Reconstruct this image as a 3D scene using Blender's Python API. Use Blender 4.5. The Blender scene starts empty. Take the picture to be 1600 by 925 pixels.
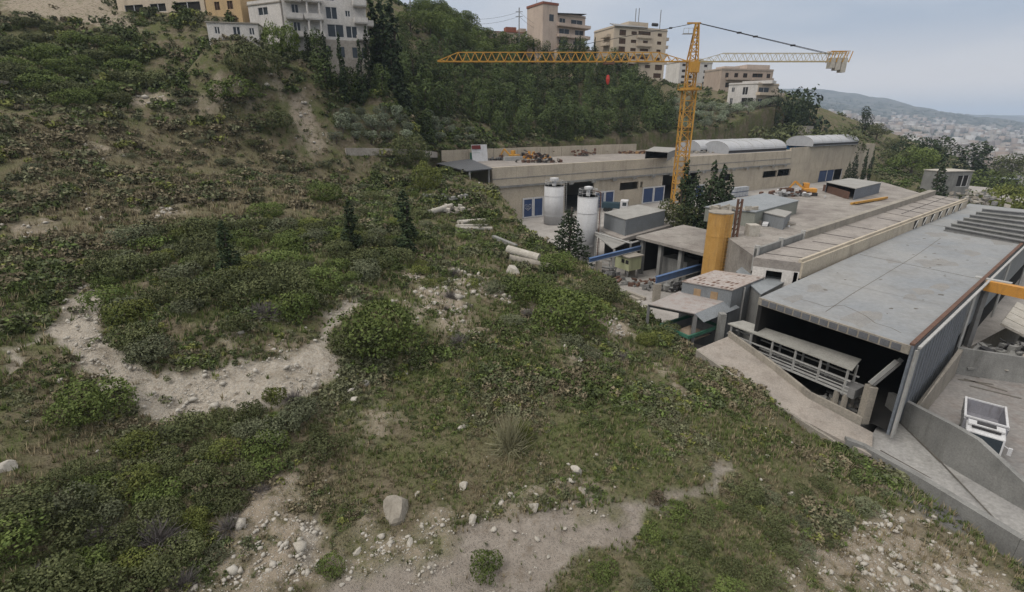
import bpy, math, random
import numpy as np
from mathutils import Vector, Matrix
R = math.radians
scene = bpy.context.scene
col = scene.collection
random.seed(7)
rs = np.random.RandomState(11)

# ------------------------------------------------------------------ camera, sky, sun, exposure
PITCH = 19.3
F = 785.0
cam_data = bpy.data.cameras.new("camera")
cam_data.sensor_width = 36.0
cam_data.lens = 36.0 * F / 1600.0
cam_data.clip_start = 0.3
cam_data.clip_end = 30000
cam = bpy.data.objects.new("camera", cam_data)
cam.rotation_euler = (R(90 - PITCH), 0, 0)
col.objects.link(cam)
scene.camera = cam

SUN_EL, SUN_AZ = 52.0, -125.0          # azimuth measured clockwise from +Y
world = bpy.data.worlds.new("World")
scene.world = world
world.use_nodes = True
wn, wl = world.node_tree.nodes, world.node_tree.links
wn.clear()
wo = wn.new("ShaderNodeOutputWorld")
bg1 = wn.new("ShaderNodeBackground"); bg2 = wn.new("ShaderNodeBackground")
sky = wn.new("ShaderNodeTexSky"); sky.sky_type = 'NISHITA'; sky.sun_disc = False
sky.sun_elevation = R(SUN_EL); sky.sun_rotation = R(SUN_AZ)
sky.dust_density = 4.0; sky.air_density = 1.2
bg1.inputs[1].default_value = 0.10
wl.new(sky.outputs[0], bg1.inputs[0])
tc = wn.new("ShaderNodeTexCoord"); sep = wn.new("ShaderNodeSeparateXYZ")
wl.new(tc.outputs['Generated'], sep.inputs[0])
# overcast deck: flattened noise on the view direction, streaky towards the horizon
dz = wn.new("ShaderNodeMath"); dz.operation = 'MAXIMUM'; dz.inputs[1].default_value = 0.0
wl.new(sep.outputs[2], dz.inputs[0])
dz2 = wn.new("ShaderNodeMath"); dz2.operation = 'ADD'; dz2.inputs[1].default_value = 0.16
wl.new(dz.outputs[0], dz2.inputs[0])
dvx = wn.new("ShaderNodeMath"); dvx.operation = 'DIVIDE'; wl.new(sep.outputs[0], dvx.inputs[0]); wl.new(dz2.outputs[0], dvx.inputs[1])
dvy = wn.new("ShaderNodeMath"); dvy.operation = 'DIVIDE'; wl.new(sep.outputs[1], dvy.inputs[0]); wl.new(dz2.outputs[0], dvy.inputs[1])
cmb = wn.new("ShaderNodeCombineXYZ"); wl.new(dvx.outputs[0], cmb.inputs[0]); wl.new(dvy.outputs[0], cmb.inputs[1])
cn = wn.new("ShaderNodeTexNoise"); cn.inputs['Scale'].default_value = 0.55; cn.inputs['Detail'].default_value = 5; cn.inputs['Roughness'].default_value = 0.5
wl.new(cmb.outputs[0], cn.inputs['Vector'])
ramp = wn.new("ShaderNodeValToRGB")
ramp.color_ramp.elements[0].position = 0.36; ramp.color_ramp.elements[0].color = (0.33, 0.385, 0.475, 1)
ramp.color_ramp.elements[1].position = 0.64; ramp.color_ramp.elements[1].color = (0.50, 0.52, 0.565, 1)
wl.new(cn.outputs['Fac'], ramp.inputs[0])
hz = wn.new("ShaderNodeValToRGB")       # paler, slightly warm band of cloud low over the horizon
hz.color_ramp.elements[0].position = 0.0; hz.color_ramp.elements[0].color = (0.50, 0.52, 0.57, 1)
hz.color_ramp.elements[1].position = 0.16; hz.color_ramp.elements[1].color = (0.0, 0.0, 0.0, 1)
e = hz.color_ramp.elements.new(0.055); e.color = (0.60, 0.575, 0.575, 1)
hzf = wn.new("ShaderNodeValToRGB")
hzf.color_ramp.elements[0].position = 0.035; hzf.color_ramp.elements[0].color = (1, 1, 1, 1)
hzf.color_ramp.elements[1].position = 0.14; hzf.color_ramp.elements[1].color = (0, 0, 0, 1)
hzc = wn.new("ShaderNodeValToRGB")
hzc.color_ramp.elements[0].position = 0.0; hzc.color_ramp.elements[0].color = (0.51, 0.53, 0.57, 1)
hzc.color_ramp.elements[1].position = 0.05; hzc.color_ramp.elements[1].color = (0.63, 0.60, 0.595, 1)
for n in (hzf, hzc): wl.new(dz.outputs[0], n.inputs[0])
wn.remove(hz)
mixc = wn.new("ShaderNodeMix"); mixc.data_type = 'RGBA'
wl.new(hzf.outputs[0], mixc.inputs[0]); wl.new(ramp.outputs[0], mixc.inputs[6]); wl.new(hzc.outputs[0], mixc.inputs[7])
wl.new(mixc.outputs[2], bg2.inputs[0])
zb = wn.new("ShaderNodeMapRange"); zb.inputs[1].default_value = 0.25; zb.inputs[2].default_value = 0.9; zb.inputs[3].default_value = 0.90; zb.inputs[4].default_value = 2.0
wl.new(sep.outputs[2], zb.inputs[0]); wl.new(zb.outputs[0], bg2.inputs[1])   # an overcast sky is brightest overhead
zc = wn.new("ShaderNodeMapRange"); zc.inputs[1].default_value = 0.22; zc.inputs[2].default_value = 0.5
wl.new(sep.outputs[2], zc.inputs[0])
mixz = wn.new("ShaderNodeMix"); mixz.data_type = 'RGBA'; mixz.inputs[7].default_value = (0.47, 0.452, 0.43, 1)
wl.new(zc.outputs[0], mixz.inputs[0]); wl.new(mixc.outputs[2], mixz.inputs[6]); wl.new(mixz.outputs[2], bg2.inputs[0])
mixs = wn.new("ShaderNodeMixShader"); mixs.inputs[0].default_value = 0.92
wl.new(bg1.outputs[0], mixs.inputs[1]); wl.new(bg2.outputs[0], mixs.inputs[2]); wl.new(mixs.outputs[0], wo.inputs[0])

sun_d = bpy.data.lights.new("sun", 'SUN'); sun_d.energy = 1.4; sun_d.angle = R(28); sun_d.color = (1.0, 0.95, 0.88)
sun = bpy.data.objects.new("sun", sun_d)
sun.rotation_euler = (R(90 - SUN_EL), 0, R(180 - SUN_AZ) )
sdir = Vector((math.sin(R(SUN_AZ)) * math.cos(R(SUN_EL)), math.cos(R(SUN_AZ)) * math.cos(R(SUN_EL)), math.sin(R(SUN_EL))))
sun.rotation_euler = sdir.to_track_quat('Z', 'Y').to_euler()
col.objects.link(sun)
scene.view_settings.view_transform = 'Standard'
scene.view_settings.look = 'None'
scene.view_settings.exposure = 0.48
scene.view_settings.gamma = 1.0
scene.render.engine = 'CYCLES'
scene.cycles.use_denoising = True
scene.cycles.max_bounces = 6
scene.cycles.diffuse_bounces = 2
scene.cycles.glossy_bounces = 2
scene.cycles.volume_bounces = 0
scene.cycles.transparent_max_bounces = 4

# ------------------------------------------------------------------ survey: directions from the drone to world points
SP, CP = math.sin(R(PITCH)), math.cos(R(PITCH))
def ray(u, v):
    a = (u - 800) / F; b = (462.5 - v) / F
    return np.array((a, CP + b * SP, -SP + b * CP))
def D(u, v, d): return ray(u, v) * d
def P(u, v, z):
    r = ray(u, v); return r * (z / r[2])

# ------------------------------------------------------------------ terrain height
CTRL = """0,925,16 0,780,19.5 0,690,23 0,600,27 0,500,33 0,400,42 0,300,53 0,200,66 0,100,82 0,30,95 -150,40,95 -150,400,38 -150,925,14 -150,650,23
150,925,17 150,780,21 150,690,25 150,520,33 150,430,40 150,300,56 150,200,72 150,100,86 150,28,100
300,925,18 300,780,22.5 300,660,27 300,600,29 300,500,33 300,400,44 300,300,62 300,200,80 300,120,90 360,62,86 326,58,85 405,64,86.5 370,40,97 200,25,103 320,23,99 448,72,93 510,86,93 575,92,96 520,60,112 440,40,105
450,925,18.5 450,800,22 450,700,25.5 450,600,29.5 450,520,33.5 450,400,46 450,300,66 450,220,84 450,130,94 500,92,97
600,925,19 600,780,23.5 600,700,26.5 600,600,31 600,500,37.5 600,400,50 600,320,72 600,270,90 560,240,101 520,180,106
640,240,107 680,232,120 700,210,126 600,190,118 600,110,125 720,150,140 700,60,160 640,20,150
800,925,19.5 800,780,24 800,700,27 800,600,31.5 800,500,41 800,440,50 800,400,60 740,350,74 700,300,84 720,420,53
760,225,128 850,222,136 950,220,146 1050,218,156 1150,214,165 850,150,160 820,90,180 760,62,190 950,105,205 950,112,176 1000,122,182 1036,124,186 1060,150,198 955,118,178 868,96,172 935,98,174 912,92,185 1000,112,205 757,71,178 822,74,182
1000,925,18.5 1000,850,21 1000,780,23.5 1000,700,27.5 1000,600,34 1000,540,41 930,480,46.5 930,440,56 880,405,66
1100,925,19 1100,800,23.5 1100,700,28 1100,600,36 1100,552,41.5 1180,605,37.5 1250,655,35 1350,712,32.5
1200,925,20 1200,800,24.5 1200,700,29 1300,925,21 1300,800,26 1300,730,29.5
1400,925,22 1400,850,25 1400,740,31.5 1480,792,28.3 1500,900,23.5 1600,925,22.5 1600,885,24.2 1750,1000,21
1058,143,250 1108,143,256 1120,165,192 1135,166,186 1180,170,184 1212,166,186 1160,160,200 1124,142,215 1204,141,220 1250,172,195 1150,190,176 1060,185,172 1300,188,205 1370,208,225 1440,228,238 1520,262,240 1600,305,235 1750,400,180
1200,200,172 1300,214,190 1380,262,195 1450,290,150 1530,310,125 1600,335,118 1750,420,110
1300,196,330 1450,262,330 1600,300,420 1400,250,450 1700,330,420 1250,180,330
1400,236,800 1600,284,650 1500,262,650 1700,290,650 1400,210,1400 1500,225,1300 1600,240,1300 1750,250,1300 1300,190,1500
1300,172,2600 1400,190,2600 1500,201,2600 1600,207,2600 1750,215,2600
1180,140,4300 1250,138,4300 1300,143,4300 1350,150,4300 1400,160,4300 1440,172,4200 1500,187,4200 1600,197,4200 1750,200,4200
1250,185,8500 1600,189,8500 1750,189,8500 1000,187,8500
1000,150,700 800,120,700 500,60,500 200,-20,400 0,-100,300 -150,-100,300 800,170,4000 400,150,4000 0,120,4000"""
cp = []
for t in CTRL.split():
    u, v, d = map(float, t.split(','))
    cp.append(D(u, v, d))
cp = np.array(cp)
extra = np.array([(0, 5, -15.5), (-8, 4, -14.8), (8, 4, -16.5), (20, 5, -20), (-25, 0, -11), (0, -8, -15), (0, -60, -16), (-60, -40, 8), (-60, 10, 9), (60, -40, -22),
                  (-400, -300, 60), (400, -300, -60), (0, -600, 0), (90, 40, -20.6), (60, 15, -20.6), (120, 60, -21), (80, 5, -21), (-4000, 0, 200), (4000, 0, -20), (0, -5000, 50), (900, 200, -70)], float)
cp = np.vstack((cp, extra))
def warp(x, y):
    r = np.sqrt(x * x + y * y) + 3.0
    return np.arctan2(x, y), np.log(r), r
ct, cl, cr = warp(cp[:, 0], cp[:, 1])
EPS = 0.06
def phi(t1, l1):
    dt = t1[:, None] - ct[None]
    dt = (dt + np.pi) % (2 * np.pi) - np.pi
    return np.sqrt(dt * dt + (l1[:, None] - cl[None]) ** 2 + EPS * EPS)
A = phi(ct, cl); n = len(ct)
M = np.zeros((n + 1, n + 1)); M[:n, :n] = A - 0.004 * np.eye(n); M[:n, n] = 1; M[n, :n] = 1
SOL = np.linalg.solve(M, np.append(cp[:, 2] / cr, 0))

def lattice(ix, iy, s):
    h = (ix.astype(np.int64) * 374761393 + iy.astype(np.int64) * 668265263 + s * 974634777) & 0x7fffffff
    h = (h ^ (h >> 13)) * 1274126177 & 0x7fffffff
    h = h ^ (h >> 16)
    return (h & 0xffff) / 65535.0
def vnoise(x, y, s=0):
    ix = np.floor(x); iy = np.floor(y); fx = x - ix; fy = y - iy
    fx = fx * fx * (3 - 2 * fx); fy = fy * fy * (3 - 2 * fy)
    a = lattice(ix, iy, s); b = lattice(ix + 1, iy, s); c = lattice(ix, iy + 1, s); d = lattice(ix + 1, iy + 1, s)
    return (a * (1 - fx) + b * fx) * (1 - fy) + (c * (1 - fx) + d * fx) * fy
def fbm(x, y, s=0, o=4):
    v = 0; a = .5; t = 0
    for i in range(o):
        v = v + a * vnoise(x, y, s + i); t += a; a *= .5; x = x * 2.03 + 7.1; y = y * 2.03 + 3.7
    return v / t

def inside(poly, x, y):
    poly = np.asarray(poly)[:, :2]; r = np.zeros(x.shape, bool); j = len(poly) - 1
    for i in range(len(poly)):
        xi, yi = poly[i]; xj, yj = poly[j]
        c = ((yi > y) != (yj > y)) & (x < (xj - xi) * (y - yi) / (yj - yi + 1e-12) + xi)
        r ^= c; j = i
    return r
def edge_dist(poly, x, y):
    poly = np.asarray(poly)[:, :2]; best = np.full(x.shape, 1e9)
    for i in range(len(poly)):
        a = poly[i]; b = poly[(i + 1) % len(poly)]; ab = b - a
        t = np.clip(((x - a[0]) * ab[0] + (y - a[1]) * ab[1]) / (ab @ ab + 1e-9), 0, 1)
        best = np.minimum(best, np.hypot(x - a[0] - t * ab[0], y - a[1] - t * ab[1]))
    return best
def smooth(a, b, x):
    t = np.clip((x - a) / (b - a), 0, 1); return t * t * (3 - 2 * t)

HL = P(768, 262, -9.0); HR = P(1367, 228, -9.0)           # long hall: front wall line
adir = (HR - HL)[:2]; adir = adir / np.linalg.norm(adir); ndir = np.array((-adir[1], adir[0]))   # ndir points to the hill behind
HBL = HL[:2] + ndir * 22.8; HBR = HR[:2] + ndir * 22.8
EDGE = [D(*t)[:2] for t in ((735, 318, 101), (768, 348, 99), (800, 365, 85), (832, 388, 72), (885, 408, 67), (925, 432, 62), (955, 458, 57), (1000, 492, 50), (1030, 512, 46),
                            (1085, 545, 41.5), (1100, 548, 41.2), (1180, 604, 37.3), (1250, 654, 34.6), (1350, 712, 32.2), (1400, 742, 31.2), (1480, 792, 28.1), (1600, 873, 24.0), (1750, 980, 21))]
PAD = [HBL + (-2, 0.5), HBR + ndir, HR[:2] + adir * 3, (112, 160), (84, 112), (100, 98), (125, 80), (110, 20), (60, 2), (34, 4)] + EDGE[::-1] + [HL[:2] - adir * 13 - ndir * 0, HBL - adir * 11]
PAD = np.array([tuple(p) for p in PAD])

def H(x, y, detail=True):
    x = np.atleast_1d(np.asarray(x, float)); y = np.atleast_1d(np.asarray(y, float))
    out = np.empty(x.shape)
    for s in range(0, len(x), 40000):
        xs, ys = x[s:s + 40000], y[s:s + 40000]
        t, l, r = warp(xs, ys)
        z = (phi(t, l) @ SOL[:n] + SOL[n]) * r
        out[s:s + 40000] = z
    rr = np.hypot(x, y)
    if detail:
        amp = smooth(3, 20, rr)
        out = out + amp * ((fbm(x / 7.0, y / 7.0, 5, 4) - .5) * 1.5 * (1 - .3 * smooth(100, 200, rr)) + (fbm(x / 1.3, y / 1.3, 9, 3) - .5) * .42)
        out = out + smooth(600, 2500, rr) * (fbm(x / 260., y / 260., 3, 4) - .5) * 55
    cap = 250 - 190 * smooth(5000, 9000, rr); out = np.where(rr > 300, np.minimum(out, cap), out)
    near = rr < 320
    if near.any():
        xn, yn = x[near], y[near]
        ins = inside(PAD, xn, yn); d = edge_dist(PAD, xn, yn)
        k = np.where(ins, smooth(0.0, 0.8, d), 0)
        out[near] = out[near] * (1 - k) + np.minimum(out[near], -23.2) * k
    return out
def T(u, v, tmin=8, tmax=9000):
    r = ray(u, v); t = np.geomspace(tmin, tmax, 900)
    h = H(r[0] * t, r[1] * t); b = (r[2] * t) < h
    if not b.any(): return r * 300
    i = int(np.argmax(b)); i = max(i, 1)
    g0 = r[2] * t[i - 1] - h[i - 1]; g1 = r[2] * t[i] - h[i]
    tt = t[i - 1] + (t[i] - t[i - 1]) * g0 / (g0 - g1 + 1e-9)
    return r * tt
def TT(pts): return [T(u, v)[:2] for u, v in pts]
def hz(x, y): return float(H([x], [y])[0])
# ------------------------------------------------------------------ object helpers
def tag(o, label=None, cat=None, group=None, kind=None):
    if label: o['label'] = label
    if cat: o['category'] = cat
    if group: o['group'] = group
    if kind: o['kind'] = kind
    return o
def thing(name, label, cat, loc=(0, 0, 0), group=None, rz=0):
    o = bpy.data.objects.new(name, None); o.empty_display_size = 0.5
    o.location = tuple(float(c) for c in loc); o.rotation_euler = (0, 0, rz); col.objects.link(o)
    return tag(o, label, cat, group)
def children(o): return [c for c in col.objects if c.parent == o]
def copy_tree(o, kids=None):
    if kids is None: kids = KIDS.get(o.name, [])
    c = o.copy(); col.objects.link(c)
    lst = []
    for ch in kids:
        d = ch.copy(); d.parent = c; col.objects.link(d); lst.append(d)
        for g in KIDS.get(ch.name, []):
            e_ = g.copy(); e_.parent = d; col.objects.link(e_)
    return c
KIDS = {}
def v3(p): return np.array((p[0], p[1], p[2]), float)
class MB:
    def __init__(s): s.v = []; s.f = []
    def add(s, vs, fs):
        o = len(s.v); s.v += [tuple(map(float, p)) for p in vs]; s.f += [tuple(i + o for i in f) for f in fs]; return s
    def prism(s, pts, z0, z1):
        """footprint points (x,y), z0/z1 scalars or per-vertex lists"""
        n_ = len(pts); area = sum(pts[i][0] * pts[(i + 1) % n_][1] - pts[(i + 1) % n_][0] * pts[i][1] for i in range(n_))
        a = z0 if hasattr(z0, '__len__') else [z0] * n_; b = z1 if hasattr(z1, '__len__') else [z1] * n_
        pts = [(p[0], p[1]) for p in pts]; a = list(a); b = list(b)
        if area < 0: pts = pts[::-1]; a = a[::-1]; b = b[::-1]
        vs = [(p[0], p[1], z) for p, z in zip(pts, a)] + [(p[0], p[1], z) for p, z in zip(pts, b)]
        fs = [tuple(range(n_))[::-1], tuple(range(n_, 2 * n_))] + [(i, (i + 1) % n_, n_ + (i + 1) % n_, n_ + i) for i in range(n_)]
        return s.add(vs, fs)
    def obox(s, c, ax, ay, az, hx, hy, hz_):
        c = v3(c); ax, ay, az = [v3(a) for a in (ax, ay, az)]
        vs = [c + ax * hx * i + ay * hy * j + az * hz_ * k for k in (-1, 1) for j in (-1, 1) for i in (-1, 1)]
        return s.add(vs, [(0, 2, 3, 1), (4, 5, 7, 6), (0, 1, 5, 4), (2, 6, 7, 3), (0, 4, 6, 2), (1, 3, 7, 5)])
    def box(s, x0, x1, y0, y1, z0, z1):
        return s.obox(((x0 + x1) / 2, (y0 + y1) / 2, (z0 + z1) / 2), (1, 0, 0), (0, 1, 0), (0, 0, 1), (x1 - x0) / 2, (y1 - y0) / 2, (z1 - z0) / 2)
    def beam(s, p, q, w, h=None, up=(0, 0, 1)):
        p = v3(p); q = v3(q); h = h or w; d = q - p; L = np.linalg.norm(d); d = d / L; up = v3(up)
        if abs(d @ up) > .98: up = v3((1, 0, 0))
        sd = np.cross(d, up); sd /= np.linalg.norm(sd); u2 = np.cross(sd, d)
        return s.obox((p + q) / 2, d, sd, u2, L / 2, w / 2, h / 2)
    def tube(s, p, q, r, r2=None, n=12, cap=True):
        p = v3(p); q = v3(q); r2 = r if r2 is None else r2; d = q - p; d = d / np.linalg.norm(d)
        up = v3((0, 0, 1)) if abs(d[2]) < .95 else v3((1, 0, 0)); a = np.cross(d, up); a /= np.linalg.norm(a); b = np.cross(d, a)
        vs = []
        for c, rr in ((p, r), (q, r2)):
            for i in range(n):
                t = 2 * math.pi * i / n; vs.append(c + (a * math.cos(t) + b * math.sin(t)) * rr)
        fs = [(i, (i + 1) % n, n + (i + 1) % n, n + i) for i in range(n)]
        if cap: fs += [tuple(range(n))[::-1], tuple(range(n, 2 * n))]
        return s.add(vs, fs)
    def path(s, pts, r, n=6):
        for a, b in zip(pts[:-1], pts[1:]): s.tube(a, b, r, n=n)
        return s
    def lathe(s, c, prof, n=24):
        vs = []; c = v3(c)
        for r_, z_ in prof:
            for i in range(n):
                t = 2 * math.pi * i / n; vs.append((c[0] + r_ * math.cos(t), c[1] + r_ * math.sin(t), c[2] + z_))
        fs = []
        for k in range(len(prof) - 1):
            fs += [(k * n + i, k * n + (i + 1) % n, (k + 1) * n + (i + 1) % n, (k + 1) * n + i) for i in range(n)]
        fs += [tuple(range(n))[::-1], tuple(range((len(prof) - 1) * n, len(prof) * n))]
        return s.add(vs, fs)
    def quad3(s, pts, th=0.06):
        """thin slab through 4 world points, thickness downwards"""
        pts = [v3(p) for p in pts]; nn = np.cross(pts[1] - pts[0], pts[2] - pts[0]); nn /= np.linalg.norm(nn)
        if nn[2] < 0: pts = pts[::-1]; nn = -nn
        k = len(pts); vs = [p - nn * th for p in pts] + pts
        return s.add(vs, [tuple(range(k))[::-1], tuple(range(k, 2 * k))] + [(i, (i + 1) % k, k + (i + 1) % k, k + i) for i in range(k)])
    def build(s, name, mat, parent=None, smooth_=False, bevel=0):
        return mesh_obj(name, np.array(s.v, float), s.f, mat, parent, smooth_, bevel)
def mesh_obj(name, v, f, mat, parent=None, smooth_=False, bevel=0):
    me = bpy.data.meshes.new(name)
    off = np.zeros(3); root = parent
    while root is not None and root.parent is not None: root = root.parent
    if root is not None: off = np.array(root.location[:])
    w = v - off if len(v) else v
    me.from_pydata([tuple(p) for p in w], [], f); me.validate(verbose=False); me.update()
    if smooth_: me.polygons.foreach_set('use_smooth', [True] * len(me.polygons))
    mats = mat if isinstance(mat, (list, tuple)) else [mat]
    for m_ in mats: me.materials.append(m_)
    o = bpy.data.objects.new(name, me); col.objects.link(o)
    if parent is not None:
        o.parent = parent; KIDS.setdefault(parent.name, []).append(o)
    if bevel:
        md = o.modifiers.new('bevel', 'BEVEL'); md.width = bevel; md.segments = 1; md.limit_method = 'ANGLE'
    return o
def np_mesh(name, V, Fq, mat, tint=None, parent=None, tri=False):
    me = bpy.data.meshes.new(name); k = 3 if tri else 4
    me.vertices.add(len(V)); me.vertices.foreach_set('co', V.astype(np.float32).ravel())
    me.loops.add(len(Fq) * k); me.loops.foreach_set('vertex_index', Fq.astype(np.int32).ravel())
    me.polygons.add(len(Fq)); me.polygons.foreach_set('loop_start', np.arange(0, len(Fq) * k, k, dtype=np.int32))
    try: me.polygons.foreach_set('loop_total', np.full(len(Fq), k, dtype=np.int32))
    except Exception: pass
    me.update(calc_edges=True)
    if tint is not None:
        for nm, arr in tint.items():
            arr = np.asarray(arr, np.float32)
            if arr.ndim == 1:
                at = me.attributes.new(nm, 'FLOAT', 'POINT'); at.data.foreach_set('value', arr)
            else:
                at = me.attributes.new(nm, 'FLOAT_COLOR', 'POINT'); at.data.foreach_set('color', np.c_[arr, np.ones(len(arr), np.float32)].ravel())
    me.materials.append(mat)
    if parent == 'mesh': return me
    o = bpy.data.objects.new(name, me); col.objects.link(o)
    if parent is not None:
        o.parent = parent; KIDS.setdefault(parent.name, []).append(o)
    return o

# ------------------------------------------------------------------ materials
MATS = {}
def newmat(name):
    m = bpy.data.materials.new(name); m.use_nodes = True; m.node_tree.nodes.clear(); MATS[name] = m
    nt = m.node_tree; out = nt.nodes.new("ShaderNodeOutputMaterial"); bs = nt.nodes.new("ShaderNodeBsdfPrincipled")
    nt.links.new(bs.outputs[0], out.inputs[0]); return m, nt, bs
def N(nt, t, **kw):
    n_ = nt.nodes.new("ShaderNode" + t)
    for k, v in kw.items():
        if k in ('operation', 'data_type', 'blend_type', 'feature', 'distance', 'attribute_name', 'bands_direction', 'wave_type'): setattr(n_, k, v)
        else: n_.inputs[k.replace('_', ' ')].default_value = v
    return n_
def rampn(nt, src, stops):
    r_ = nt.nodes.new("ShaderNodeValToRGB"); cr_ = r_.color_ramp
    cr_.elements[0].position = stops[0][0]; cr_.elements[0].color = (*stops[0][1], 1)
    cr_.elements[1].position = stops[-1][0]; cr_.elements[1].color = (*stops[-1][1], 1)
    for p_, c_ in stops[1:-1]:
        e_ = cr_.elements.new(p_); e_.color = (*c_, 1)
    nt.links.new(src, r_.inputs[0]); return r_.outputs[0]
def mixn(nt, fac, a, b, bt='MIX'):
    m_ = nt.nodes.new("ShaderNodeMix"); m_.data_type = 'RGBA'; m_.blend_type = bt
    for i, x in ((0, fac), (6, a), (7, b)):
        if hasattr(x, 'links') or hasattr(x, 'is_linked'): nt.links.new(x, m_.inputs[i])
        elif i == 0: m_.inputs[0].default_value = x
        else: m_.inputs[i].default_value = (*x, 1)
    return m_.outputs[2]
def noise(nt, vec, scale, detail=4, rough=.55):
    n_ = nt.nodes.new("ShaderNodeTexNoise"); n_.inputs['Scale'].default_value = scale; n_.inputs['Detail'].default_value = detail; n_.inputs['Roughness'].default_value = rough
    if vec is not None: nt.links.new(vec, n_.inputs['Vector'])
    return n_.outputs['Fac']
def coords(nt, scale=(1, 1, 1), kind='Object'):
    t_ = nt.nodes.new("ShaderNodeTexCoord"); m_ = nt.nodes.new("ShaderNodeMapping"); m_.inputs['Scale'].default_value = scale
    nt.links.new(t_.outputs[kind], m_.inputs[0]); return m_.outputs[0]
def surf(name, c, c2=None, dirt=None, dirtamt=.5, rough=.8, metal=0, scale=.6, streak=True, bump=.1, corr=None, grain=.25):
    """weathered painted / concrete / metal surface"""
    m, nt, bs = newmat(name); c2 = c2 or tuple(x * .82 for x in c); dirt = dirt or tuple(x * .45 for x in c)
    co = coords(nt)
    f1 = noise(nt, co, scale, 6, .62)
    base = mixn(nt, rampf(nt, f1, .35, .65), c, c2)
    f2 = noise(nt, coords(nt, (1, 1, .18) if streak else (1, 1, 1)), scale * 2.6, 6, .68)
    base = mixn(nt, scl(nt, rampf(nt, f2, .50, .78), dirtamt), base, dirt)
    f3 = noise(nt, co, scale * 22, 3, .6)
    g_ = rampn(nt, f3, [(.25, (1 - grain,) * 3), (.75, (1 + grain * .6,) * 3)])
    base = mixn(nt, 1.0, base, g_, 'MULTIPLY')
    nt.links.new(base, bs.inputs['Base Color']); bs.inputs['Roughness'].default_value = rough; bs.inputs['Metallic'].default_value = metal
    try: bs.inputs['Specular IOR Level'].default_value = .3
    except Exception: pass
    h_ = f3
    if corr:
        t_ = nt.nodes.new("ShaderNodeTexWave"); t_.bands_direction = corr[0]; t_.inputs['Scale'].default_value = corr[1]
        mp = coords(nt, (1, 1, 1)); rt = nt.nodes.new("ShaderNodeMapping"); rt.inputs['Rotation'].default_value = (0, 0, corr[2] if len(corr) > 2 else 0)
        nt.links.new(mp, rt.inputs[0]); nt.links.new(rt.outputs[0], t_.inputs['Vector']); h_ = t_.outputs['Fac']
    bp = nt.nodes.new("ShaderNodeBump"); bp.inputs['Strength'].default_value = bump; bp.inputs['Distance'].default_value = .05
    nt.links.new(h_, bp.inputs['Height']); nt.links.new(bp.outputs[0], bs.inputs['Normal'])
    return m
def rampf(nt, src, a, b):
    m_ = nt.nodes.new("ShaderNodeMapRange"); m_.inputs[1].default_value = a; m_.inputs[2].default_value = b; m_.clamp = True
    nt.links.new(src, m_.inputs[0]); return m_.outputs[0]
def scl(nt, src, k):
    m_ = nt.nodes.new("ShaderNodeMath"); m_.operation = 'MULTIPLY'; m_.inputs[1].default_value = k; nt.links.new(src, m_.inputs[0]); return m_.outputs[0]

concrete = surf('concrete', (.33, .30, .255), (.25, .23, .20), (.11, .10, .09), .7, .9, 0, .35)
beige_wall = surf('beige_concrete', (.47, .415, .33), (.39, .345, .28), (.17, .145, .115), .6, .9, 0, .25)
grey_conc = surf('grey_concrete', (.25, .25, .24), (.18, .18, .175), (.08, .08, .075), .6, .9, 0, .5)
dusty_floor = surf('dusty_concrete', (.36, .34, .32), (.27, .255, .24), (.13, .12, .11), .6, .95, 0, .3, False)
road_conc = surf('ramp_concrete', (.33, .325, .31), (.26, .255, .25), (.11, .105, .10), .7, .9, 0, .25, False)
path_conc = surf('pink_concrete', (.34, .305, .27), (.27, .245, .22), (.14, .11, .09), .6, .95, 0, .4, False)
yard_soil = surf('packed_yard', (.27, .25, .235), (.20, .195, .19), (.15, .105, .085), .7, .95, 0, .16, False)
roof_grey = surf('roof_membrane', (.262, .266, .265), (.215, .23, .245), (.16, .15, .135), .55, .85, 0, .13, False, grain=.16)
roof_slab = surf('roof_slabs', (.31, .285, .26), (.24, .22, .205), (.12, .10, .09), .7, .95, 0, .3, False)
roof_dirty = surf('roof_dirty', (.30, .28, .255), (.20, .18, .165), (.10, .085, .075), .8, .95, 0, .22, False)
metal_roof = surf('metal_roof', (.27, .29, .31), (.23, .25, .265), (.14, .14, .14), .5, .55, .1, .4, False, .25, ('X', 9.0, .96))
metal_roof_pale = surf('pale_metal_roof', (.33, .325, .31), (.27, .265, .25), (.15, .13, .11), .5, .7, .05, .5, False, .25, ('X', 9.0, .96))
rusty_roof = surf('rusty_roof', (.40, .375, .36), (.33, .28, .25), (.13, .06, .045), 1.0, .85, 0, 1.1, False, .25, ('X', 9.0, .96))
grey_panel = surf('grey_cladding', (.22, .235, .25), (.19, .205, .22), (.11, .11, .11), .5, .6, .05, .5, True, .2, ('X', 8.0, 0))
blue_panel = surf('blue_grey_cladding', (.165, .185, .215), (.14, .155, .18), (.09, .10, .12), .5, .6, .05, .3, True, .2, ('X', 8.0, 0))
white_paint = surf('white_paint', (.58, .585, .60), (.5, .5, .51), (.24, .22, .20), .5, .55, 0, .6)
silo_white = surf('silo_white', (.50, .505, .52), (.45, .455, .47), (.32, .30, .28), .4, .8, 0, .5)
silo_yellow = surf('silo_ochre', (.52, .31, .10), (.45, .25, .07), (.26, .15, .07), .7, .6, 0, .8)
crane_yellow = surf('crane_yellow', (.52, .29, .05), (.44, .23, .05), (.17, .09, .04), .6, .6, 0, 1.2)
rust = surf('rust', (.15, .085, .06), (.11, .065, .05), (.05, .03, .025), .6, .9, 0, 2)
steel = surf('grey_steel', (.24, .24, .24), (.19, .19, .19), (.09, .075, .06), .5, .6, .2, 2)
pale_steel = surf('pale_steel', (.42, .42, .41), (.34, .34, .33), (.15, .12, .10), .5, .6, .1, 2)
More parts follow.
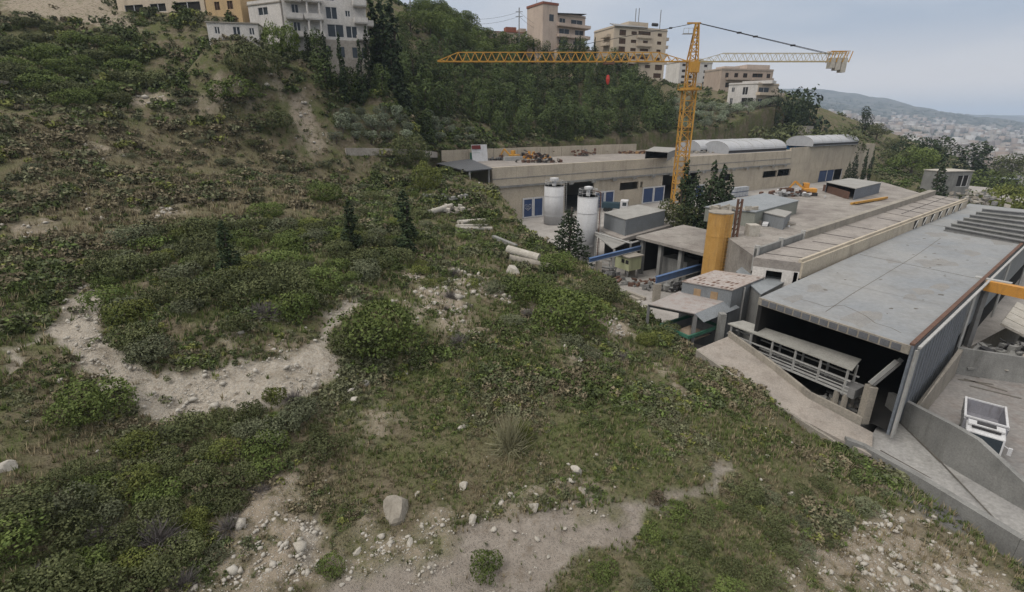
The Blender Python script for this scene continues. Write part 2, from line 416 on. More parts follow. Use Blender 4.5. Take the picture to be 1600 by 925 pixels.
dark_steel = surf('dark_steel', (.045, .045, .048), (.03, .03, .032), (.06, .04, .03), .5, .6, .2, 2)
blue_paint = surf('blue_door_paint', (.035, .07, .17), (.03, .055, .13), (.05, .05, .06), .5, .6, 0, 1)
blue_beam = surf('blue_beam_paint', (.075, .14, .29), (.07, .12, .23), (.08, .09, .12), .6, .6, 0, 1)
cyan_tarp = surf('cyan_tarp', (.03, .23, .55), (.02, .16, .42), (.05, .12, .22), .5, .45, 0, 1.5)
green_paint = surf('green_paint', (.05, .16, .11), (.04, .12, .085), (.03, .06, .045), .5, .6, 0, 1)
dark = surf('shade_black', (.025, .024, .023), (.02, .02, .02), (.012, .012, .012), .5, .95, 0, 1)  # near-black colour stands in for shade inside halls and openings
glass = surf('window_glass', (.035, .045, .055), (.05, .06, .07), (.02, .02, .02), .3, .12, 0, .8, False, .0)
cream = surf('cream_render', (.56, .475, .37), (.50, .425, .34), (.24, .19, .15), .5, .9, 0, .25)
ochre_w = surf('ochre_render', (.52, .37, .20), (.46, .33, .19), (.24, .18, .12), .5, .9, 0, .25)
white_w = surf('white_render', (.60, .575, .55), (.52, .50, .48), (.24, .23, .22), .5, .9, 0, .25)
pink_w = surf('pink_render', (.54, .44, .37), (.48, .39, .33), (.22, .17, .14), .5, .9, 0, .25)
stone_w = surf('stone_blocks', (.40, .37, .33), (.30, .27, .24), (.14, .12, .10), .8, .95, 0, 1.2, False, .4)
terracotta = surf('terracotta', (.28, .11, .075), (.22, .09, .06), (.10, .05, .04), .6, .9, 0, .8, False)
brown_shutter = surf('brown_shutter', (.10, .06, .04), (.08, .05, .035), (.05, .03, .02), .4, .7, 0, 2)
tunnel_film = surf('tunnel_film', (.42, .43, .45), (.36, .37, .39), (.30, .28, .26), .6, .5, 0, .4, False)
bark = surf('bark', (.10, .085, .07), (.075, .06, .05), (.04, .035, .03), .6, .95, 0, 3, True, .6)
rubber = surf('rubber', (.03, .03, .03), None, None, .4, .85, 0, 2)
stone = surf('limestone', (.31, .285, .245), (.22, .20, .17), (.15, .125, .10), .7, .95, 0, 1.4, False, .5)
palestone = surf('pale_limestone', (.48, .455, .41), (.37, .345, .30), (.22, .19, .155), .6, .95, 0, 2.0, False, .5)
hook_red = surf('hook_red', (.45, .05, .04), (.38, .045, .035), None, .4, .6, 0, 2)
orange_paint = surf('orange_beam_paint', (.55, .27, .05), (.48, .23, .05), (.2, .1, .05), .6, .6, 0, 1)
sand = surf('sand', (.34, .27, .20), (.28, .22, .17), None, .4, 1, 0, 1.5, False, .4)

def leafmat(name, c, c2, var=.5):
    m, nt, bs = newmat(name)
    at = nt.nodes.new("ShaderNodeAttribute"); at.attribute_name = 'tint'
    oi = nt.nodes.new("ShaderNodeObjectInfo")
    base = mixn(nt, at.outputs['Fac'], c, c2)
    k = rampn(nt, oi.outputs['Random'], [(0, (1 - var * .5,) * 3), (1, (1 + var * .5,) * 3)])
    base = mixn(nt, 1.0, base, k, 'MULTIPLY')
    nt.links.new(base, bs.inputs['Base Color']); bs.inputs['Roughness'].default_value = .75
    try: bs.inputs['Specular IOR Level'].default_value = .15
    except Exception: pass
    return m
L_mastic = leafmat('leaf_mastic', (.050, .062, .026), (.118, .130, .058))
L_green = leafmat('leaf_bright', (.054, .080, .022), (.125, .158, .046))
L_sage = leafmat('leaf_sage', (.075, .088, .05), (.14, .15, .09))
L_yellow = leafmat('leaf_yellowish', (.07, .09, .025), (.15, .165, .045))
L_brown = leafmat('leaf_brown', (.085, .068, .048), (.16, .125, .09))
L_straw = leafmat('straw', (.17, .165, .10), (.30, .29, .19))
L_twig = leafmat('twig_grey', (.10, .09, .09), (.17, .155, .15))
L_pine = leafmat('leaf_pine', (.033, .053, .019), (.088, .116, .040), .8)
L_cypress = leafmat('leaf_cypress', (.016, .028, .014), (.04, .058, .026))
L_olive = leafmat('leaf_olive', (.10, .125, .085), (.22, .25, .175), .9)
# ------------------------------------------------------------------ ground: one sheet to the horizon, zones marked in world space
Z = {}
def zone(name, *polys): Z[name] = [np.array(TT(p)) for p in polys]
zone('path', [(500,935),(520,925),(550,897),(600,888),(650,884),(700,858),(760,818),(850,803),(900,793),(960,792),(1005,783),(1035,792),(1000,826),(975,845),(930,862),(880,885),(850,935)],
     [(1005,783),(1040,772),(1085,763),(1105,770),(1060,785),(1030,795)], [(1090,768),(1115,748),(1122,735),(1140,730),(1145,740),(1120,765)])
zone('gravel', [(75,520),(100,478),(148,430),(158,470),(155,520),(195,556),(235,588),(290,582),(370,572),(430,562),(470,545),(508,525),(512,485),(528,492),(516,550),(524,590),(500,606),(440,632),(350,645),(270,650),(240,668),(215,642),(200,602),(150,612),(120,572)],
     [(512,490),(560,455),(572,462),(530,500)], [(0,575),(58,522),(64,530),(0,590)], [(470,810),(490,812),(512,800),(520,850),(505,885),(480,880)])
zone('rocky', [(130,228),(160,224),(185,240),(150,245)], [(20,350),(70,345),(80,362),(30,368)], [(225,325),(262,320),(275,335),(240,340)], [(405,95),(425,100),(430,150),(412,150)], [(640,450),(690,440),(740,480),(760,520),(700,515),(655,490)], [(820,470),(870,478),(860,500),(815,492)], [(890,545),(930,540),(950,565),(905,570)], [(345,505),(372,510),(380,555),(350,548)], [(0,0),(150,-10),(200,25),(215,45),(170,40),(90,30),(40,25),(0,15)], [(195,150),(240,140),(275,150),(270,165),(215,165)], [(305,160),(340,130),(400,140),(395,155),(330,175)],
     [(452,150),(478,150),(495,195),(520,230),(480,225),(455,195)], [(640,430),(672,425),(675,470),(640,490)], [(700,410),(725,420),(780,440),(800,470),(740,465),(715,450)],
     [(925,480),(960,500),(1000,525),(985,535),(940,525)], [(1000,560),(1030,565),(1060,610),(1035,610)], [(345,800),(420,745),(470,760),(540,840),(530,900),(500,930),(320,935)],
     [(1250,860),(1330,820),(1400,780),(1450,815),(1560,900),(1600,935),(1250,935)], [(500,870),(560,830),(700,840),(760,815),(850,775),(900,745),(920,770),(850,805),(760,820),(700,860),(600,890)],
     [(50,420),(100,400),(130,405),(60,430)], [(440,525),(470,540),(440,560),(425,540)], [(590,630),(620,640),(600,680),(565,640)])
zone('dry', [(0,170),(120,190),(300,170),(440,240),(560,260),(540,330),(380,350),(250,360),(150,420),(0,420)], [(0,680),(140,690),(160,760),(60,800),(0,800)], [(560,380),(640,375),(640,400),(560,400)],
     [(380,700),(480,680),(560,740),(600,800),(560,860),(420,900),(340,880),(350,800)], [(1100,760),(1250,700),(1320,720),(1270,790),(1120,800)], [(1240,850),(1400,800),(1560,870),(1600,940),(1240,940)],
     [(740,640),(830,600),(900,560),(960,580),(850,660),(760,680)], [(640,740),(760,690),(830,720),(760,800),(660,780)], [(1040,520),(1130,560),(1230,640),(1180,650),(1050,580)], [(1000,120),(1060,130),(1120,150),(1080,180),(1010,150)], [(100,610),(230,660),(230,700),(100,700)])
zone('scree', [(1372,722),(1400,738),(1480,790),(1540,835),(1505,835),(1440,805),(1395,768)])
zone('lush', [(560,560),(700,560),(900,560),(1000,600),(1180,660),(1350,720),(1400,790),(1250,850),(900,925),(1000,800),(880,760),(700,700),(560,640)], [(0,40),(200,60),(280,130),(150,160),(0,150)])
def zmask(name, x, y, soft=.6, wob=1.2):
    wx = x + (fbm(x / 1.6, y / 1.6, 21, 3) - .5) * wob * 2; wy = y + (fbm(x / 1.6, y / 1.6, 31, 3) - .5) * wob * 2
    m_ = np.zeros(len(x))
    for p_ in Z[name]:
        lo = p_.min(0) - 6; hi = p_.max(0) + 6
        s_ = (x > lo[0]) & (x < hi[0]) & (y > lo[1]) & (y < hi[1])
        if not s_.any(): continue
        ins = inside(p_, wx[s_], wy[s_]); d = edge_dist(p_, wx[s_], wy[s_]); sd = np.where(ins, d, -d)
        m_[s_] = np.maximum(m_[s_], smooth(-soft, soft, sd))
    return m_
th = np.concatenate((np.linspace(-180, -62, 70)[:-1], np.linspace(-62, 62, 960)[:-1], np.linspace(62, 180, 70)[:-1])) * math.pi / 180
rad = np.concatenate(([0.5, 2, 4, 6, 8], np.geomspace(9.5, 330, 520), np.geomspace(340, 14000, 190)))
TH, RD = np.meshgrid(th, rad); X = (np.sin(TH) * RD).ravel(); Y = (np.cos(TH) * RD).ravel()
ZZ = H(X, Y)
nt_, nr_ = len(th), len(rad)
i, j = np.meshgrid(np.arange(nt_), np.arange(nr_ - 1)); i = i.ravel(); j = j.ravel(); i2 = (i + 1) % nt_
Fq = np.stack((j * nt_ + i, j * nt_ + i2, (j + 1) * nt_ + i2, (j + 1) * nt_ + i), 1)[:, ::-1]
near_ = RD.ravel() < 330
def full(name, **k):
    a = np.zeros(len(X)); a[near_] = zmask(name, X[near_], Y[near_], **k); return a
att = {n_: full(n_, **k) for n_, k in (('path', dict(soft=.45, wob=1.0)), ('gravel', dict(soft=.4, wob=1.0)), ('rocky', dict(soft=1.2, wob=2.2)), ('dry', dict(soft=2.5, wob=3)), ('lush', dict(soft=2.5, wob=3)), ('scree', dict(soft=.4, wob=.5)))}
att['far'] = smooth(350, 600, RD.ravel())
ZZ = ZZ - att['path'] * 0.12 - att['gravel'] * 0.15 + att['rocky'] * (fbm(X / .7, Y / .7, 44, 3) - .45) * .5 * near_ + att['gravel'] * (fbm(X / .55, Y / .55, 47, 3) - .45) * .34

g, nt, bs = newmat('hillside_ground')
co = coords(nt)
def A_(nm):
    a = nt.nodes.new("ShaderNodeAttribute"); a.attribute_name = nm; return a.outputs['Fac']
n1 = noise(nt, co, .35, 6, .65); n2 = noise(nt, co, 1.7, 5, .65); n3 = noise(nt, co, 7, 5, .7); n4 = noise(nt, co, 28, 3, .7)
soil = mixn(nt, rampf(nt, n2, .35, .65), (.11, .094, .060), (.195, .165, .118))
grass = mixn(nt, rampf(nt, n3, .35, .65), (.066, .079, .032), (.145, .152, .068))
dryg = mixn(nt, rampf(nt, n3, .35, .65), (.10, .090, .052), (.195, .172, .112))
base = mixn(nt, rampf(nt, n1, .42, .58), soil, grass)
base = mixn(nt, scl(nt, A_('lush'), .65), base, grass)
dsel = nt.nodes.new("ShaderNodeMath"); dsel.operation = 'MULTIPLY'; nt.links.new(A_('dry'), dsel.inputs[0]); nt.links.new(rampf(nt, n1, .30, .52), dsel.inputs[1])
base = mixn(nt, scl(nt, dsel.outputs[0], .8), base, dryg)
vor = nt.nodes.new("ShaderNodeTexVoronoi"); vor.inputs['Scale'].default_value = 3.2; nt.links.new(co, vor.inputs['Vector'])
vor2 = nt.nodes.new("ShaderNodeTexVoronoi"); vor2.inputs['Scale'].default_value = 9.5; nt.links.new(co, vor2.inputs['Vector'])
st1 = rampf(nt, vor.outputs['Distance'], .30, .18); st2 = rampf(nt, vor2.outputs['Distance'], .34, .22)
rockc = mixn(nt, st2, (.30, .255, .20), (.54, .51, .455))
rs_ = nt.nodes.new("ShaderNodeMath"); rs_.operation = 'MULTIPLY'; nt.links.new(A_('rocky'), rs_.inputs[0]); nt.links.new(rampf(nt, n2, .34, .50), rs_.inputs[1])
base = mixn(nt, rs_.outputs[0], base, rockc)
base = mixn(nt, scl(nt, st1, .0), base, (.4, .38, .34))
grav = mixn(nt, rampf(nt, n3, .35, .65), (.31, .27, .22), (.47, .435, .38))
grav = mixn(nt, scl(nt, st2, .85), grav, (.56, .535, .49))
grav = mixn(nt, scl(nt, rampf(nt, n2, .58, .66), .55), grav, (.20, .165, .125))
grav = mixn(nt, scl(nt, rampf(nt, n1, .52, .66), .45), grav, (.17, .14, .10))
base = mixn(nt, A_('gravel'), base, grav)
pth = mixn(nt, rampf(nt, n2, .35, .65), (.32, .285, .25), (.245, .215, .185))
pth = mixn(nt, scl(nt, rampf(nt, n1, .55, .68), .5), pth, (.40, .37, .33))
pth = mixn(nt, scl(nt, rampf(nt, noise(nt, co, 1.1, 6, .7), .56, .66), .6), pth, (.17, .14, .105))
pth = mixn(nt, scl(nt, st2, .35), pth, (.46, .43, .39))
base = mixn(nt, A_('path'), base, pth)
base = mixn(nt, A_('scree'), base, mixn(nt, rampf(nt, n2, .35, .65), (.115, .115, .115), (.19, .185, .18)))
farc = mixn(nt, rampf(nt, noise(nt, coords(nt), .012, 6, .6), .42, .58), (.020, .030, .024), (.10, .098, .08))
base = mixn(nt, A_('far'), base, farc)
nt.links.new(base, bs.inputs['Base Color']); bs.inputs['Roughness'].default_value = 1.0
bs.inputs['Specular IOR Level'].default_value = .1
hsum = nt.nodes.new("ShaderNodeMath"); hsum.operation = 'MULTIPLY_ADD'; nt.links.new(n3, hsum.inputs[0]); hsum.inputs[1].default_value = .6; nt.links.new(scl(nt, st2, .35), hsum.inputs[2])
bp = nt.nodes.new("ShaderNodeBump"); bp.inputs['Strength'].default_value = .9; bp.inputs['Distance'].default_value = .3
nt.links.new(hsum.outputs[0], bp.inputs['Height']); nt.links.new(bp.outputs[0], bs.inputs['Normal'])
ter = np_mesh('terrain', np.c_[X, Y, ZZ], Fq, g, att)
ter.data.polygons.foreach_set('use_smooth', [True] * len(ter.data.polygons))
tag(ter, kind='structure')
# ------------------------------------------------------------------ factory: yard and long hall
YZ = -20.0
def xy(p): return np.array((p[0], p[1]), float)
def wall_cells(mb, o, d, L, z0, z1, th, holes, nrm):
    """wall along d (unit xy) from o, length L, thickness th to -nrm side, rectangular holes (s0,s1,za,zb)"""
    ss = sorted({0, L, *[h_[0] for h_ in holes], *[h_[1] for h_ in holes]}); zs = sorted({z0, z1, *[h_[2] for h_ in holes], *[h_[3] for h_ in holes]})
    for a, b in zip(ss[:-1], ss[1:]):
        run = None
        for c, e_ in zip(zs[:-1], zs[1:]):
            sm, zm = (a + b) / 2, (c + e_) / 2
            hole = any(h_[0] < sm < h_[1] and h_[2] < zm < h_[3] for h_ in holes)
            if not hole:
                run = (run[0], e_) if run else (c, e_)
            if (hole or e_ == zs[-1]) and run:
                p0 = o + d * a; p1 = o + d * b
                mb.prism([p0, p1, p1 - nrm * th, p0 - nrm * th], run[0], run[1]); run = None
    return mb
# yard slab (fills under the factory), truck yard, ramp
yard = MB()
hallfoot = [HL[:2] + ndir * 3, HR[:2] + ndir * 3]
yard.prism([EDGE[1] + (-9, 3), EDGE[4], EDGE[6] + (-2, 0), EDGE[8] + (-2, 0), P(1100, 560, YZ)[:2], P(1262, 650, YZ)[:2], P(1352, 655, YZ)[:2], P(1388, 640, YZ)[:2], P(1480, 560, YZ)[:2], (112, 84), (150, 160), HR[:2] + ndir * 10, HL[:2] + ndir * 10], -23.4, YZ)
o = yard.build('yard_ground', dusty_floor); tag(o, kind='structure')

# --- long hall on the hill side
nw = -ndir                                      # outward normal of the front wall
hall = thing('warehouse', 'very long beige concrete warehouse with blue sliding doors below the pine wood', 'warehouse', (HL[0], HL[1], YZ))
def Wp(u, v):
    r = ray(u, v); t = ((HL[:2] - 0) @ nw) / (r[:2] @ nw); p = r * t
    return (p[:2] - HL[:2]) @ adir, p[2]
Lh = float(np.linalg.norm(HR[:2] - HL[:2]))
holes = []
def hole(u0, v0, u1, v1, ztop=None, zbot=None):
    s0, za = Wp(u0, v0); s1, zb = Wp(u1, v1)
    h_ = (s0, s1, zbot if zbot is not None else min(zb, za), ztop if ztop is not None else max(za, zb)); holes.append(h_); return h_
dk1 = hole(883, 290, 926, 335, ztop=-13.3, zbot=YZ + .02)
dk2 = hole(1036, 274, 1052, 318, ztop=-13.3, zbot=YZ + .02)
dk3 = hole(1072, 274, 1086, 305, ztop=-13.3, zbot=YZ + .02)
w1 = hole(969, 286, 997, 295); w2 = hole(1193, 268, 1213, 276); w3 = hole(1216, 265, 1234, 274); w4 = hole(1124, 273, 1142, 282); w5 = hole(1001, 284, 1004, 293)
d5 = hole(1281, 267, 1311, 294, zbot=YZ + .02)
wall_cells(MB(), HL[:2], adir, Lh, YZ, -12.9, .5, holes, nw)
fw = MB(); wall_cells(fw, HL[:2], adir, Lh, YZ, -12.95, .5, holes, nw); fw.build('front_wall', beige_wall, hall)
bnd = MB()
q = HL[:2] + nw * .35
bnd.prism([q, q + adir * Lh * .66, q + adir * Lh * .66 + ndir * .9, q + ndir * .9], -12.95, -9.0)
bnd.prism([q + adir * Lh * .66 - nw * .3, q + adir * Lh - nw * .3, q + adir * Lh + ndir * .9, q + adir * Lh * .66 + ndir * .9], -12.95, -8.2)
bnd.build('parapet_band', beige_wall, hall)
lg = MB(); q2 = q + nw * .18
lg.prism([q2, q2 + adir * Lh * .66, q2 + adir * Lh * .66 + ndir * .2, q2 + ndir * .2], -13.15, -12.75)
q3 = q + nw * .08
lg.prism([q3, q3 + adir * Lh * .66, q3 + adir * Lh * .66 + ndir * .1, q3 + ndir * .1], -11.35, -11.2)
for k in range(15):
    s = Lh * .08 + k * Lh * .60 / 15; c = q2 + adir * s
    lg.prism([c, c + adir * 1.0, c + adir * 1.0 + nw * .35, c + nw * .35], -13.55, -12.8)
lg.build('ledge', grey_conc, hall)
rf = MB(); a0 = HL[:2] + ndir * .55; a1 = HR[:2] + ndir * .55
rf.prism([a0, a1, HBR, HBL], -9.75, -9.3); rf.build('roof', roof_slab, hall)
ew = MB(); ew.prism([HL[:2] + ndir * .5, HL[:2] + ndir * .5 + adir * .4, HBL + adir * .4, HBL], YZ, -9.05)
ew.build('end_wall', beige_wall, hall); ew = MB(); ew.prism([HR[:2] + ndir * .5, HR[:2] + ndir * .5 - adir * .4, HBR - adir * .4, HBR], YZ, -8.2); ew.build('end_wall', beige_wall, hall)
bw = MB(); L2 = float(np.linalg.norm(P(995, 225, -6.8)[:2] - HBL))
for k in range(9):
    s0 = k * L2 / 9; s1 = s0 + L2 / 9 - .12
    bw.prism([HBL + adir * s0, HBL + adir * s1, HBL + adir * s1 + ndir * .4, HBL + adir * s0 + ndir * .4], YZ, -6.75 + .05 * (k % 2))
bw.prism([HBL + adir * L2, HBR, HBR + ndir * .4, HBL + adir * L2 + ndir * .4], YZ, -8.6)
bw.build('back_wall', beige_wall, hall)
fl = MB(); fl.prism([HL[:2] + ndir * .5, HR[:2] + ndir * .5, HBR, HBL], YZ + .004, YZ + .02); fl.build('hall_floor', grey_conc, hall)
# blue sliding doors, on rails in front of the wall
def door(u0, vt0, u1, vb1, n_=2, crest=False):
    s0, zt = Wp(u0, vt0); s1, zb = Wp(u1, vb1)
    zt = min(zt, -13.6); zb = YZ + .05
    f = MB(); w = (s1 - s0) / n_
    for k in range(n_):
        a, b = s0 + k * w + .03, s0 + (k + 1) * w - .03
        for sa, sb, za, zb_ in ((a, a + .3, zb, zt), (b - .3, b, zb, zt), (a + .3, b - .3, zt - .3, zt), (a + .3, b - .3, zb, zb + .25)):
            p0 = HL[:2] + adir * sa + nw * .02; p1 = HL[:2] + adir * sb + nw * .02
            f.prism([p0, p1, p1 + nw * .22, p0 + nw * .22], za, zb_)
    dr = f.build('sliding_door', white_paint, hall)
    for k in range(n_):
        a, b = s0 + k * w + .33, s0 + (k + 1) * w - .33
        p0 = HL[:2] + adir * a + nw * .05; p1 = HL[:2] + adir * b + nw * .05
        MB().prism([p0, p1, p1 + nw * .1, p0 + nw * .1], zb + .25, zt - .3).build('door_leaf', blue_paint, dr)
    if crest:
        e_ = MB(); c = HL[:2] + adir * (s0 + w * .5) + nw * .18; zc = zb + (zt - zb) * .55
        for (x0, z0, x1, z1) in ((-.8, .5, -.8, -.2), (-.8, -.2, 0, -.7), (0, -.7, .8, -.2), (.8, -.2, .8, .5), (-.8, .5, -.2, .5), (.2, .5, .8, .5), (-.3, .2, -.3, -.3), (-.3, -.3, .3, -.3), (.3, -.3, .3, .2), (-.3, .2, .3, .2)):
            a = c + adir * x0; b = c + adir * x1
            e_.beam((a[0], a[1], zc + z0), (b[0], b[1], zc + z1), .12, .05)
        e_.build('emblem', white_paint, dr)
door(816, 310, 848, 347, 2, True); door(929, 300, 957, 335); door(1004, 293, 1035, 322); door(1086, 289, 1098, 306, 1)
f = MB()
dd = d5[1] - d5[0]
for k, (a, b) in enumerate(((.0, .33), (.34, .62), (.66, .98))):
    p0 = HL[:2] + adir * (d5[0] + dd * a) - nw * .3; p1 = HL[:2] + adir * (d5[0] + dd * b) - nw * .3
    if k < 2: MB().prism([p0, p1, p1 + nw * .1, p0 + nw * .1], YZ + .05, d5[3] - .1).build('door_leaf', blue_paint, hall)
    MB().prism([p1, p1 + adir * .25, p1 + adir * .25 + nw * .2, p1 + nw * .2], YZ + .05, d5[3]).build('door_frame', white_paint, hall)

# canopy at the left end of the hall
cz = -8.9
cn_ = [P(682, 255, cz), P(729, 267, cz - .2), P(770, 263, cz), P(735, 248, cz + .1)]
canopy = thing('canopy', 'dark grey metal canopy on steel posts at the left end of the warehouse', 'canopy', (cn_[1][0], cn_[1][1], -17))
MB().quad3(cn_, .18).build('roof', surf('canopy_sheet', (.10, .105, .115), (.085, .09, .10), None, .4, .5, .1, .4, False, .3, ('X', 6, .6)), canopy)
pf = cn_[1] + np.array((.5, .6, 0)); pr = HL + adir.tolist()[0] * np.zeros(3)
pr = np.array((HL[0] - .6 * adir[0], HL[1] - .6 * adir[1], cz))
m = MB()
for q_ in (pf, pr + np.array((0, -.1, 0)), cn_[0] + np.array((.8, 0, 0))):
    MB().beam((q_[0], q_[1], -18.5), (q_[0], q_[1], cz - .3), .32).build('post', pale_steel, canopy)
fr = MB(); zz = -13.2
A0 = (pf[0], pf[1], zz); B0 = (pr[0], pr[1], zz); C0 = (cn_[0][0] + .8, cn_[0][1], zz)
fr.beam(A0, B0, .4, .35); fr.beam(A0, C0, .4, .35); fr.beam((pf[0], pf[1], zz + 1), (pr[0], pr[1], zz + 1), .12)
fr.beam((pf[0], pf[1], -13.4), (pr[0], pr[1], -17.5), .22); fr.beam((pr[0], pr[1], -13.4), ((pf[0] + pr[0]) / 2, (pf[1] + pr[1]) / 2, -18), .18)
fr.build('brace', pale_steel, canopy)
bk = MB(); bk.prism([cn_[0][:2], cn_[3][:2], cn_[3][:2] + ndir * .2, cn_[0][:2] + ndir * .2], -20, cz - .4); bk.build('shade_panel', dark, canopy)  # near-black sheet paints the shade below the canopy
# ------------------------------------------------------------------ big grey-roofed hall, middle roofs
RZ = -13.5
b1 = P(1187, 465, RZ); b2 = P(1424, 541, RZ); b3 = P(1515, 318, RZ); 
rdir = xy(b3) - xy(b1); LB = np.linalg.norm(rdir); rdir /= LB
b4 = np.array((*(xy(b2) + rdir * LB * 1.0), RZ))
fd = xy(b2) - xy(b1); WB = np.linalg.norm(fd); fd /= WB       # front edge direction (left to right)
big = thing('factory_hall', 'big factory hall with wide flat grey roof and dark open front beside the ramp', 'factory hall', (b1[0], b1[1], YZ))
MB().prism([b1[:2], b2[:2], b4[:2], b3[:2]], RZ - .5, RZ).build('roof', roof_grey, big)
# fascia with flat panels
fm = MB(); fo = np.array((fd[1], -fd[0]));
if fo @ rdir > 0: fo = -fo
fm.prism([xy(b1), xy(b2), xy(b2) + fo * .12, xy(b1) + fo * .12], RZ - .56, RZ + .04); fm.build('fascia', concrete, big)
fpm = surf('fascia_grey', (.145, .15, .165), (.12, .125, .14))
npan = 15
for k in range(npan):
    s0 = .35 + k * (WB - .7) / npan; s1 = s0 + (WB - .7) / npan * .82
    p0 = xy(b1) + fd * s0 + fo * .125; p1 = xy(b1) + fd * s1 + fo * .125
    MB().prism([p0, p1, p1 + fo * .04, p0 + fo * .04], RZ - .48, RZ - .06).build('fascia_panel', fpm, big)
rp = np.array((rdir[1], -rdir[0]))
if rp @ fd < 0: rp = -rp
# right side wall in blue-grey sheet with a capping, left wall
L3 = LB
sw = MB(); sw.prism([xy(b2), xy(b2) + rdir * 16.6, xy(b2) + rdir * 16.6 + rp * .15, xy(b2) + rp * .15], YZ, RZ + .05); sw.build('side_wall', blue_panel, big)
sw = MB(); sw.prism([xy(b2) + rdir * 16.6, xy(b2) + rdir * L3, xy(b2) + rdir * L3 + rp * .12, xy(b2) + rdir * 16.6 + rp * .12], -17.5, RZ - .55); sw.build('side_wall', grey_panel, big)
cp_ = MB(); cp_.beam((*(xy(b2) + rp * .02), RZ + .12), (*(xy(b2) + rdir * L3 + rp * .02), RZ + .12), .26, .14); cp_.build('roof_edge', rust, big)
cp_ = MB(); cp_.beam((*(xy(b2) + rp * .42), RZ + .02), (*(xy(b2) + rdir * L3 + rp * .42), RZ + .02), .18, .14); cp_.build('gutter', pale_steel, big)
for k in (0.05, 16.9, 34, 52, 68):
    c = xy(b2) + rdir * k + rp * .35; m = MB()
    for dx in (-.25, .25):
        e_ = c + rdir * dx; m.beam((e_[0], e_[1], YZ), (e_[0], e_[1], RZ - .1), .12)
    for k2 in range(6): m.beam((*(c - rdir * .25), YZ + .6 + k2), (*(c + rdir * .25), YZ + 1.1 + k2), .06)
    m.build('column', pale_steel, big)
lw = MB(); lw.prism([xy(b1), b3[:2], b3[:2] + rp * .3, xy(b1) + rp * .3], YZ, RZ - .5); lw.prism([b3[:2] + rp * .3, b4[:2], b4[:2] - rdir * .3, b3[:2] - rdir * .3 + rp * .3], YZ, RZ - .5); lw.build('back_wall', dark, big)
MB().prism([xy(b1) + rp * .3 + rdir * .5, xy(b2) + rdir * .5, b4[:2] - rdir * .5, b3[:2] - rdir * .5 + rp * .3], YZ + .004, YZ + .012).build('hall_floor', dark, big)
# cracks / tar lines on the roof
tar = surf('tar_line', (.13, .12, .105), None, None, .3, .95, 0, 2, False)
def rline(pts, w=.09):
    m = MB()
    w3 = [P(u, v, RZ + .006) for u, v in pts]
    for a, b in zip(w3[:-1], w3[1:]):
        d_ = xy(b) - xy(a); d_ /= np.linalg.norm(d_); s_ = np.array((-d_[1], d_[0])) * w
        m.add([(*(xy(a) - s_), RZ + .006), (*(xy(b) - s_), RZ + .006), (*(xy(b) + s_), RZ + .006), (*(xy(a) + s_), RZ + .006)], [(0, 1, 2, 3)])
    m.build('tar_seam', tar, big)
rline([(1242, 466), (1262, 470), (1290, 479), (1318, 477), (1340, 487), (1352, 493), (1368, 505), (1392, 512), (1408, 520)], .035)
rline([(1290, 487), (1330, 460), (1380, 430), (1430, 400), (1470, 372)], .03); rline([(1300, 440), (1360, 452), (1420, 466), (1470, 476)], .02)
rm = np.random.RandomState(5)
for k in range(26):
    s_, t_ = rm.uniform(1, LB * .6), rm.uniform(.8, WB - .8); c = xy(b1) + rdir * s_ + fd * t_
    r0 = rm.uniform(.05, .22)
    pts = [(c[0] + math.cos(a) * r0 * rm.uniform(.5, 1.4), c[1] + math.sin(a) * r0 * rm.uniform(.4, 1)) for a in np.linspace(0, 6.28, 9)[:-1]]
    MB().prism(pts, RZ, RZ + .0105 + .0003 * k).build('roof_patch', tar, big)

stain = surf('roof_stain', (.245, .24, .23), (.21, .212, .212), (.15, .14, .125), .6, .9, 0, .8, False)
for k in range(16):
    s_, t_ = rm.uniform(2, LB * .75), rm.uniform(1.2, WB - 1.2); c = xy(b1) + rdir * s_ + fd * t_; r0 = rm.uniform(.4, 1.1); ph = rm.uniform(0, 6)
    pts = [c + rdir * math.cos(a) * r0 * 1.7 * (1 + .35 * math.sin(3 * a + ph)) + fd * math.sin(a) * r0 * (1 + .3 * math.sin(2 * a + ph)) for a in np.linspace(0, 6.28, 21)[:-1]]
    MB().prism(pts, RZ, RZ + .0012 + .0005 * k).build('roof_stain', stain, big)
for k in range(2):
    a = xy(b1) + rdir * (22 + k * 26); MB().beam((*(a + fd * .3), RZ + .008), (*(a + fd * (WB - .3)), RZ + .008), .07, .012).build('roof_seam', tar, big)
for k in range(16):
    a = xy(b2) + rdir * (.9 + k * 1.0) + rp * .16; MB().beam((*a, YZ), (*a, RZ - .1), .06, .04).build('wall_seam', grey_panel, big)
# middle roof of concrete slabs, one step above
MZ = -12.35
m1 = P(1182, 400, MZ - .0); m2 = P(1251, 431, MZ); 
m2 = np.array((*(xy(P(1252, 411, MZ))), MZ)); m3 = P(1511, 311, MZ + .2); m4 = P(1452, 303, MZ)
m1 = P(1178, 402, MZ)
mid = thing('middle_building', 'low building roofed with joined pale concrete slabs beside the big grey roof', 'building', (m2[0], m2[1], YZ))
m1x, m2x, m3x, m4x = xy(m1), xy(m2), xy(m3), xy(m4)
MB().prism([m1x, m2x, m3x, m4x], -13.2, MZ).build('roof', roof_slab, mid)
e1 = (m3x - m2x) / np.linalg.norm(m3x - m2x); e1n = np.array((e1[1], -e1[0]))
if e1n @ (m2x - m1x) < 0: e1n = -e1n
MB().prism([m2x, m3x, m3x - e1n * .25, m2x - e1n * .25], MZ - .001, MZ + .32).build('parapet', beige_wall, mid)
bwm = MB(); bwm.prism([m2x + e1n * .01, m3x + e1n * .01, m3x + e1n * .2, m2x + e1n * .2], RZ - .3, MZ + .05); bwm.build('step_wall', beige_wall, mid)
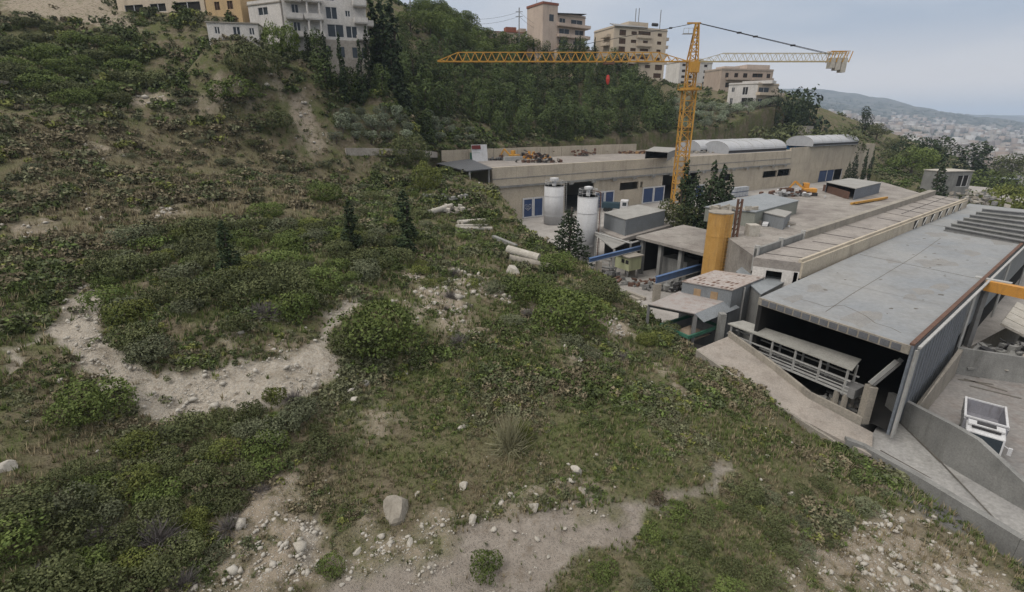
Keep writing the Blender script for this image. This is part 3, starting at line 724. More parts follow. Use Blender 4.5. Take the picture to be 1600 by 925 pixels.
ws = MB(); fdm = (m2x - m1x); Lm = np.linalg.norm(fdm); fdm /= Lm; fnm = np.array((fdm[1], -fdm[0]));
if fnm @ e1 > 0: fnm = -fnm
wall_cells(ws, m1x + fdm * .05, fdm, Lm - .05, YZ, -13.2, .3, [(Lm * .3, Lm * .64, -14.4, -13.45), (Lm * .88, Lm * .96, -14.6, -13.3)], fnm); ws.build('front_wall', white_w, mid)
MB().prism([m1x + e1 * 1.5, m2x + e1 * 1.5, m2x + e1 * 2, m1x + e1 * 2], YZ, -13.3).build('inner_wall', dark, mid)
gap = surf('slab_joint', (.045, .04, .038), None, None, .3, .95, 0, 2)
for k, t_ in enumerate((.035, .10, .17, .25, .36, .5, .58, .66, .73, .8, .88, .94)):
    a = m1x + (m4x - m1x) * t_; b = m2x + (m3x - m2x) * t_
    if k % 3 == 2: a = a + (b - a) * .25
    MB().beam((*a, MZ + .012), (*(b - e1n * .3), MZ + .012), .12 + .05 * (k % 2), .03).build('slab_joint', gap, mid)
MB().beam((*((m1x + (m4x - m1x) * .6) * .5 + (m2x + (m3x - m2x) * .6) * .5), MZ + .014), (*((m4x + m3x) * .5), MZ + .014), .1, .03).build('slab_joint', gap, mid)
# dark panels painting shaded arch openings on the step wall near its far end
for k in range(7):
    t_ = .54 + k * .062; c = m2x + (m3x - m2x) * t_ + e1n * .205
    MB().prism([c, c + e1 * 1.5, c + e1 * 1.5 + e1n * .02, c + e1n * .02], RZ + .05, MZ - .05).build('opening', dark, mid)
    MB().beam((*(c + e1 * .2 + e1n * .06), RZ + .1), (*(c + e1 * 1.2 + e1n * .06), MZ - .1), .15, .1).build('brace', pale_steel, mid)

# upper dirty roof with a long kerb wall
UZ = -12.5
k0 = P(1180, 384, UZ + 1.0); k1 = P(1452, 297, UZ + .9)
u_ = [P(1138, 372, UZ), np.array(k0), np.array(k1), P(1378, 284, UZ), P(1245, 298, UZ), P(1162, 322, UZ)]
upper = thing('upper_building', 'flat dusty grey roof strewn with junk and bounded by a long low concrete parapet', 'building', (u_[0][0], u_[0][1], YZ))
upts = [xy(p_) for p_ in u_]
MB().prism(upts, YZ, UZ).build('roof', roof_dirty, upper)
k0x, k1x = xy(k0), xy(k1); kd = (k1x - k0x) / np.linalg.norm(k1x - k0x); kn = np.array((kd[1], -kd[0]))
if kn @ fd < 0: kn = -kn
KL = float(np.linalg.norm(k1x - k0x))
for k in range(2):
    s0, s1 = (0, 5.3) if k == 0 else (5.5, 10.8)
    MB().prism([k0x + kd * s0, k0x + kd * s1, k0x + kd * s1 + kn * .25, k0x + kd * s0 + kn * .25], MZ - .3, UZ + .75).build('parapet', grey_conc, upper)
MB().prism([k0x + kd * 11, k1x, k1x + kn * 1.0, k0x + kd * 11 + kn * .5], MZ - .3, UZ + .95).build('parapet', concrete, upper)
for s0 in (0, 5.3, 10.85): MB().prism([k0x + kd * s0 - kn * .05, k0x + kd * (s0 + .22) - kn * .05, k0x + kd * (s0 + .22) + kn * .4, k0x + kd * s0 + kn * .4], -14, UZ + 1.05).build('post', pale_steel, upper)
# ------------------------------------------------------------------ ramp, walls, sheds, silos
def zat(p, v):
    b = (462.5 - v) / F; return float(p[1]) * (-SP + b * CP) / (CP + b * SP)
def strip(m, L, Rr, th):
    Lp = [P(*t) for t in L]; Rp = [P(*t) for t in Rr]
    for a, b, c, d_ in zip(Lp[:-1], Lp[1:], Rp[1:], Rp[:-1]): m.prism([a, b, c, d_], [q_[2] - th for q_ in (a, b, c, d_)], [q_[2] for q_ in (a, b, c, d_)])
    return m
m = strip(MB(), [(1088, 546, -17.6), (1170, 602, -18.6), (1250, 654, -19.6), (1362, 712, -20.6)], [(1137, 526, -17.4), (1200, 572, -18.3), (1262, 622, -19.2), (1364, 676, -20.15)], 3)
tag(m.build('access_path', path_conc), kind='structure')
def polywall(m, pts, th, zb):
    """pts: (xy, ztop) list, wall thickness th to the left of travel"""
    for (a, za), (b, zb_) in zip(pts[:-1], pts[1:]):
        d_ = (b - a) / np.linalg.norm(b - a); s_ = np.array((-d_[1], d_[0])) * th
        m.prism([a, b, b + s_, a + s_], zb, [za, zb_, zb_, za])
    return m
pw = [P(1137, 526, -17.4), P(1200, 572, -18.3), P(1262, 622, -19.2), P(1345, 663, -20.0)]
m = polywall(MB(), [(xy(q_), q_[2] + .5) for q_ in pw], .22, -22)
w_ = m.build('low_wall', concrete); tag(w_, 'long low concrete wall stepping down beside the pinkish concrete path', 'wall')
m = polywall(MB(), [(xy(P(*t)), t[2] + .12) for t in ((1090, 548, -17.6), (1170, 604, -18.6), (1250, 656, -19.6), (1340, 712, -20.5))], -.2, -23)
tag(m.build('path_edge', concrete), kind='structure')
# ramp and its kerb wall
rl = [(1350, 700, -20.8), (1440, 752, -20.8), (1600, 850, -20.5), (1760, 945, -20.3)]
rr = [(1386, 640, -20.2), (1472, 718, -20.45), (1601, 793, -20.3), (1760, 879, -20.1)]
tag(strip(MB(), rl, rr, 2.5).build('ramp', road_conc), kind='structure')
m = polywall(MB(), [(xy(P(u, v, z)), z + .45) for u, v, z in [(1318, 690, -20.4), (1350, 702, -20.75)] + rl[1:]], -.45, -23.4)
tag(m.build('kerb_wall', grey_conc), 'thick low kerb wall of weathered concrete on the hill side of the ramp', 'wall')
m = MB()
for (a, b, w_) in (((1376, 704, -20.72), (1462, 752, -20.74), .07), ((1404, 657, -20.24), (1470, 722, -20.45), .16), ((1470, 722, -20.45), (1556, 813, -20.4), .07)):
    pa, pb = P(*a), P(*b); m.beam(pa + (0, 0, .02), pb + (0, 0, .02), w_, .03)
tag(m.build('ramp_seam', tar), kind='structure')
# retaining wall between ramp and truck yard
TYZ = -20.5
rw = [(1382, 636, -20.1, -18.85), (1471, 719, -20.35, -17.8), (1508, 742, -20.35, -17.85), (1600, 794, -20.2, -18.95), (1760, 880, -20.0, -19.5)]
m = polywall(MB(), [(xy(P(u, v, z)), zt) for u, v, z, zt in rw], .35, -23)
ret = tag(m.build('retaining_wall', grey_conc), 'bare concrete retaining wall with a kinked top between the ramp and the dump truck', 'wall')
# truck yard floor and its back wall
bk0 = xy(b2) + rdir * 15.6 + rp * .5; bk1 = xy(P(1600, 600, TYZ)); bkd = (bk1 - bk0) / np.linalg.norm(bk1 - bk0); bk2 = bk0 + bkd * 24
fpts = [xy(P(u, v, z)) + (.17, .05) for u, v, z, _ in rw]
m = MB(); m.prism(fpts + [bk2 + (5, 0), bk2, bk0, xy(b2) + rp * .5 + rdir * 1], -23.3, TYZ); tag(m.build('truck_yard', yard_soil), kind='structure')
bkn = np.array((-bkd[1], bkd[0]));
if bkn[1] < 0: bkn = -bkn
m = MB(); m.prism([bk0, bk2, bk2 + bkn * .3, bk0 + bkn * .3], YZ - .9, [-18.1, -18.7, -18.7, -18.1])
tag(m.build('yard_wall', grey_conc), 'stained grey concrete wall closing the far side of the truck yard', 'wall')
m = MB(); s0 = xy(b2) + rp * .85; m.prism([s0 + rdir * 2.6, s0 + rdir * 15.4, s0 + rdir * 15.4 - rp * .3, s0 + rdir * 2.6 - rp * .3], YZ - .9, [-18.6, -18.1, -18.1, -19.0])
tag(m.build('side_wall', concrete), 'pale concrete wall along the blue-grey side of the big hall', 'wall')
m = MB()
for k in range(4):
    a_ = P(1488 + k * 9, 582 + k * 5 + (k % 2) * 6, TYZ); b_ = P(1530 + k * 22, 590 + k * 11, TYZ)
    m.beam(a_ + (0, 0, .015), b_ + (0, 0, .015), .2, .03)
tag(m.build('tyre_tracks', tar), kind='structure')

# --- sheds ---------------------------------------------------------
def shed(name, label, cat, roofpx, zt, zb, rmat, wmat, slope=0, open_sides=(), over=.15, th=.1, rname='roof', wname='wall', mat_by_side=None):
    pts = [P(u, v, zt) for u, v in roofpx]; c = sum(xy(p_) for p_ in pts) / len(pts)
    t = thing(name, label, cat, (c[0], c[1], zb))
    MB().prism([xy(p_) for p_ in pts], zt - th, zt).build(rname, rmat, t)
    ins = [c + (xy(p_) - c) * (1 - over / max(1, np.linalg.norm(xy(p_) - c))) for p_ in pts]
    k = len(ins)
    for i_ in range(k):
        if i_ in open_sides: continue
        a, b = ins[i_], ins[(i_ + 1) % k]; d_ = (b - a) / np.linalg.norm(b - a); n_ = np.array((-d_[1], d_[0]))
        if n_ @ (c - a) < 0: n_ = -n_
        sh = .09
        MB().prism([a + d_ * sh * 0, b - d_ * (sh + .002), b - d_ * (sh + .002) + n_ * sh, a + n_ * sh], zb, zt - th - .002).build(wname, (mat_by_side or {}).get(i_, wmat), t)
    return t, pts, ins
# grey shed on a platform beside the white silo
s1, p_, i1 = shed('storage_shed', 'light grey sheet metal shed on a platform right of the near white silo', 'shed', [(943, 332), (978, 343), (1041, 328), (997, 319.5)], -13.4, -15.8, metal_roof_pale, grey_panel)
pl = thing('platform', 'concrete platform building carrying the light grey shed, with a lean-to roof in front', 'platform', (p_[1][0], p_[1][1], YZ))
c_ = sum(xy(q_) for q_ in p_) / 4
MB().prism([c_ + (xy(q_) - c_) * 1.25 for q_ in p_], -16.3, -15.81).build('roof', roof_slab, pl)
MB().prism([c_ + (xy(q_) - c_) * .9 for q_ in p_], YZ, -16.3).build('wall', dark, pl)
lt = [P(929, 366, -15.9), P(958, 388.5, -16.3), P(984, 376, -16.3), P(944, 357, -15.9)]
MB().quad3(lt, .12).build('lean_to_roof', metal_roof_pale, pl)
for q_ in (lt[0], lt[1], lt[2]): MB().beam((q_[0] + .2, q_[1] + .2, YZ), (q_[0] + .2, q_[1] + .2, q_[2] - .15), .25).build('post', pale_steel, pl)
MB().path([(*xy(P(930, 363, -15.6)), -15.6), (*xy(P(985, 380, -15.4)), -15.4), (*xy(P(1003, 375, -15.4)), -15.4)], .12).build('pipe', pale_steel, pl)
# open hall behind the ochre silo
oz = -14.8
op = [P(994, 369, oz), P(1100, 396, oz), P(1149, 390, oz), P(1180, 377.5, oz), P(1120, 362, oz), P(1068, 351, oz)]
oh = thing('open_hall', 'open-fronted workshop with dusty flat brown-grey roof and dark interior behind the ochre silo', 'workshop', (op[0][0], op[0][1], YZ))
MB().prism([xy(q_) for q_ in op], oz - .35, oz).build('roof', roof_dirty, oh)
d01 = (xy(op[1]) - xy(op[0])); L01 = np.linalg.norm(d01); d01 /= L01; n01 = np.array((-d01[1], d01[0]))
if n01[1] < 0: n01 = -n01
for s in (.4, 3.6, 6.9, L01 - .5):
    c = xy(op[0]) + d01 * s + n01 * .5
    MB().prism([c, c + d01 * .5, c + d01 * .5 + n01 * .5, c + n01 * .5], YZ, oz - .35).build('column', grey_conc, oh)
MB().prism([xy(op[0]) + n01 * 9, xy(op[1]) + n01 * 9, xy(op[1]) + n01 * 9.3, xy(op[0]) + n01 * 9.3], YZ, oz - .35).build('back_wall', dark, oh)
MB().prism([xy(op[0]) + n01 * 2 + d01 * 3, xy(op[0]) + n01 * 2.3 + d01 * 7, xy(op[0]) + n01 * 4.5 + d01 * 7, xy(op[0]) + n01 * 4.5 + d01 * 3], YZ, -17.2).build('partition', grey_conc, oh)
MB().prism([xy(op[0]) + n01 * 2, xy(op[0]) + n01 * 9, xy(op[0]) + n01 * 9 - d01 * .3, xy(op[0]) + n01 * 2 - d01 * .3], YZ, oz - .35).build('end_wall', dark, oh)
MB().prism([xy(op[2]), xy(op[3]), xy(op[3]) + (-.2, .2), xy(op[2]) + (-.2, .2)], YZ, oz - .35).build('side_wall', grey_panel, oh)
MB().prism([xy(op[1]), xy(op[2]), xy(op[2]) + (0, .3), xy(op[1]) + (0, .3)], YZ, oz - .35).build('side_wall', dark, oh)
# monorail beams
def monorail(u0, v0, u1, v1, z, label, mat, foot=None, h=.8):
    a = P(u0, v0, z); b = P(u1, v1, z); t = thing('runway_beam', label, 'beam', (a[0], a[1], YZ))
    m = MB(); m.beam(a, b, .10, h)
    m.build('web', mat, t)
    for s_ in (-1, 1): MB().beam(a + (0, 0, s_ * (h / 2 + .035)), b + (0, 0, s_ * (h / 2 + .035)), .4, .07).build('flange', mat if s_ > 0 else pale_steel, t)
    if foot is not None:
        for f_ in foot:
            c = a + (b - a) * f_; MB().beam((c[0], c[1], YZ), (c[0], c[1], z - h / 2 - .075), .75, .75).build('column', concrete, t)
    return t
monorail(921, 407, 1006, 386, -16.4, 'blue and white steel runway beam sloping past the foot of the near white silo', blue_beam, (.16, .8), .45)
monorail(1025, 438, 1096, 417.5, -17.3, 'bright blue steel beam resting on a stubby concrete column left of the ochre silo', blue_beam, (.04,), .75)
# cabin under the first beam
cb = P(962, 432, YZ); t = thing('control_cabin', 'small yellowish control cabin with two dark windows on legs beside the open workshop', 'cabin', (cb[0], cb[1], YZ))
cdx = d01; cdy = n01; c0 = xy(cb) - cdx * .3
def fr4(c, dx, dy, a, b): return [c, c + dx * a, c + dx * a + dy * b, c + dy * b]
MB().prism(fr4(c0, cdx, cdy, 2.6, 2.2), -18.7, -16.9).build('body', surf('cabin_cream', (.38, .40, .24), (.33, .34, .22), None, .6, .8, 0, 1), t)
MB().prism(fr4(c0 - cdx * .2 - cdy * .25, cdx, cdy, 3.0, 2.7), -16.9, -16.75).build('roof', concrete, t)
for s in (1.2, 1.95): MB().prism(fr4(c0 + cdx * s - cdy * .03, cdx, cdy, .55, .03), -17.8, -17.3).build('window', dark, t)
for a, b in ((.1, .1), (2.3, .1), (.1, 2), (2.3, 2)): q_ = c0 + cdx * a + cdy * b; MB().beam((*q_, YZ), (*q_, -18.7), .15).build('leg', steel, t)
rt = thing('steel_walkway', 'rusty steel walkway with handrails under the runway beam near the white silo', 'walkway', (*(c0 - cdx * 3), YZ))
for z_ in (-18.7, -18.1, -17.6): MB().beam((*(c0 - cdx * 4.2 - cdy * .8), z_ - .5), (*(c0 - cdy * .8), z_), .12).build('rail', pale_steel, rt)
MB().beam((*(c0 - cdx * 4.2), -19.5), (*(c0 - cdx * .1), -19), 1.1, .1).build('deck', steel, rt)
for s in (0.2, 2, 3.9): MB().beam((*(c0 - cdx * s - cdy * .8), YZ), (*(c0 - cdx * s - cdy * .8), -17.8), .1).build('post', steel, rt)

# tall shed with rust-blotched roof, canopy with tilted flap, hopper
ts, tp, ti = shed('rusty_roofed_shed', 'tall grey sheet metal shed with a rust-blotched roof in front of the ochre silo', 'shed', [(1065, 439), (1145, 453), (1195, 432.5), (1117, 422)], -14.1, YZ, rusty_roof, grey_panel, over=.1)
for a_, b_ in ((.26, .40), (.60, .74)):
    q0 = ti[0] + (ti[1] - ti[0]) * a_; q1 = ti[0] + (ti[1] - ti[0]) * b_; n_ = np.array((d01[1], -d01[0])) * .04
    MB().prism([q0 + n_, q1 + n_, q1 + n_ * .1, q0 + n_ * .1], -16.2, -14.6).build('panel', surf('tan_panel', (.36, .25, .15), None, None, .5, .8, 0, 1), ts)
rr_ = np.random.RandomState(2)
for i_ in range(11):
    for j_ in range(4):
        if rr_.rand() < (.25 if j_ < 1 else .55): continue
        a_ = i_ / 11 + .01; b_ = (0, .17, .33, .82)[j_] if j_ != 2 else .3
        def rp_(s_, t_): return xy(tp[0]) * (1 - s_) * (1 - t_) + xy(tp[1]) * s_ * (1 - t_) + xy(tp[3]) * (1 - s_) * t_ + xy(tp[2]) * s_ * t_
        s0_, s1_, t0_, t1_ = a_, a_ + rr_.uniform(.03, .06), b_ + .02, b_ + rr_.uniform(.07, .13)
        MB().prism([rp_(s0_, t0_), rp_(s1_, t0_), rp_(s1_, t1_), rp_(s0_, t1_)], -14.1 - .005, -14.1 + .012).build('rust_patch', rust, ts)
for s in (.35, .62):
    q0 = ti[1] + (ti[2] - ti[1]) * s; MB().beam((*(q0 + (.08, -.06)), -18), (*(q0 + (.08, -.06)), -14.3), .12).build('downpipe', pale_steel, ts)
cz = -15.3
q = [P(1013, 475, cz), P(1086, 490, cz - .05), P(1139, 467.5, cz), P(1061, 455, cz + .1)]
cn2 = thing('loading_canopy', 'weathered sheet metal canopy with a tilted front flap over the green-edged hopper', 'canopy', (q[1][0], q[1][1], -19))
MB().quad3(q, .08).build('roof', surf('canopy_rusty', (.34, .32, .31), (.30, .27, .255), (.20, .10, .07), .6, .8, 0, .7, False, .3, ('X', 9, .5)), cn2)
MB().quad3([q[1] + (0, 0, -.02), P(1100, 503.5, cz - .75), P(1156, 480.5, cz - .75), q[2] + (0, 0, -.02)], .06).build('flap', metal_roof, cn2)
for pt, w in ((q[0], .2), (q[1], .28)): MB().beam((pt[0] + .1, pt[1] + .15, YZ), (pt[0] + .1, pt[1] + .15, pt[2] - .1), w).build('post', steel, cn2)
qq = P(1128, 498, -16.1); MB().beam((qq[0], qq[1], YZ), (qq[0], qq[1], -15.6), .6, .5).build('column', grey_conc, cn2)
m = MB(); m.beam(q[0] + (.1, .1, -.2), q[1] + (.1, .1, -.2), .12, .18); m.beam(q[1] + (0, .1, -.2), q[2] + (0, 0, -.2), .12, .18); m.build('edge_beam', dark_steel, cn2)
hp = [P(1032, 508, -17.1), P(1076, 527, -17.3), P(1124, 510, -17.2), P(1080, 493, -17.1)]
ho = thing('hopper', 'steel aggregate hopper with green rim and sandy pile inside under the near canopy', 'hopper', (*xy(hp[1]), YZ))
hc = sum(xy(x_) for x_ in hp) / 4
for a, b in zip(hp, hp[1:] + hp[:1]):
    ia = hc + (xy(a) - hc) * .35; ib = hc + (xy(b) - hc) * .35
    MB().add([a, b, (*ib, -18.6), (*ia, -18.6)], [(0, 1, 2, 3), (3, 2, 1, 0)][:1]).build('chute_plate', steel, ho)
    MB().beam(a, b, .16, .28).build('rim', green_paint, ho)
MB().add([(*(hc + (xy(x_) - hc) * .75), -18.0) for x_ in hp] + [(*hc, -17.1)], [(0, 1, 4), (1, 2, 4), (2, 3, 4), (3, 0, 4)]).build('sand_pile', sand, ho)
for x_ in hp: MB().beam((*(hc + (xy(x_) - hc) * .9), YZ), (*(hc + (xy(x_) - hc) * .9), -17.3), .16).build('leg', steel, ho)
# grey roof between rusty shed and middle building
shed('annex', 'low annex with flat grey roof between the rust-blotched shed and the slab-roofed building', 'annex', [(1189, 460), (1247, 429), (1174, 405), (1150, 424)], -14.35, YZ, metal_roof, grey_conc)
# sheds on the dirty roof
s2, _, j2 = shed('rooftop_shed', 'large pale grey shed with a wide flat metal roof standing on the dusty roof', 'shed', [(1101, 323), (1181, 331), (1249, 313), (1194.5, 301.5), (1142, 313)], -10.6, UZ + .003, metal_roof, surf('olive_panel', (.25, .26, .23), None, None, .5, .7, 0, .5))
shed('rooftop_annex', 'small grey lean-to against the front of the large rooftop shed', 'shed', [(1183, 329), (1227, 339), (1238, 331), (1200, 323)], -10.9, UZ + .003, metal_roof_pale, grey_panel)
s3, _, j3 = shed('rooftop_shed', 'grey flat-roofed shed open on its left side near the far end of the dusty roof', 'shed', [(1290, 284), (1337.5, 294.5), (1378, 285), (1328, 278)], -10.6, UZ + .003, metal_roof_pale, blue_panel, open_sides=(0,))
MB().prism([j3[0] + (.8, .8), j3[1] + (-.3, .8), j3[1] + (-.3, 2), j3[0] + (.8, 2)], UZ + .01, -11.3).build('junk', rust, s3)

# --- silos ----------------------------------------------------------
def silo(u, vb, dd, rad_, vt, label, mat, n=28):
    c = D(u, vb, dd); zt = zat(c, vt); t = thing('silo', label, 'silo', (c[0], c[1], YZ)); c = (c[0], c[1], YZ); h = zt - YZ
    MB().lathe(c, [(rad_, .1), (rad_, h)], n).build('body', mat, t, smooth_=(n > 12))
    for k in range(4): MB().lathe(c, [(rad_ + .03, h * (k + 1) / 4 - .08), (rad_ + .03, h * (k + 1) / 4)], n).build('band', mat, t)
    return t, c, h
sa, c, h = silo(864.5, 343, 102.5, 1.95, 290, 'squat white silo in front of the first pair of blue doors', silo_white)
MB().lathe(c, [(.45, h), (.45, h + .9), (.9, h + 1.0), (.9, h + 1.5), (.3, h + 1.6)], 12).build('filter_vent', white_paint, sa)
def rail_ring(t, c, r_, z, n=10, mat=pale_steel):
    m = MB(); pts = [(c[0] + r_ * math.cos(6.283 * k / n), c[1] + r_ * math.sin(6.283 * k / n), c[2] + z) for k in range(n + 1)]
    for p_ in pts[:-1]: m.beam(p_, (p_[0], p_[1], p_[2] + 1.0), .045)
    for a, b in zip(pts[:-1], pts[1:]): m.beam((a[0], a[1], a[2] + 1), (b[0], b[1], b[2] + 1), .045); m.beam((a[0], a[1], a[2] + .5), (b[0], b[1], b[2] + .5), .035)
    m.build('railing', mat, t)
def ladder(t, x, y, z0, z1, dx=(1, 0), w=.45, mat=pale_steel):
    m = MB(); dx = np.array(dx, float)
    for s in (-1, 1): q_ = np.array((x, y)) + dx * s * w / 2; m.beam((*q_, z0), (*q_, z1), .06)
    z = z0 + .3
    while z < z1: m.beam((*(np.array((x, y)) - dx * w / 2), z), (*(np.array((x, y)) + dx * w / 2), z), .04); z += .4
    m.build('ladder', mat, t)
rail_ring(sa, c, 1.8, h, 8, white_paint)
ladder(sa, c[0] + 2.25, c[1] - .3, YZ, YZ + h + 1.2)
sb, c, h = silo(914, 404, 76.5, 1.5, 306, 'slender tall white silo behind the dark conifer', silo_white)
MB().lathe(c, [(.3, h), (.3, h + .9), (.62, h + 1.0), (.62, h + 1.3), (.2, h + 1.4)], 12).build('filter_vent', white_paint, sb)
rail_ring(sb, c, 1.35, h, 8, white_paint); ladder(sb, c[0] + 1.75, c[1] - .4, YZ, YZ + h + 1)
MB().path([(c[0] + 1.7, c[1] - .9, YZ + .5), (c[0] + 1.7, c[1] - .9, YZ + h + .6), (c[0] + .6, c[1] - .3, YZ + h + .8)], .08).build('fill_pipe', rust, sb)
sc, c, h = silo(1117, 405, 58.5, 1.36, 332, 'ochre yellow faceted silo with ladder rungs behind the rust-blotched shed', silo_yellow, 10)
MB().lathe(c, [(1.42, h), (1.42, h + .12)], 10).build('top_plate', concrete, sc)
ladder(sc, c[0] + .35, c[1] - 1.47, YZ + 1, YZ + h, w=.7, mat=silo_yellow)
pc = D(1148, 372, 57.0); zt = zat(pc, 311)
rpst = thing('rusty_mast', 'tall rust-brown steel mast standing right beside the ochre silo', 'mast', (pc[0], pc[1], YZ))
for s in (-.22, .22): MB().beam((pc[0] + s, pc[1], YZ), (pc[0] + s, pc[1], zt), .2, .2).build('chord', rust, rpst)
m = MB(); k = YZ + .3
while k < zt - .6: m.beam((pc[0] - .22, pc[1], k), (pc[0] + .22, pc[1], k + .5), .09); k += .6
m.build('lacing', rust, rpst)

# covered conveyor gallery
gz = -16.4
g0, g1, g2, g3 = P(1137, 505, gz), P(1332, 578, gz), P(1346, 561, gz), P(1161, 500.5, gz)
ga = thing('conveyor_gallery', 'long narrow roofed conveyor gallery with rail sides crossing in front of the dark hall opening', 'conveyor', (*xy(g1), YZ))
MB().quad3([g0, g1, g2, g3], .1).build('roof', surf('gallery_roof', (.34, .335, .31), None, None, .5, .85, 0, .4, False), ga)
gd = xy(g1) - xy(g0); GL = np.linalg.norm(gd); gd /= GL; gn = np.array((-gd[1], gd[0]))
if gn @ (xy(g2) - xy(g1)) < 0: gn = -gn
for off in (.15, 1.35):
    for dz_, w in ((-.95, .09), (-1.45, .07), (-1.7, .12), (-1.95, .14)):
        MB().beam((*(xy(g0) + gn * off), gz + dz_), (*(xy(g1) + gn * off), gz + dz_), w).build('rail', pale_steel, ga)
    for k in range(6):
        c = xy(g0) + gd * (.3 + k * (GL - .6) / 5) + gn * off
        MB().beam((*c, gz - 2.0), (*c, gz - .1), .12).build('post', pale_steel, ga)
MB().beam((*(xy(g0) + gn * .75), gz - 1.85), (*(xy(g1) + gn * .75), gz - 1.85), .9, .1).build('belt', dark_steel, ga)
for f_ in (.38, .93, .99):
    for off in (.2, 1.3):
        c = xy(g0) + gd * GL * f_ + gn * off; MB().beam((*c, YZ), (*c, gz - 2.0), .26).build('leg', concrete, ga)
MB().beam((*(xy(g1) + gn * .1), gz - 1.8), (*(xy(g1) + gn * 1.5), gz - 1.8), .9, .7).build('drive_drum', steel, ga)
# pillar and inclined conveyor by the ramp
pp = P(1347, 659, YZ); zt = zat(pp, 603)
pil = thing('concrete_pillar', 'thick concrete pillar at the head of the ramp holding an inclined steel trough', 'pillar', (*xy(pp), YZ))
MB().beam((*xy(pp), YZ), (*xy(pp), zt), .62, .5).build('shaft', concrete, pil)
e0 = np.array((*(xy(pp)), zt + .15)); e1_ = np.array((*(xy(b2) + rdir * 1.2 - rp * .6), -15.2))
MB().beam(e0, e1_, .5, .12).build('trough', steel, pil)
for s in (-.27, .27): MB().beam(e0 + (s, s * .5, .12), e1_ + (s, s * .5, .12), .08, .3).build('trough_side', pale_steel, pil)
# floor channels under the gallery
m = MB()
for k in range(6):
    a_ = P(1222 + k * 17, 590 + k * 7, YZ); m.beam(a_ + (0, 0, .012), a_ + np.array((*(rdir * 3.6), .012)), .22 if k % 2 else .12, .02)
tag(m.build('floor_channels', gap), kind='structure')
# precast beams lying by the hill foot and in the yard
def beam_prop(name, label, cat, p, q_, w, h, mat, group=None):
    t = MB().beam(p, q_, w, h).build(name, mat); return tag(t, label, cat, group)
for k, (u0, v0, u1, v1) in enumerate(((963, 462, 992, 475), (972, 459, 1000, 470), (980, 456, 1008, 467), (975, 484, 1000, 472), (983, 490, 1012, 478))):
    a_, b_ = P(u0, v0, YZ + .2), P(u1, v1, YZ + .2)
    beam_prop('precast_beam', 'pale precast concrete beam lying on the dusty yard floor by the hill foot', 'beam', a_, b_, .4, .35, palestone if k > 2 else concrete, 'precast beams on the yard floor')
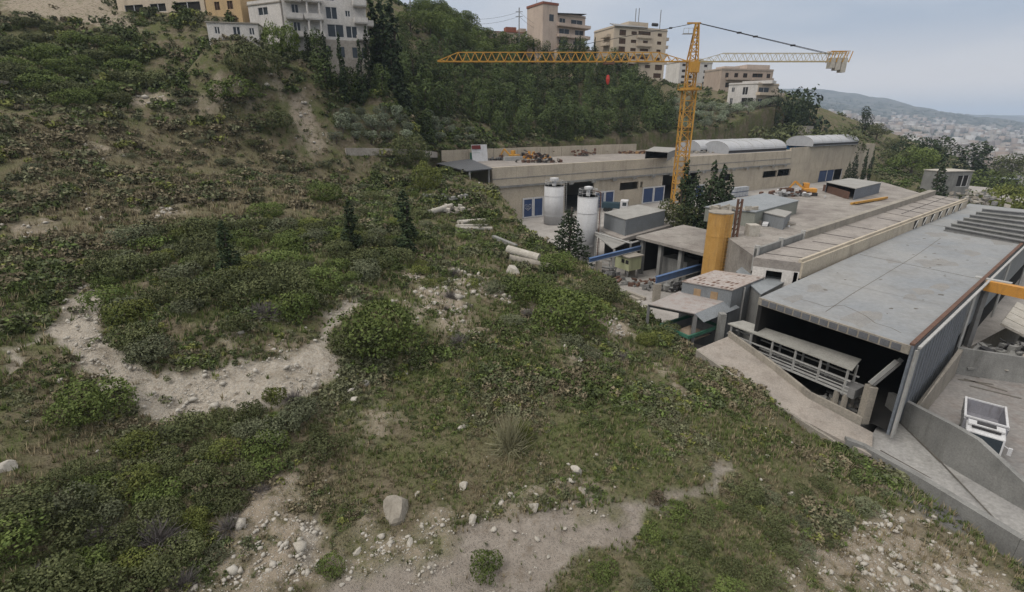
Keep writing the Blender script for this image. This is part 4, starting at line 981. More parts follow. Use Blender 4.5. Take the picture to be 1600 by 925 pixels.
# ------------------------------------------------------------------ dump truck
def make_truck(px, py, heading):
    t = thing('dump_truck', 'white dump truck with an empty grey open tipper body parked in the walled yard', 'truck', (0, 0, 0))
    bed = MB()                                    # x forward; cab at front (+x)
    bed.box(-4.2, .9, -1.25, 1.25, 1.15, 1.3)
    for y in (-1, 1): bed.add([(-4.2, y * 1.25, 1.3), (.9, y * 1.25, 1.3), (.9, y * 1.38, 2.75), (-4.2, y * 1.38, 2.55), (-4.2, y * 1.17, 1.3), (.9, y * 1.17, 1.3), (.9, y * 1.30, 2.75), (-4.2, y * 1.30, 2.55)],
                              [(0, 1, 2, 3), (4, 7, 6, 5), (3, 2, 6, 7), (0, 4, 5, 1), (0, 3, 7, 4), (1, 5, 6, 2)])
    bed.box(.82, .95, -1.38, 1.38, 1.15, 2.95); bed.box(-4.3, -4.2, -1.36, 1.36, 1.15, 2.5)
    bo = bed.build('tipper_body', surf('tipper_grey', (.30, .30, .33), (.24, .24, .27), (.10, .08, .08), .6, .6, .2, 1.5), t)
    rim = MB()
    for y in (-1.34, 1.34): rim.beam((-4.25, y, 2.6), (.95, y, 2.82), .16, .14)
    rim.beam((.9, -1.4, 2.98), (.9, 1.4, 2.98), .18, .12); rim.beam((-4.25, -1.36, 2.56), (-4.25, 1.36, 2.56), .12, .12)
    rim.build('top_rail', white_paint, bo)
    ribs = MB()
    for k in range(6):
        for y in (-1, 1): ribs.beam((-3.9 + k * .9, y * 1.30, 1.2), (-3.9 + k * .9, y * 1.42, 2.6), .1, .1)
    ribs.build('rib', steel, bo)
    ch = MB(); ch.box(-4.1, 3.0, -.45, .45, .75, 1.1); ch.build('chassis', dark_steel, t)
    cab = MB()
    pr_ = [(1.15, .75), (3.15, .75), (3.25, 1.5), (3.0, 2.75), (1.25, 2.85), (1.15, 2.75)]
    vs = [(x, -1.22, z) for x, z in pr_] + [(x, 1.22, z) for x, z in pr_]; k = len(pr_)
    cab.add(vs, [tuple(range(k)), tuple(range(k, 2 * k))[::-1]] + [(i_, k + i_, k + (i_ + 1) % k, (i_ + 1) % k) for i_ in range(k)])
    co_ = cab.build('cab', white_paint, t, bevel=.06)
    MB().add([(3.265, -1.08, 1.6), (3.265, 1.08, 1.6), (3.045, 1.08, 2.62), (3.045, -1.08, 2.62)], [(0, 1, 2, 3)]).build('windscreen', glass, co_)
    for y in (-1.235, 1.235): MB().box(1.75, 2.75, y - .01, y + .01, 1.65, 2.4).build('side_window', glass, co_)
    MB().box(1.35, 2.2, -1.15, 1.15, 2.86, 3.0).build('air_deflector', white_paint, co_)
    MB().box(2.35, 2.55, -.9, .9, 2.86, 2.98).build('sun_visor', dark_steel, co_)
    MB().box(1.45, 2.0, -.6, .6, 3.0, 3.04).build('roof_hatch', dark_steel, co_)
    MB().box(3.05, 3.35, -1.24, 1.24, .45, .85).build('bumper', white_paint, t)
    MB().box(3.24, 3.30, -.8, .8, .9, 1.4).build('grille', dark_steel, t)
    for y in (-.95, .95): MB().box(3.34, 3.38, y - .18, y + .18, .55, .75).build('headlight', glass, t)
    for y in (-1, 1):
        m = MB(); m.beam((3.0, y * 1.2, 2.3), (3.2, y * 1.55, 2.2), .05); m.box(3.1, 3.25, y * 1.6 - .12, y * 1.6 + .12, 1.7, 2.3); m.build('mirror', white_paint, t)
    for x in (2.35, -1.6, -3.0):
        for y in (-1, 1):
            w_ = MB().tube((x, y * .95, .52), (x, y * 1.25, .52), .52, n=20).build('wheel', rubber, t)
            MB().tube((x, y * 1.252, .52), (x, y * 1.27, .52), .27, n=14).build('rim', pale_steel, w_)
    MB().tube((.2, -1.0, .8), (.2, -1.2, .8), .01).v
    MB().box(.3, 1.0, .75, 1.2, .5, 1.0).build('fuel_tank', steel, t)
    t.location = (px, py, TYZ + .01); t.rotation_euler = (0, 0, heading); t.scale = (.74, .76, .80)
    return t
tb = P(1540, 652, -17.3); tf = P(1532, 706, YZ + .5)
th_ = math.atan2(-.745, -.667); hd = np.array((math.cos(th_), math.sin(th_))); pos = np.array((31.3, 28.75)) + hd * .95
make_truck(pos[0], pos[1], th_)

# ------------------------------------------------------------------ tower crane
cw = D(1082, 95, 105.0); CX, CY = float(cw[0]), float(cw[1]); JZ = float(cw[2]); BZ = YZ
crane = thing('tower_crane', 'yellow tower crane with a long lattice jib and white counterweights rising beside the warehouse', 'tower crane', (CX, CY, BZ))
def lattice_mast(name, x, y, z0, z1, w, sec, chord, dia, parent, mat):
    m = MB()
    cs = [(x - w / 2, y - w / 2), (x + w / 2, y - w / 2), (x + w / 2, y + w / 2), (x - w / 2, y + w / 2)]
    for c in cs: m.beam((*c, z0), (*c, z1), chord)
    z = z0; k = 0
    while z < z1 - .1:
        zn = min(z + sec, z1)
        for i_ in range(4):
            a, b = cs[i_], cs[(i_ + 1) % 4]
            m.beam((*a, z), (*b, z), dia)
            if k % 2: a, b = b, a
            m.beam((*a, z), (*b, zn), dia)
        z = zn; k += 1
    return m.build(name, mat, parent)
MZ_ = zat((CX, CY), 140)
MB().box(CX - 3, CX + 3, CY - 3, CY + 3, BZ, BZ + .8).build('foundation', concrete, crane)
mast = lattice_mast('mast', CX, CY, BZ + .8, MZ_ - .2, 2.3, 2.1, .26, .13, crane, crane_yellow)
for z_ in (BZ + 6.5, BZ + 12.5, BZ + 18.5):
    MB().box(CX - 1.3, CX + 1.3, CY - 1.3, CY + 1.3, z_, z_ + .08).build('rest_platform', crane_yellow, mast)
ladder(mast, CX + .6, CY, BZ + 1, MZ_, w=.4, mat=crane_yellow)
MB().lathe((CX, CY, 0), [(1.9, MZ_ - .2), (1.9, MZ_ + .35)], 20).build('slewing_ring', crane_yellow, crane)
m = MB()
for a in range(8):
    t0_, t1_ = a * math.pi / 4, (a + 1) * math.pi / 4
    p0 = (CX + 2.5 * math.cos(t0_), CY + 2.5 * math.sin(t0_)); p1 = (CX + 2.5 * math.cos(t1_), CY + 2.5 * math.sin(t1_))
    m.beam((*p0, MZ_), (*p0, MZ_ + 1.1), .06); m.beam((*p0, MZ_ + 1.1), (*p1, MZ_ + 1.1), .05); m.beam((*p0, MZ_), (*p1, MZ_), .15); m.beam((*p0, MZ_), (CX, CY, MZ_ - .1), .15)
m.build('ring_platform', crane_yellow, crane)
lattice_mast('upper_mast', CX, CY, MZ_ + .35, JZ + .4, 1.7, 1.7, .24, .12, crane, crane_yellow)
AZ = zat((CX, CY), 37)
# tower head: tapering lattice
m = MB(); z0_, z1_ = JZ + .4, AZ
bs_ = [(-.85, -.85), (.85, -.85), (.85, .85), (-.85, .85)]; tp_ = [(-.25 + .15, -.3), (.45, -.3), (.45, .3), (-.1, .3)]
def cpt(i_, f_): return (CX + bs_[i_][0] * (1 - f_) + tp_[i_][0] * f_, CY + bs_[i_][1] * (1 - f_) + tp_[i_][1] * f_, z0_ + (z1_ - z0_) * f_)
for i_ in range(4): m.beam(cpt(i_, 0), cpt(i_, 1), .22)
for k in range(5):
    f0, f1 = k / 5, (k + 1) / 5
    for i_ in range(4): m.beam(cpt(i_, f0), cpt((i_ + 1) % 4, f1), .12); m.beam(cpt(i_, f1), cpt((i_ + 1) % 4, f1), .12)
hd_ = m.build('tower_head', crane_yellow, crane)
MB().beam((CX - 1.9, CY, AZ + .1), (CX + .9, CY, AZ + .1), .3, .3).build('cap', crane_yellow, hd_)
m = MB(); m.box(CX - 2.6, CX - .6, CY - .5, CY + .5, AZ - 1.9, AZ - 1.8)
for x in (-2.6, -1.6, -.7): m.beam((CX + x, CY - .5, AZ - 1.85), (CX + x, CY - .5, AZ - .9), .06)
m.beam((CX - 2.6, CY - .5, AZ - .9), (CX - .6, CY - .5, AZ - .9), .06); m.build('service_platform', pale_steel, hd_)
# jib to the left: triangular truss
JL = CX - float(D(682, 93, 103.4)[0]); w_, hj = 1.25, 1.75
m = MB(); jz = JZ - .15; n_b = 30; xs = [CX - 1.0 - (JL - 1.0) * k / n_b for k in range(n_b + 1)]
m.beam((xs[0], CY - w_ / 2, jz), (xs[-1], CY - w_ / 2, jz), .17); m.beam((xs[0], CY + w_ / 2, jz), (xs[-1], CY + w_ / 2, jz), .17)
ts_, te_ = xs[0] - 6.2, xs[-1] + 4.3
m.beam((ts_, CY, jz + hj), (te_, CY, jz + hj), .17); m.beam((ts_, CY, jz + hj), (xs[0], CY, jz + .1), .15); m.beam((te_, CY, jz + hj), (xs[-1], CY, jz + .15), .15)
def topz(x):
    if x > ts_: return jz + hj * max(.06, (xs[0] - x) / 6.2)
    if x < te_: return jz + hj * max(.06, (x - xs[-1]) / 4.3)
    return jz + hj
for a, b in zip(xs[:-1], xs[1:]):
    mid_ = (a + b) / 2
    for s in (-1, 1): m.beam((a, CY + s * w_ / 2, jz), (mid_, CY, topz(mid_)), .10); m.beam((mid_, CY, topz(mid_)), (b, CY + s * w_ / 2, jz), .10)
    m.beam((a, CY - w_ / 2, jz), (a, CY + w_ / 2, jz), .08); m.beam((a, CY - w_ / 2, jz), (b, CY + w_ / 2, jz), .07)
m.build('jib', crane_yellow, crane)
# counter jib to the right (paler)
pale_y = surf('counter_jib_yellow', (.46, .38, .20), (.38, .32, .20), (.2, .17, .12), .5, .7, 0, 2)
RL = float(D(1325, 93, 104.6)[0]) - CX; m = MB(); n_b = 18; xs = [CX + .9 + (RL - .9) * k / n_b for k in range(n_b + 1)]; hj2 = 1.55
m.beam((xs[0], CY - .6, jz), (xs[-1], CY - .6, jz), .16); m.beam((xs[0], CY + .6, jz), (xs[-1], CY + .6, jz), .16)
t0x = xs[0] + 5.2
for s in (-.6, .6): m.beam((t0x, CY + s, jz + hj2), (xs[-1], CY + s, jz + hj2), .09); m.beam((xs[0], CY + s, jz + .1), (t0x, CY + s, jz + hj2), .09)
for a, b in zip(xs[:-1], xs[1:]):
    mid_ = (a + b) / 2; hz_ = hj2 * min(1, (mid_ - xs[0]) / 5.2)
    for s in (-.6, .6): m.beam((a, CY + s, jz), (mid_, CY + s, jz + hz_), .065); m.beam((mid_, CY + s, jz + hz_), (b, CY + s, jz), .065)
    m.beam((a, CY - .6, jz), (a, CY + .6, jz), .06)
cj = m.build('counter_jib', pale_y, crane)
m = MB(); m.beam((xs[-1] - 4, CY - .7, jz + 1.9), (xs[-1], CY - .7, jz + 1.9), .14); m.beam((xs[-1] - 4, CY + .7, jz + 1.9), (xs[-1], CY + .7, jz + 1.9), .14)
for x in (0, -1.3, -2.6, -3.9):
    for s in (-.7, .7): m.beam((xs[-1] + x, CY + s, jz - .2), (xs[-1] + x + .5, CY + s, jz + 1.9), .14)
m.build('end_frame', crane_yellow, cj)
for k, (x, zb_) in enumerate(((-3.7, -1.5), (-2.5, -1.9), (-1.3, -2.3))):
    MB().box(xs[-1] + x, xs[-1] + x + 1.05, CY - .7, CY + .7, jz + zb_ + .2, jz + .7).build('counterweight', palestone, crane, bevel=.05)
ca = MB()
ap = np.array((CX + .4, CY, AZ + .1)); an = np.array((CX - 1.8, CY, AZ + .1))
for s in (-.4, .4):
    MB().beam(ap + (0, s * .4, 0), (xs[-1] - 3.2, CY + s, jz + 1.3), .09).build('pendant_bar', dark_steel, crane)
for f_ in (.3, .42, .70):
    c = ap + (np.array((xs[-1] - 3.2, CY, jz + 1.3)) - ap) * f_; MB().box(c[0] - .35, c[0] + .35, CY - .35, CY + .35, c[2] - .14, c[2] + .14).build('pendant_joint', dark_steel, crane)
fx = float(D(848, 78, 104)[0])
MB().path([an + (1.6, 0, 0), an + (-3.4, 0, -.9), (CX - 18.5, CY, jz + 4.0), (fx, CY, jz + hj)], .06).build('pendant_bar', dark_steel, crane)
c = an + (-3.4, 0, -.9); MB().box(c[0] - .3, c[0] + .3, CY - .25, CY + .25, c[2] - .13, c[2] + .13).build('pendant_joint', dark_steel, crane)
tx = float(D(953, 100, 104)[0])
tr = MB(); tr.box(tx - 1.1, tx + 1.1, CY - .8, CY + .8, jz - .55, jz - .2)
for s in (-.8, .8): tr.tube((tx + s, CY - .75, jz - .1), (tx + s, CY + .75, jz - .1), .18, n=8)
tr.build('trolley', rust, crane)
hz0 = zat((tx, CY), 117)
for s in (-.3, .3): MB().beam((tx + s, CY, jz - .5), (tx + s * .5, CY, hz0), .035).build('hoist_rope', dark_steel, crane)
hk = MB().add([], []) ; hk.lathe((tx, CY, hz0), [(.12, -1.9), (.34, -1.5), (.42, -.8), (.3, -.15), (.12, 0)], 12); hk.build('hook_block', hook_red, crane)
# operator cab
kb = MB(); kb.box(CX - .9, CX + .9, CY - 2.3, CY - .95, JZ - 2.4, JZ - .4); kb.build('cab', crane_yellow, crane, bevel=.04)
# ------------------------------------------------------------------ background buildings on the ridge
def blk(name, label, cat, uL, uR, dL, dR, vtop, vbase, storeys, depth, mat, wins, group=None, sidewins=0, bal=(), roofm=None, winmat=None, sbal=(), parapet=.5, rooms=(), frame=True, hole=False):
    """apartment house: front facade from pixel column uL (at depth dL) to uR (depth dR)"""
    a = D(uL, vbase, dL)[:2]; b = D(uR, vbase, dR)[:2]; z0 = D((uL + uR) / 2, vbase, (dL + dR) / 2)[2]; c = (a + b) / 2
    z1 = zat(c, vtop); d_ = b - a; W = float(np.linalg.norm(d_)); d_ = d_ / W; n_ = np.array((d_[1], -d_[0]))
    if n_ @ c > 0: n_ = -n_
    t = thing(name, label, cat, (a[0], a[1], z0), group)
    sh = (z1 - z0) / storeys
    def fp(s, o): return a + d_ * s + n_ * o
    hs = []; wl_ = []
    for (row, s0, s1, zf0, zf1) in wins: wl_.append((s0 * W, s1 * W, z0 + sh * (row + zf0), z0 + sh * (row + zf1)))
    m = MB(); m.prism([fp(0, -.35), fp(W, -.35), fp(W, -depth), fp(0, -depth)], z0 - 6, z1 - .05)
    wall_cells(m, a, d_, W, z0 - 6, z1 - .05, .35, wl_, n_)
    m.build('wall', mat, t)
    MB().prism([fp(-.15, .15), fp(W + .15, .15), fp(W + .15, -depth - .15), fp(-.15, -depth - .15)], z1 - .05, z1 + .15).build('roof', roofm or concrete, t)
    if parapet:
        m = MB()
        for q0, q1 in (((0, 0), (W, 0)), ((W, 0), (W, -depth)), ((W, -depth), (0, -depth)), ((0, -depth), (0, 0))):
            m.beam((*fp(*q0), z1 + .15 + parapet / 2), (*fp(*q1), z1 + .15 + parapet / 2), .18, parapet)
        m.build('parapet', mat, t)
    for (s0, s1, za, zb) in wl_:
        f_ = MB()
        for p0, p1 in (((s0, za), (s1, za)), ((s0, zb), (s1, zb)), ((s0, za), (s0, zb)), ((s1, za), (s1, zb)), (((s0 + s1) / 2, za), ((s0 + s1) / 2, zb))):
            f_.beam((*fp(p0[0], -.1), p0[1]), (*fp(p1[0], -.1), p1[1]), .12, .12)
        fo_ = f_.build('window', white_paint if frame else brown_shutter, t)
        MB().prism([fp(s0, -.2), fp(s1, -.2), fp(s1, -.24), fp(s0, -.24)], za, zb).build('pane', winmat or glass, fo_)
    for k in range(sidewins):
        for r_ in range(storeys):
            zz_ = z0 + sh * (r_ + .35); o_ = -depth * (k + .5) / sidewins
            for side in (0, W):
                q_ = fp(side, o_); e_ = -1 if side == 0 else 1
                m = MB(); m.obox((*(q_ + d_ * e_ * .02), zz_ + .6), (*n_, 0), (*d_, 0), (0, 0, 1), .65, .03, .6)
                w_ = m.build('window', brown_shutter, t)
    for (row, s0, s1, dp) in bal:
        zb = z0 + sh * row; m = MB(); m.prism([fp(s0 * W, 0.01), fp(s1 * W, 0.01), fp(s1 * W, dp), fp(s0 * W, dp)], zb - .2, zb)
        for q0, q1 in (((s0 * W, dp), (s1 * W, dp)), ((s0 * W, 0.01), (s0 * W, dp)), ((s1 * W, 0.01), (s1 * W, dp))): m.beam((*fp(*q0), zb + .4), (*fp(*q1), zb + .4), .14, .85)
        m.build('balcony', mat, t)
    for (row, o0, o1, dp, side) in sbal:
        zb = z0 + sh * row; m = MB(); S = W if side > 0 else 0
        def sp(o, e_): return fp(S + side * e_, -o)
        m.prism([sp(o0, .01), sp(o1, .01), sp(o1, dp), sp(o0, dp)], zb - .2, zb)
        for q0, q1 in (((o0, dp), (o1, dp)), ((o0, .01), (o0, dp)), ((o1, .01), (o1, dp))): m.beam((*sp(*q0), zb + .4), (*sp(*q1), zb + .4), .14, .85)
        m.build('balcony', mat, t)
    for (s0, s1, o0, o1, h_, mt) in rooms:
        MB().prism([fp(s0 * W, -o0), fp(s1 * W, -o0), fp(s1 * W, -o1), fp(s0 * W, -o1)], z1 + .16, z1 + h_).build('roof_room', mt, t)
    return t, fp, z0, z1, W, sh
# big white apartment house, upper left, with a stone basement
t, fp, z0, z1, W, sh = blk('apartment_house', 'large white apartment house with big panes and rounded balconies above dark cypresses', 'apartment house', 448, 575, 92, 97, -22, 60, 3, 14, white_w,
    [(0, .10, .18, .2, .85), (0, .50, .70, .1, .85), (0, .73, .87, .1, .8), (1, .10, .18, .2, .85), (1, .50, .64, .15, .85), (1, .74, .80, .35, .7), (2, .1, .2, .3, .85), (2, .5, .62, .2, .8), (2, .75, .82, .35, .7)],
    bal=((0, .04, .20, 1.3), (1, .03, .22, 1.4), (2, .03, .22, 1.4), (1, .24, .46, 2.0), (2, .24, .46, 2.0), (0, .24, .46, 1.8), (0, .86, 1.0, 1.5), (1, .84, 1.0, 1.5), (2, .84, 1.0, 1.5)), sbal=((1, 1, 5, 1.4, 1),))
m = MB(); m.prism([fp(W * .3, .6), fp(W, .6), fp(W, -8), fp(W * .3, -8)], z0 - 8, z0 - .25); st = m.build('basement', stone_w, t)
for s in (.45, .62, .78, .9): MB().prism([fp(W * s, .63), fp(W * (s + .06), .63), fp(W * (s + .06), .5), fp(W * s, .5)], z0 - 3.2, z0 - 1.4).build('basement_window', glass, t)
for s in (.28, .42):
    for r_ in range(2): MB().lathe((*fp(W * s, 1.7), z0 + sh * r_), [(.18, 0), (.18, sh - .2)], 10).build('column', white_w, t)
# cream and ochre terraced houses at the top left edge
blk('terraced_house', 'cream terraced house with dark garage openings at the top left edge of the slope', 'house', 186, 322, 104, 100, -40, 20, 3, 10, cream,
    [(0, .08, .3, .1, .75), (0, .38, .56, .1, .75), (0, .66, .95, .05, .75), (1, .1, .25, .3, .8), (1, .4, .55, .3, .8), (1, .7, .85, .3, .8)], winmat=dark)
blk('terraced_house', 'ochre yellow terraced house with brown shutters between cream and white houses', 'house', 324, 378, 99, 97, -40, 21, 3, 10, ochre_w,
    [(0, .25, .4, .3, .95), (0, .62, .78, .3, .95), (1, .25, .4, .3, .95), (1, .62, .78, .3, .95)], winmat=brown_shutter, frame=False)
blk('terraced_house', 'narrow white house with ribbed metal fence squeezed left of the big apartment house', 'house', 394, 444, 98, 95, 6, 55, 2, 8, white_w, [(1, .3, .6, .3, .8)])
blk('hillside_hut', 'long low white hut with flat roof and three windows dug into the hillside', 'hut', 326, 405, 86, 87.5, 36, 58, 1, 6, white_w,
    [(0, .14, .24, .2, .7), (0, .5, .64, .15, .75), (0, .82, .92, .2, .7)], parapet=0)
# ridge houses
t, fp, z0, z1, W, sh = blk('hilltop_villa', 'low pale villa with terracotta roof edge on the skyline left of the tall pink house', 'villa', 757, 822, 180, 184, 50, 72, 2, 10, pink_w, [(1, .2, .3, .3, .7), (1, .6, .7, .3, .7)], roofm=terracotta, parapet=0, rooms=((.55, .8, 2, 5, 2.0, terracotta), (.85, 1, 0, 9, 1.4, pink_w)))
t, fp, z0, z1, W, sh = blk('apartment_house', 'pinkish tall house with a blank stair tower and wrap-around balconies on the ridge', 'apartment house', 868, 912, 174, 180, 26, 92, 4, 11, pink_w,
    [(0, .35, .6, .2, .6), (1, .1, .4, .2, .75), (1, .6, .9, .1, .75), (2, .1, .45, .25, .8), (2, .65, .95, .1, .8), (3, .1, .3, .1, .75), (3, .5, .9, .1, .75)],
    bal=((1, 0, 1.1, 1.6), (2, 0, 1.1, 1.6), (3, 0, 1.1, 1.6)), sbal=((1, 0, 8, 1.6, 1), (2, 0, 8, 1.6, 1), (3, 0, 8, 1.6, 1)), sidewins=2)
q_ = [fp(-6, .5), fp(0.1, .5), fp(.1, -9), fp(-6, -9)]
MB().prism(q_, z0 - 4, z1 + 2.6).build('stair_tower', pink_w, t); MB().prism([fp(-6.2, .7), fp(.3, .7), fp(.3, -9.2), fp(-6.2, -9.2)], z1 + 2.6, z1 + 3.3).build('tower_roof', terracotta, t)
f_ = MB(); f_.prism([fp(-3.4, .56), fp(-1.6, .56), fp(-1.6, .5), fp(-3.4, .5)], z1 - 2.2, z1 - .2); f_.build('tower_window', glass, t)
MB().quad3([(*fp(0, 1.2), z1 + .4), (*fp(W * .95, 1.2), z1 + 1.2), (*fp(W * .95, -5), z1 + 1.2), (*fp(0, -5), z1 + .6)], .2).build('sun_canopy', dark_steel, t)
for s in (-5.5, .5): MB().beam((*fp(s, -4), z1 + 1), (*fp(s, -4), z1 + 6.5), .12).build('antenna', steel, t)
blk('hillside_house', 'small cream house half hidden by trees right below the pinkish tall house', 'house', 868, 935, 171, 175, 78, 96, 1, 8, cream, [(0, .1, .2, .3, .8), (0, .6, .75, .3, .8)], parapet=0)
t, fp, z0, z1, W, sh = blk('apartment_house', 'tall cream six-storey apartment house with antennas and side balconies behind the crane jib', 'apartment house', 955, 1036, 178, 186, 46, 122, 6, 13, cream,
    [(5, .1, .22, .1, .8), (5, .32, .42, .3, .7), (5, .45, .68, .1, .8), (5, .82, .9, .3, .7), (4, .1, .22, .1, .8), (4, .32, .42, .3, .7), (4, .55, .64, .1, .7), (4, .82, .9, .3, .7), (3, .1, .22, .1, .8), (3, .32, .42, .3, .7), (3, .5, .66, .1, .7), (3, .82, .9, .3, .7),
     (2, .32, .42, .3, .7), (2, .5, .66, .1, .7), (2, .8, .9, .3, .7), (1, .3, .5, .3, .8), (1, .62, .72, .3, .7), (1, .82, .96, .1, .8), (0, .8, .95, .1, .7)],
    bal=((5, .43, .7, .5), (4, .43, .7, .9), (3, .43, .7, .9), (2, .43, .7, .9)), sbal=((5, 1, 6, 1.8, 1), (4, 1, 6, 1.8, 1), (3, 1, 6, 1.8, 1), (2, 1, 6, 1.8, 1), (5, 2, 6, 1.5, -1), (4, 2, 6, 1.5, -1)),
    rooms=((.35, .72, 3, 9, 2.8, cream),), winmat=brown_shutter, frame=False)
MB().quad3([(*fp(0, .6), z1 + .5), (*fp(W * .6, .6), z1 + .6), (*fp(W * .6, -3), z1 + 1.7), (*fp(0, -3), z1 + 1.7)], .2).build('solar_roof', steel, t)
for s, h_ in ((.5, 6.2), (.56, 6.4), (.98, 6.5)): MB().beam((*fp(W * s, -4), z1 + .2), (*fp(W * s, -4), z1 + h_ + 1), .22).build('antenna', steel, t)
MB().tube((*fp(W * .8, -3), z1 + 2.4), (*fp(W * .9, -3), z1 + 2.4), .55, n=12).build('water_tank', dark_steel, t)
t, fp, z0, z1, W, sh = blk('apartment_house', 'white five-storey block seen through the crane mast', 'apartment house', 1058, 1108, 250, 256, 98, 143, 5, 11, white_w,
    [(k, s, s + .1, .3, .75) for k in range(5) for s in (.08, .3, .75)], rooms=((.5, .8, 2, 6, 2.2, white_w),), winmat=dark, frame=False, sbal=((2, 1, 5, 1.4, 1), (3, 1, 5, 1.4, 1)))
t, fp, z0, z1, W, sh = blk('villa', 'brownish pink house with flat terraces and a balcony behind the bright white villa', 'house', 1124, 1204, 215, 221, 110, 140, 2, 12, surf('brown_pink_render', (.42, .34, .28), (.37, .30, .25), None, .5, .9, 0, .3), [(1, .08, .14, .2, .7), (1, .25, .32, .1, .7), (1, .42, .5, .2, .7), (1, .6, .8, .3, .7), (1, .88, .95, .2, .7), (0, .1, .2, .2, .7), (0, .35, .45, .2, .7)], winmat=dark, frame=False, rooms=((.1, .4, 2, 8, 1.6, pink_w), (.5, .95, 1, 9, 2.4, pink_w)), bal=((1, .1, .55, 1.4), (1, .6, .98, 1.6)))
t, fp, z0, z1, W, sh = blk('villa', 'bright white two-storey villa with terrace left of the big dark tree on the ridge', 'villa', 1135, 1180, 190, 184, 132, 164, 2, 10, white_w, [(1, .12, .22, .3, .75), (1, .5, .68, .0, .75), (0, .5, .9, 0, .7), (0, .1, .2, .1, .7)], rooms=((.4, 1.4, 2, 8, 1.2, white_w),), winmat=dark)
a_, fp2, *_ = blk('villa', 'cream villa wing with wide balcony right beside the dark tree on the ridge', 'villa', 1180, 1212, 184, 190, 133, 164, 2, 10, cream, [(1, .05, .55, .1, .75), (0, .1, .3, .1, .6), (0, .6, .8, .1, .6)], bal=((1, -.05, 1.15, 1.6),))
# small far sheds to the right of the factory
blk('garden_shed', 'ruined grey shed with a broken white roof behind the factory near the leaning dark trunk', 'shed', 1470, 1512, 118, 120, 268, 298, 1, 5, grey_conc, [(0, .5, .9, .2, .8)], roofm=palestone, parapet=0, winmat=dark)
blk('garden_shed', 'small hut with a blue-grey roof among shrubs at the right edge', 'shed', 1566, 1590, 190, 190, 280, 288, 1, 6, dark, [], roofm=metal_roof, parapet=0)
# lattice power masts and wires on the ridge
def powermast(u, vb, dd, vt, label):
    c = D(u, vb, dd); zt = zat(c, vt); t = thing('utility_pole', label, 'pole', (c[0], c[1], c[2]), None)
    MB().beam((c[0], c[1], c[2] - 2), (c[0], c[1], zt), .35).build('pole', steel, t)
    for dz_ in (1.2, 2.6): MB().beam((c[0] - 1.2, c[1], zt - dz_), (c[0] + 1.2, c[1], zt - dz_), .16).build('crossarm', steel, t)
    return np.array((c[0], c[1], zt))
pa = powermast(811, 70, 172, 12, 'thin tall lattice pole on the skyline between the low villa and the pinkish house')
pb = powermast(643, 40, 150, 0, 'thin utility pole on the tree-covered ridge right of the white apartment house')
def wire(a, b, sag, r_=.035):
    pts = [a + (b - a) * f_ - np.array((0, 0, 4 * sag * f_ * (1 - f_))) for f_ in np.linspace(0, 1, 13)]
    tag(MB().path(pts, r_, 4).build('power_line', dark_steel), 'sagging dark power line strung between poles along the ridge', 'cable', 'power lines along the ridge')
for dz_ in (1.2, 2.6): wire(pb - (0, 0, dz_), pa - (0, 0, dz_), 3.0)
for dz_ in (1.2, 2.6): wire(pa - (0, 0, dz_), D(900, 45, 176) - (0, 0, dz_), 2.5)

# ------------------------------------------------------------------ things on the long hall's roof and around the yard
RFZ = -9.3
def hp_(s, o): return HL[:2] + adir * s + ndir * o
def Rf(u, v):
    while True:
        q_ = xy(P(u, v, RFZ))
        if (q_ - HL[:2]) @ ndir < 19.5: return q_
        v += .5
c = Rf(752, 247); t = thing('billboard', 'leaning white sheet-clad board with a dark red stripe standing on the warehouse roof', 'board', (*c, RFZ))
zt = zat(c, 226); w_ = 3.9
q0 = c - adir * 2.3; q1 = c + adir * 1.9
m = MB(); m.quad3([(*q0, RFZ), (*q1, RFZ), (*(q1 + ndir * .6), zt), (*(q0 + ndir * .6), zt)], .15); m.build('sheet', white_paint, t)
MB().quad3([(*(q0 + ndir * .42 - ndir * .2), zt - 1.0), (*(q0 + adir * 2.4 + ndir * .22), zt - 1.0), (*(q0 + adir * 2.4 + ndir * .42), zt - .12), (*(q0 + ndir * .42), zt - .12)], .05).build('stripe', surf('dark_red', (.14, .03, .03)), t)
c = Rf(738, 249); o = MB().prism([c, c + adir * 2.2, c + adir * 2.2 + ndir * 1.2, c + ndir * 1.2], RFZ, RFZ + 2.0).build('green_cabinet', green_paint); tag(o, 'green metal cabinet in front of the leaning white board', 'cabinet')
def junkpile(name, label, cat, c, z, rx, ry, n_, mats, seed, hmax=1.2, group=None):
    rr_ = np.random.RandomState(seed); t = thing(name, label, cat, (c[0], c[1], z), group)
    for mi, mt in enumerate(mats):
        m = MB()
        for k in range(n_):
            a = rr_.uniform(0, 6.28); p_ = np.array((c[0] + rr_.normal() * rx * .45, c[1] + rr_.normal() * ry * .45, z + rr_.uniform(.1, hmax) * math.exp(-rr_.rand())))
            L_ = rr_.uniform(.3, 1.3); d_ = np.array((math.cos(a), math.sin(a), rr_.uniform(-.4, .4)))
            if rr_.rand() < .5: m.beam(p_ - d_ * L_ / 2, p_ + d_ * L_ / 2, rr_.uniform(.08, .3), rr_.uniform(.05, .3))
            else: m.obox(p_, (math.cos(a), math.sin(a), .2), (-math.sin(a), math.cos(a), 0), (0, 0, 1), rr_.uniform(.2, .5), rr_.uniform(.15, .4), rr_.uniform(.1, .35))
        m.build(('scrap', 'debris', 'sheet_piece')[mi % 3], mt, t)['kind'] = 'stuff'
    return t
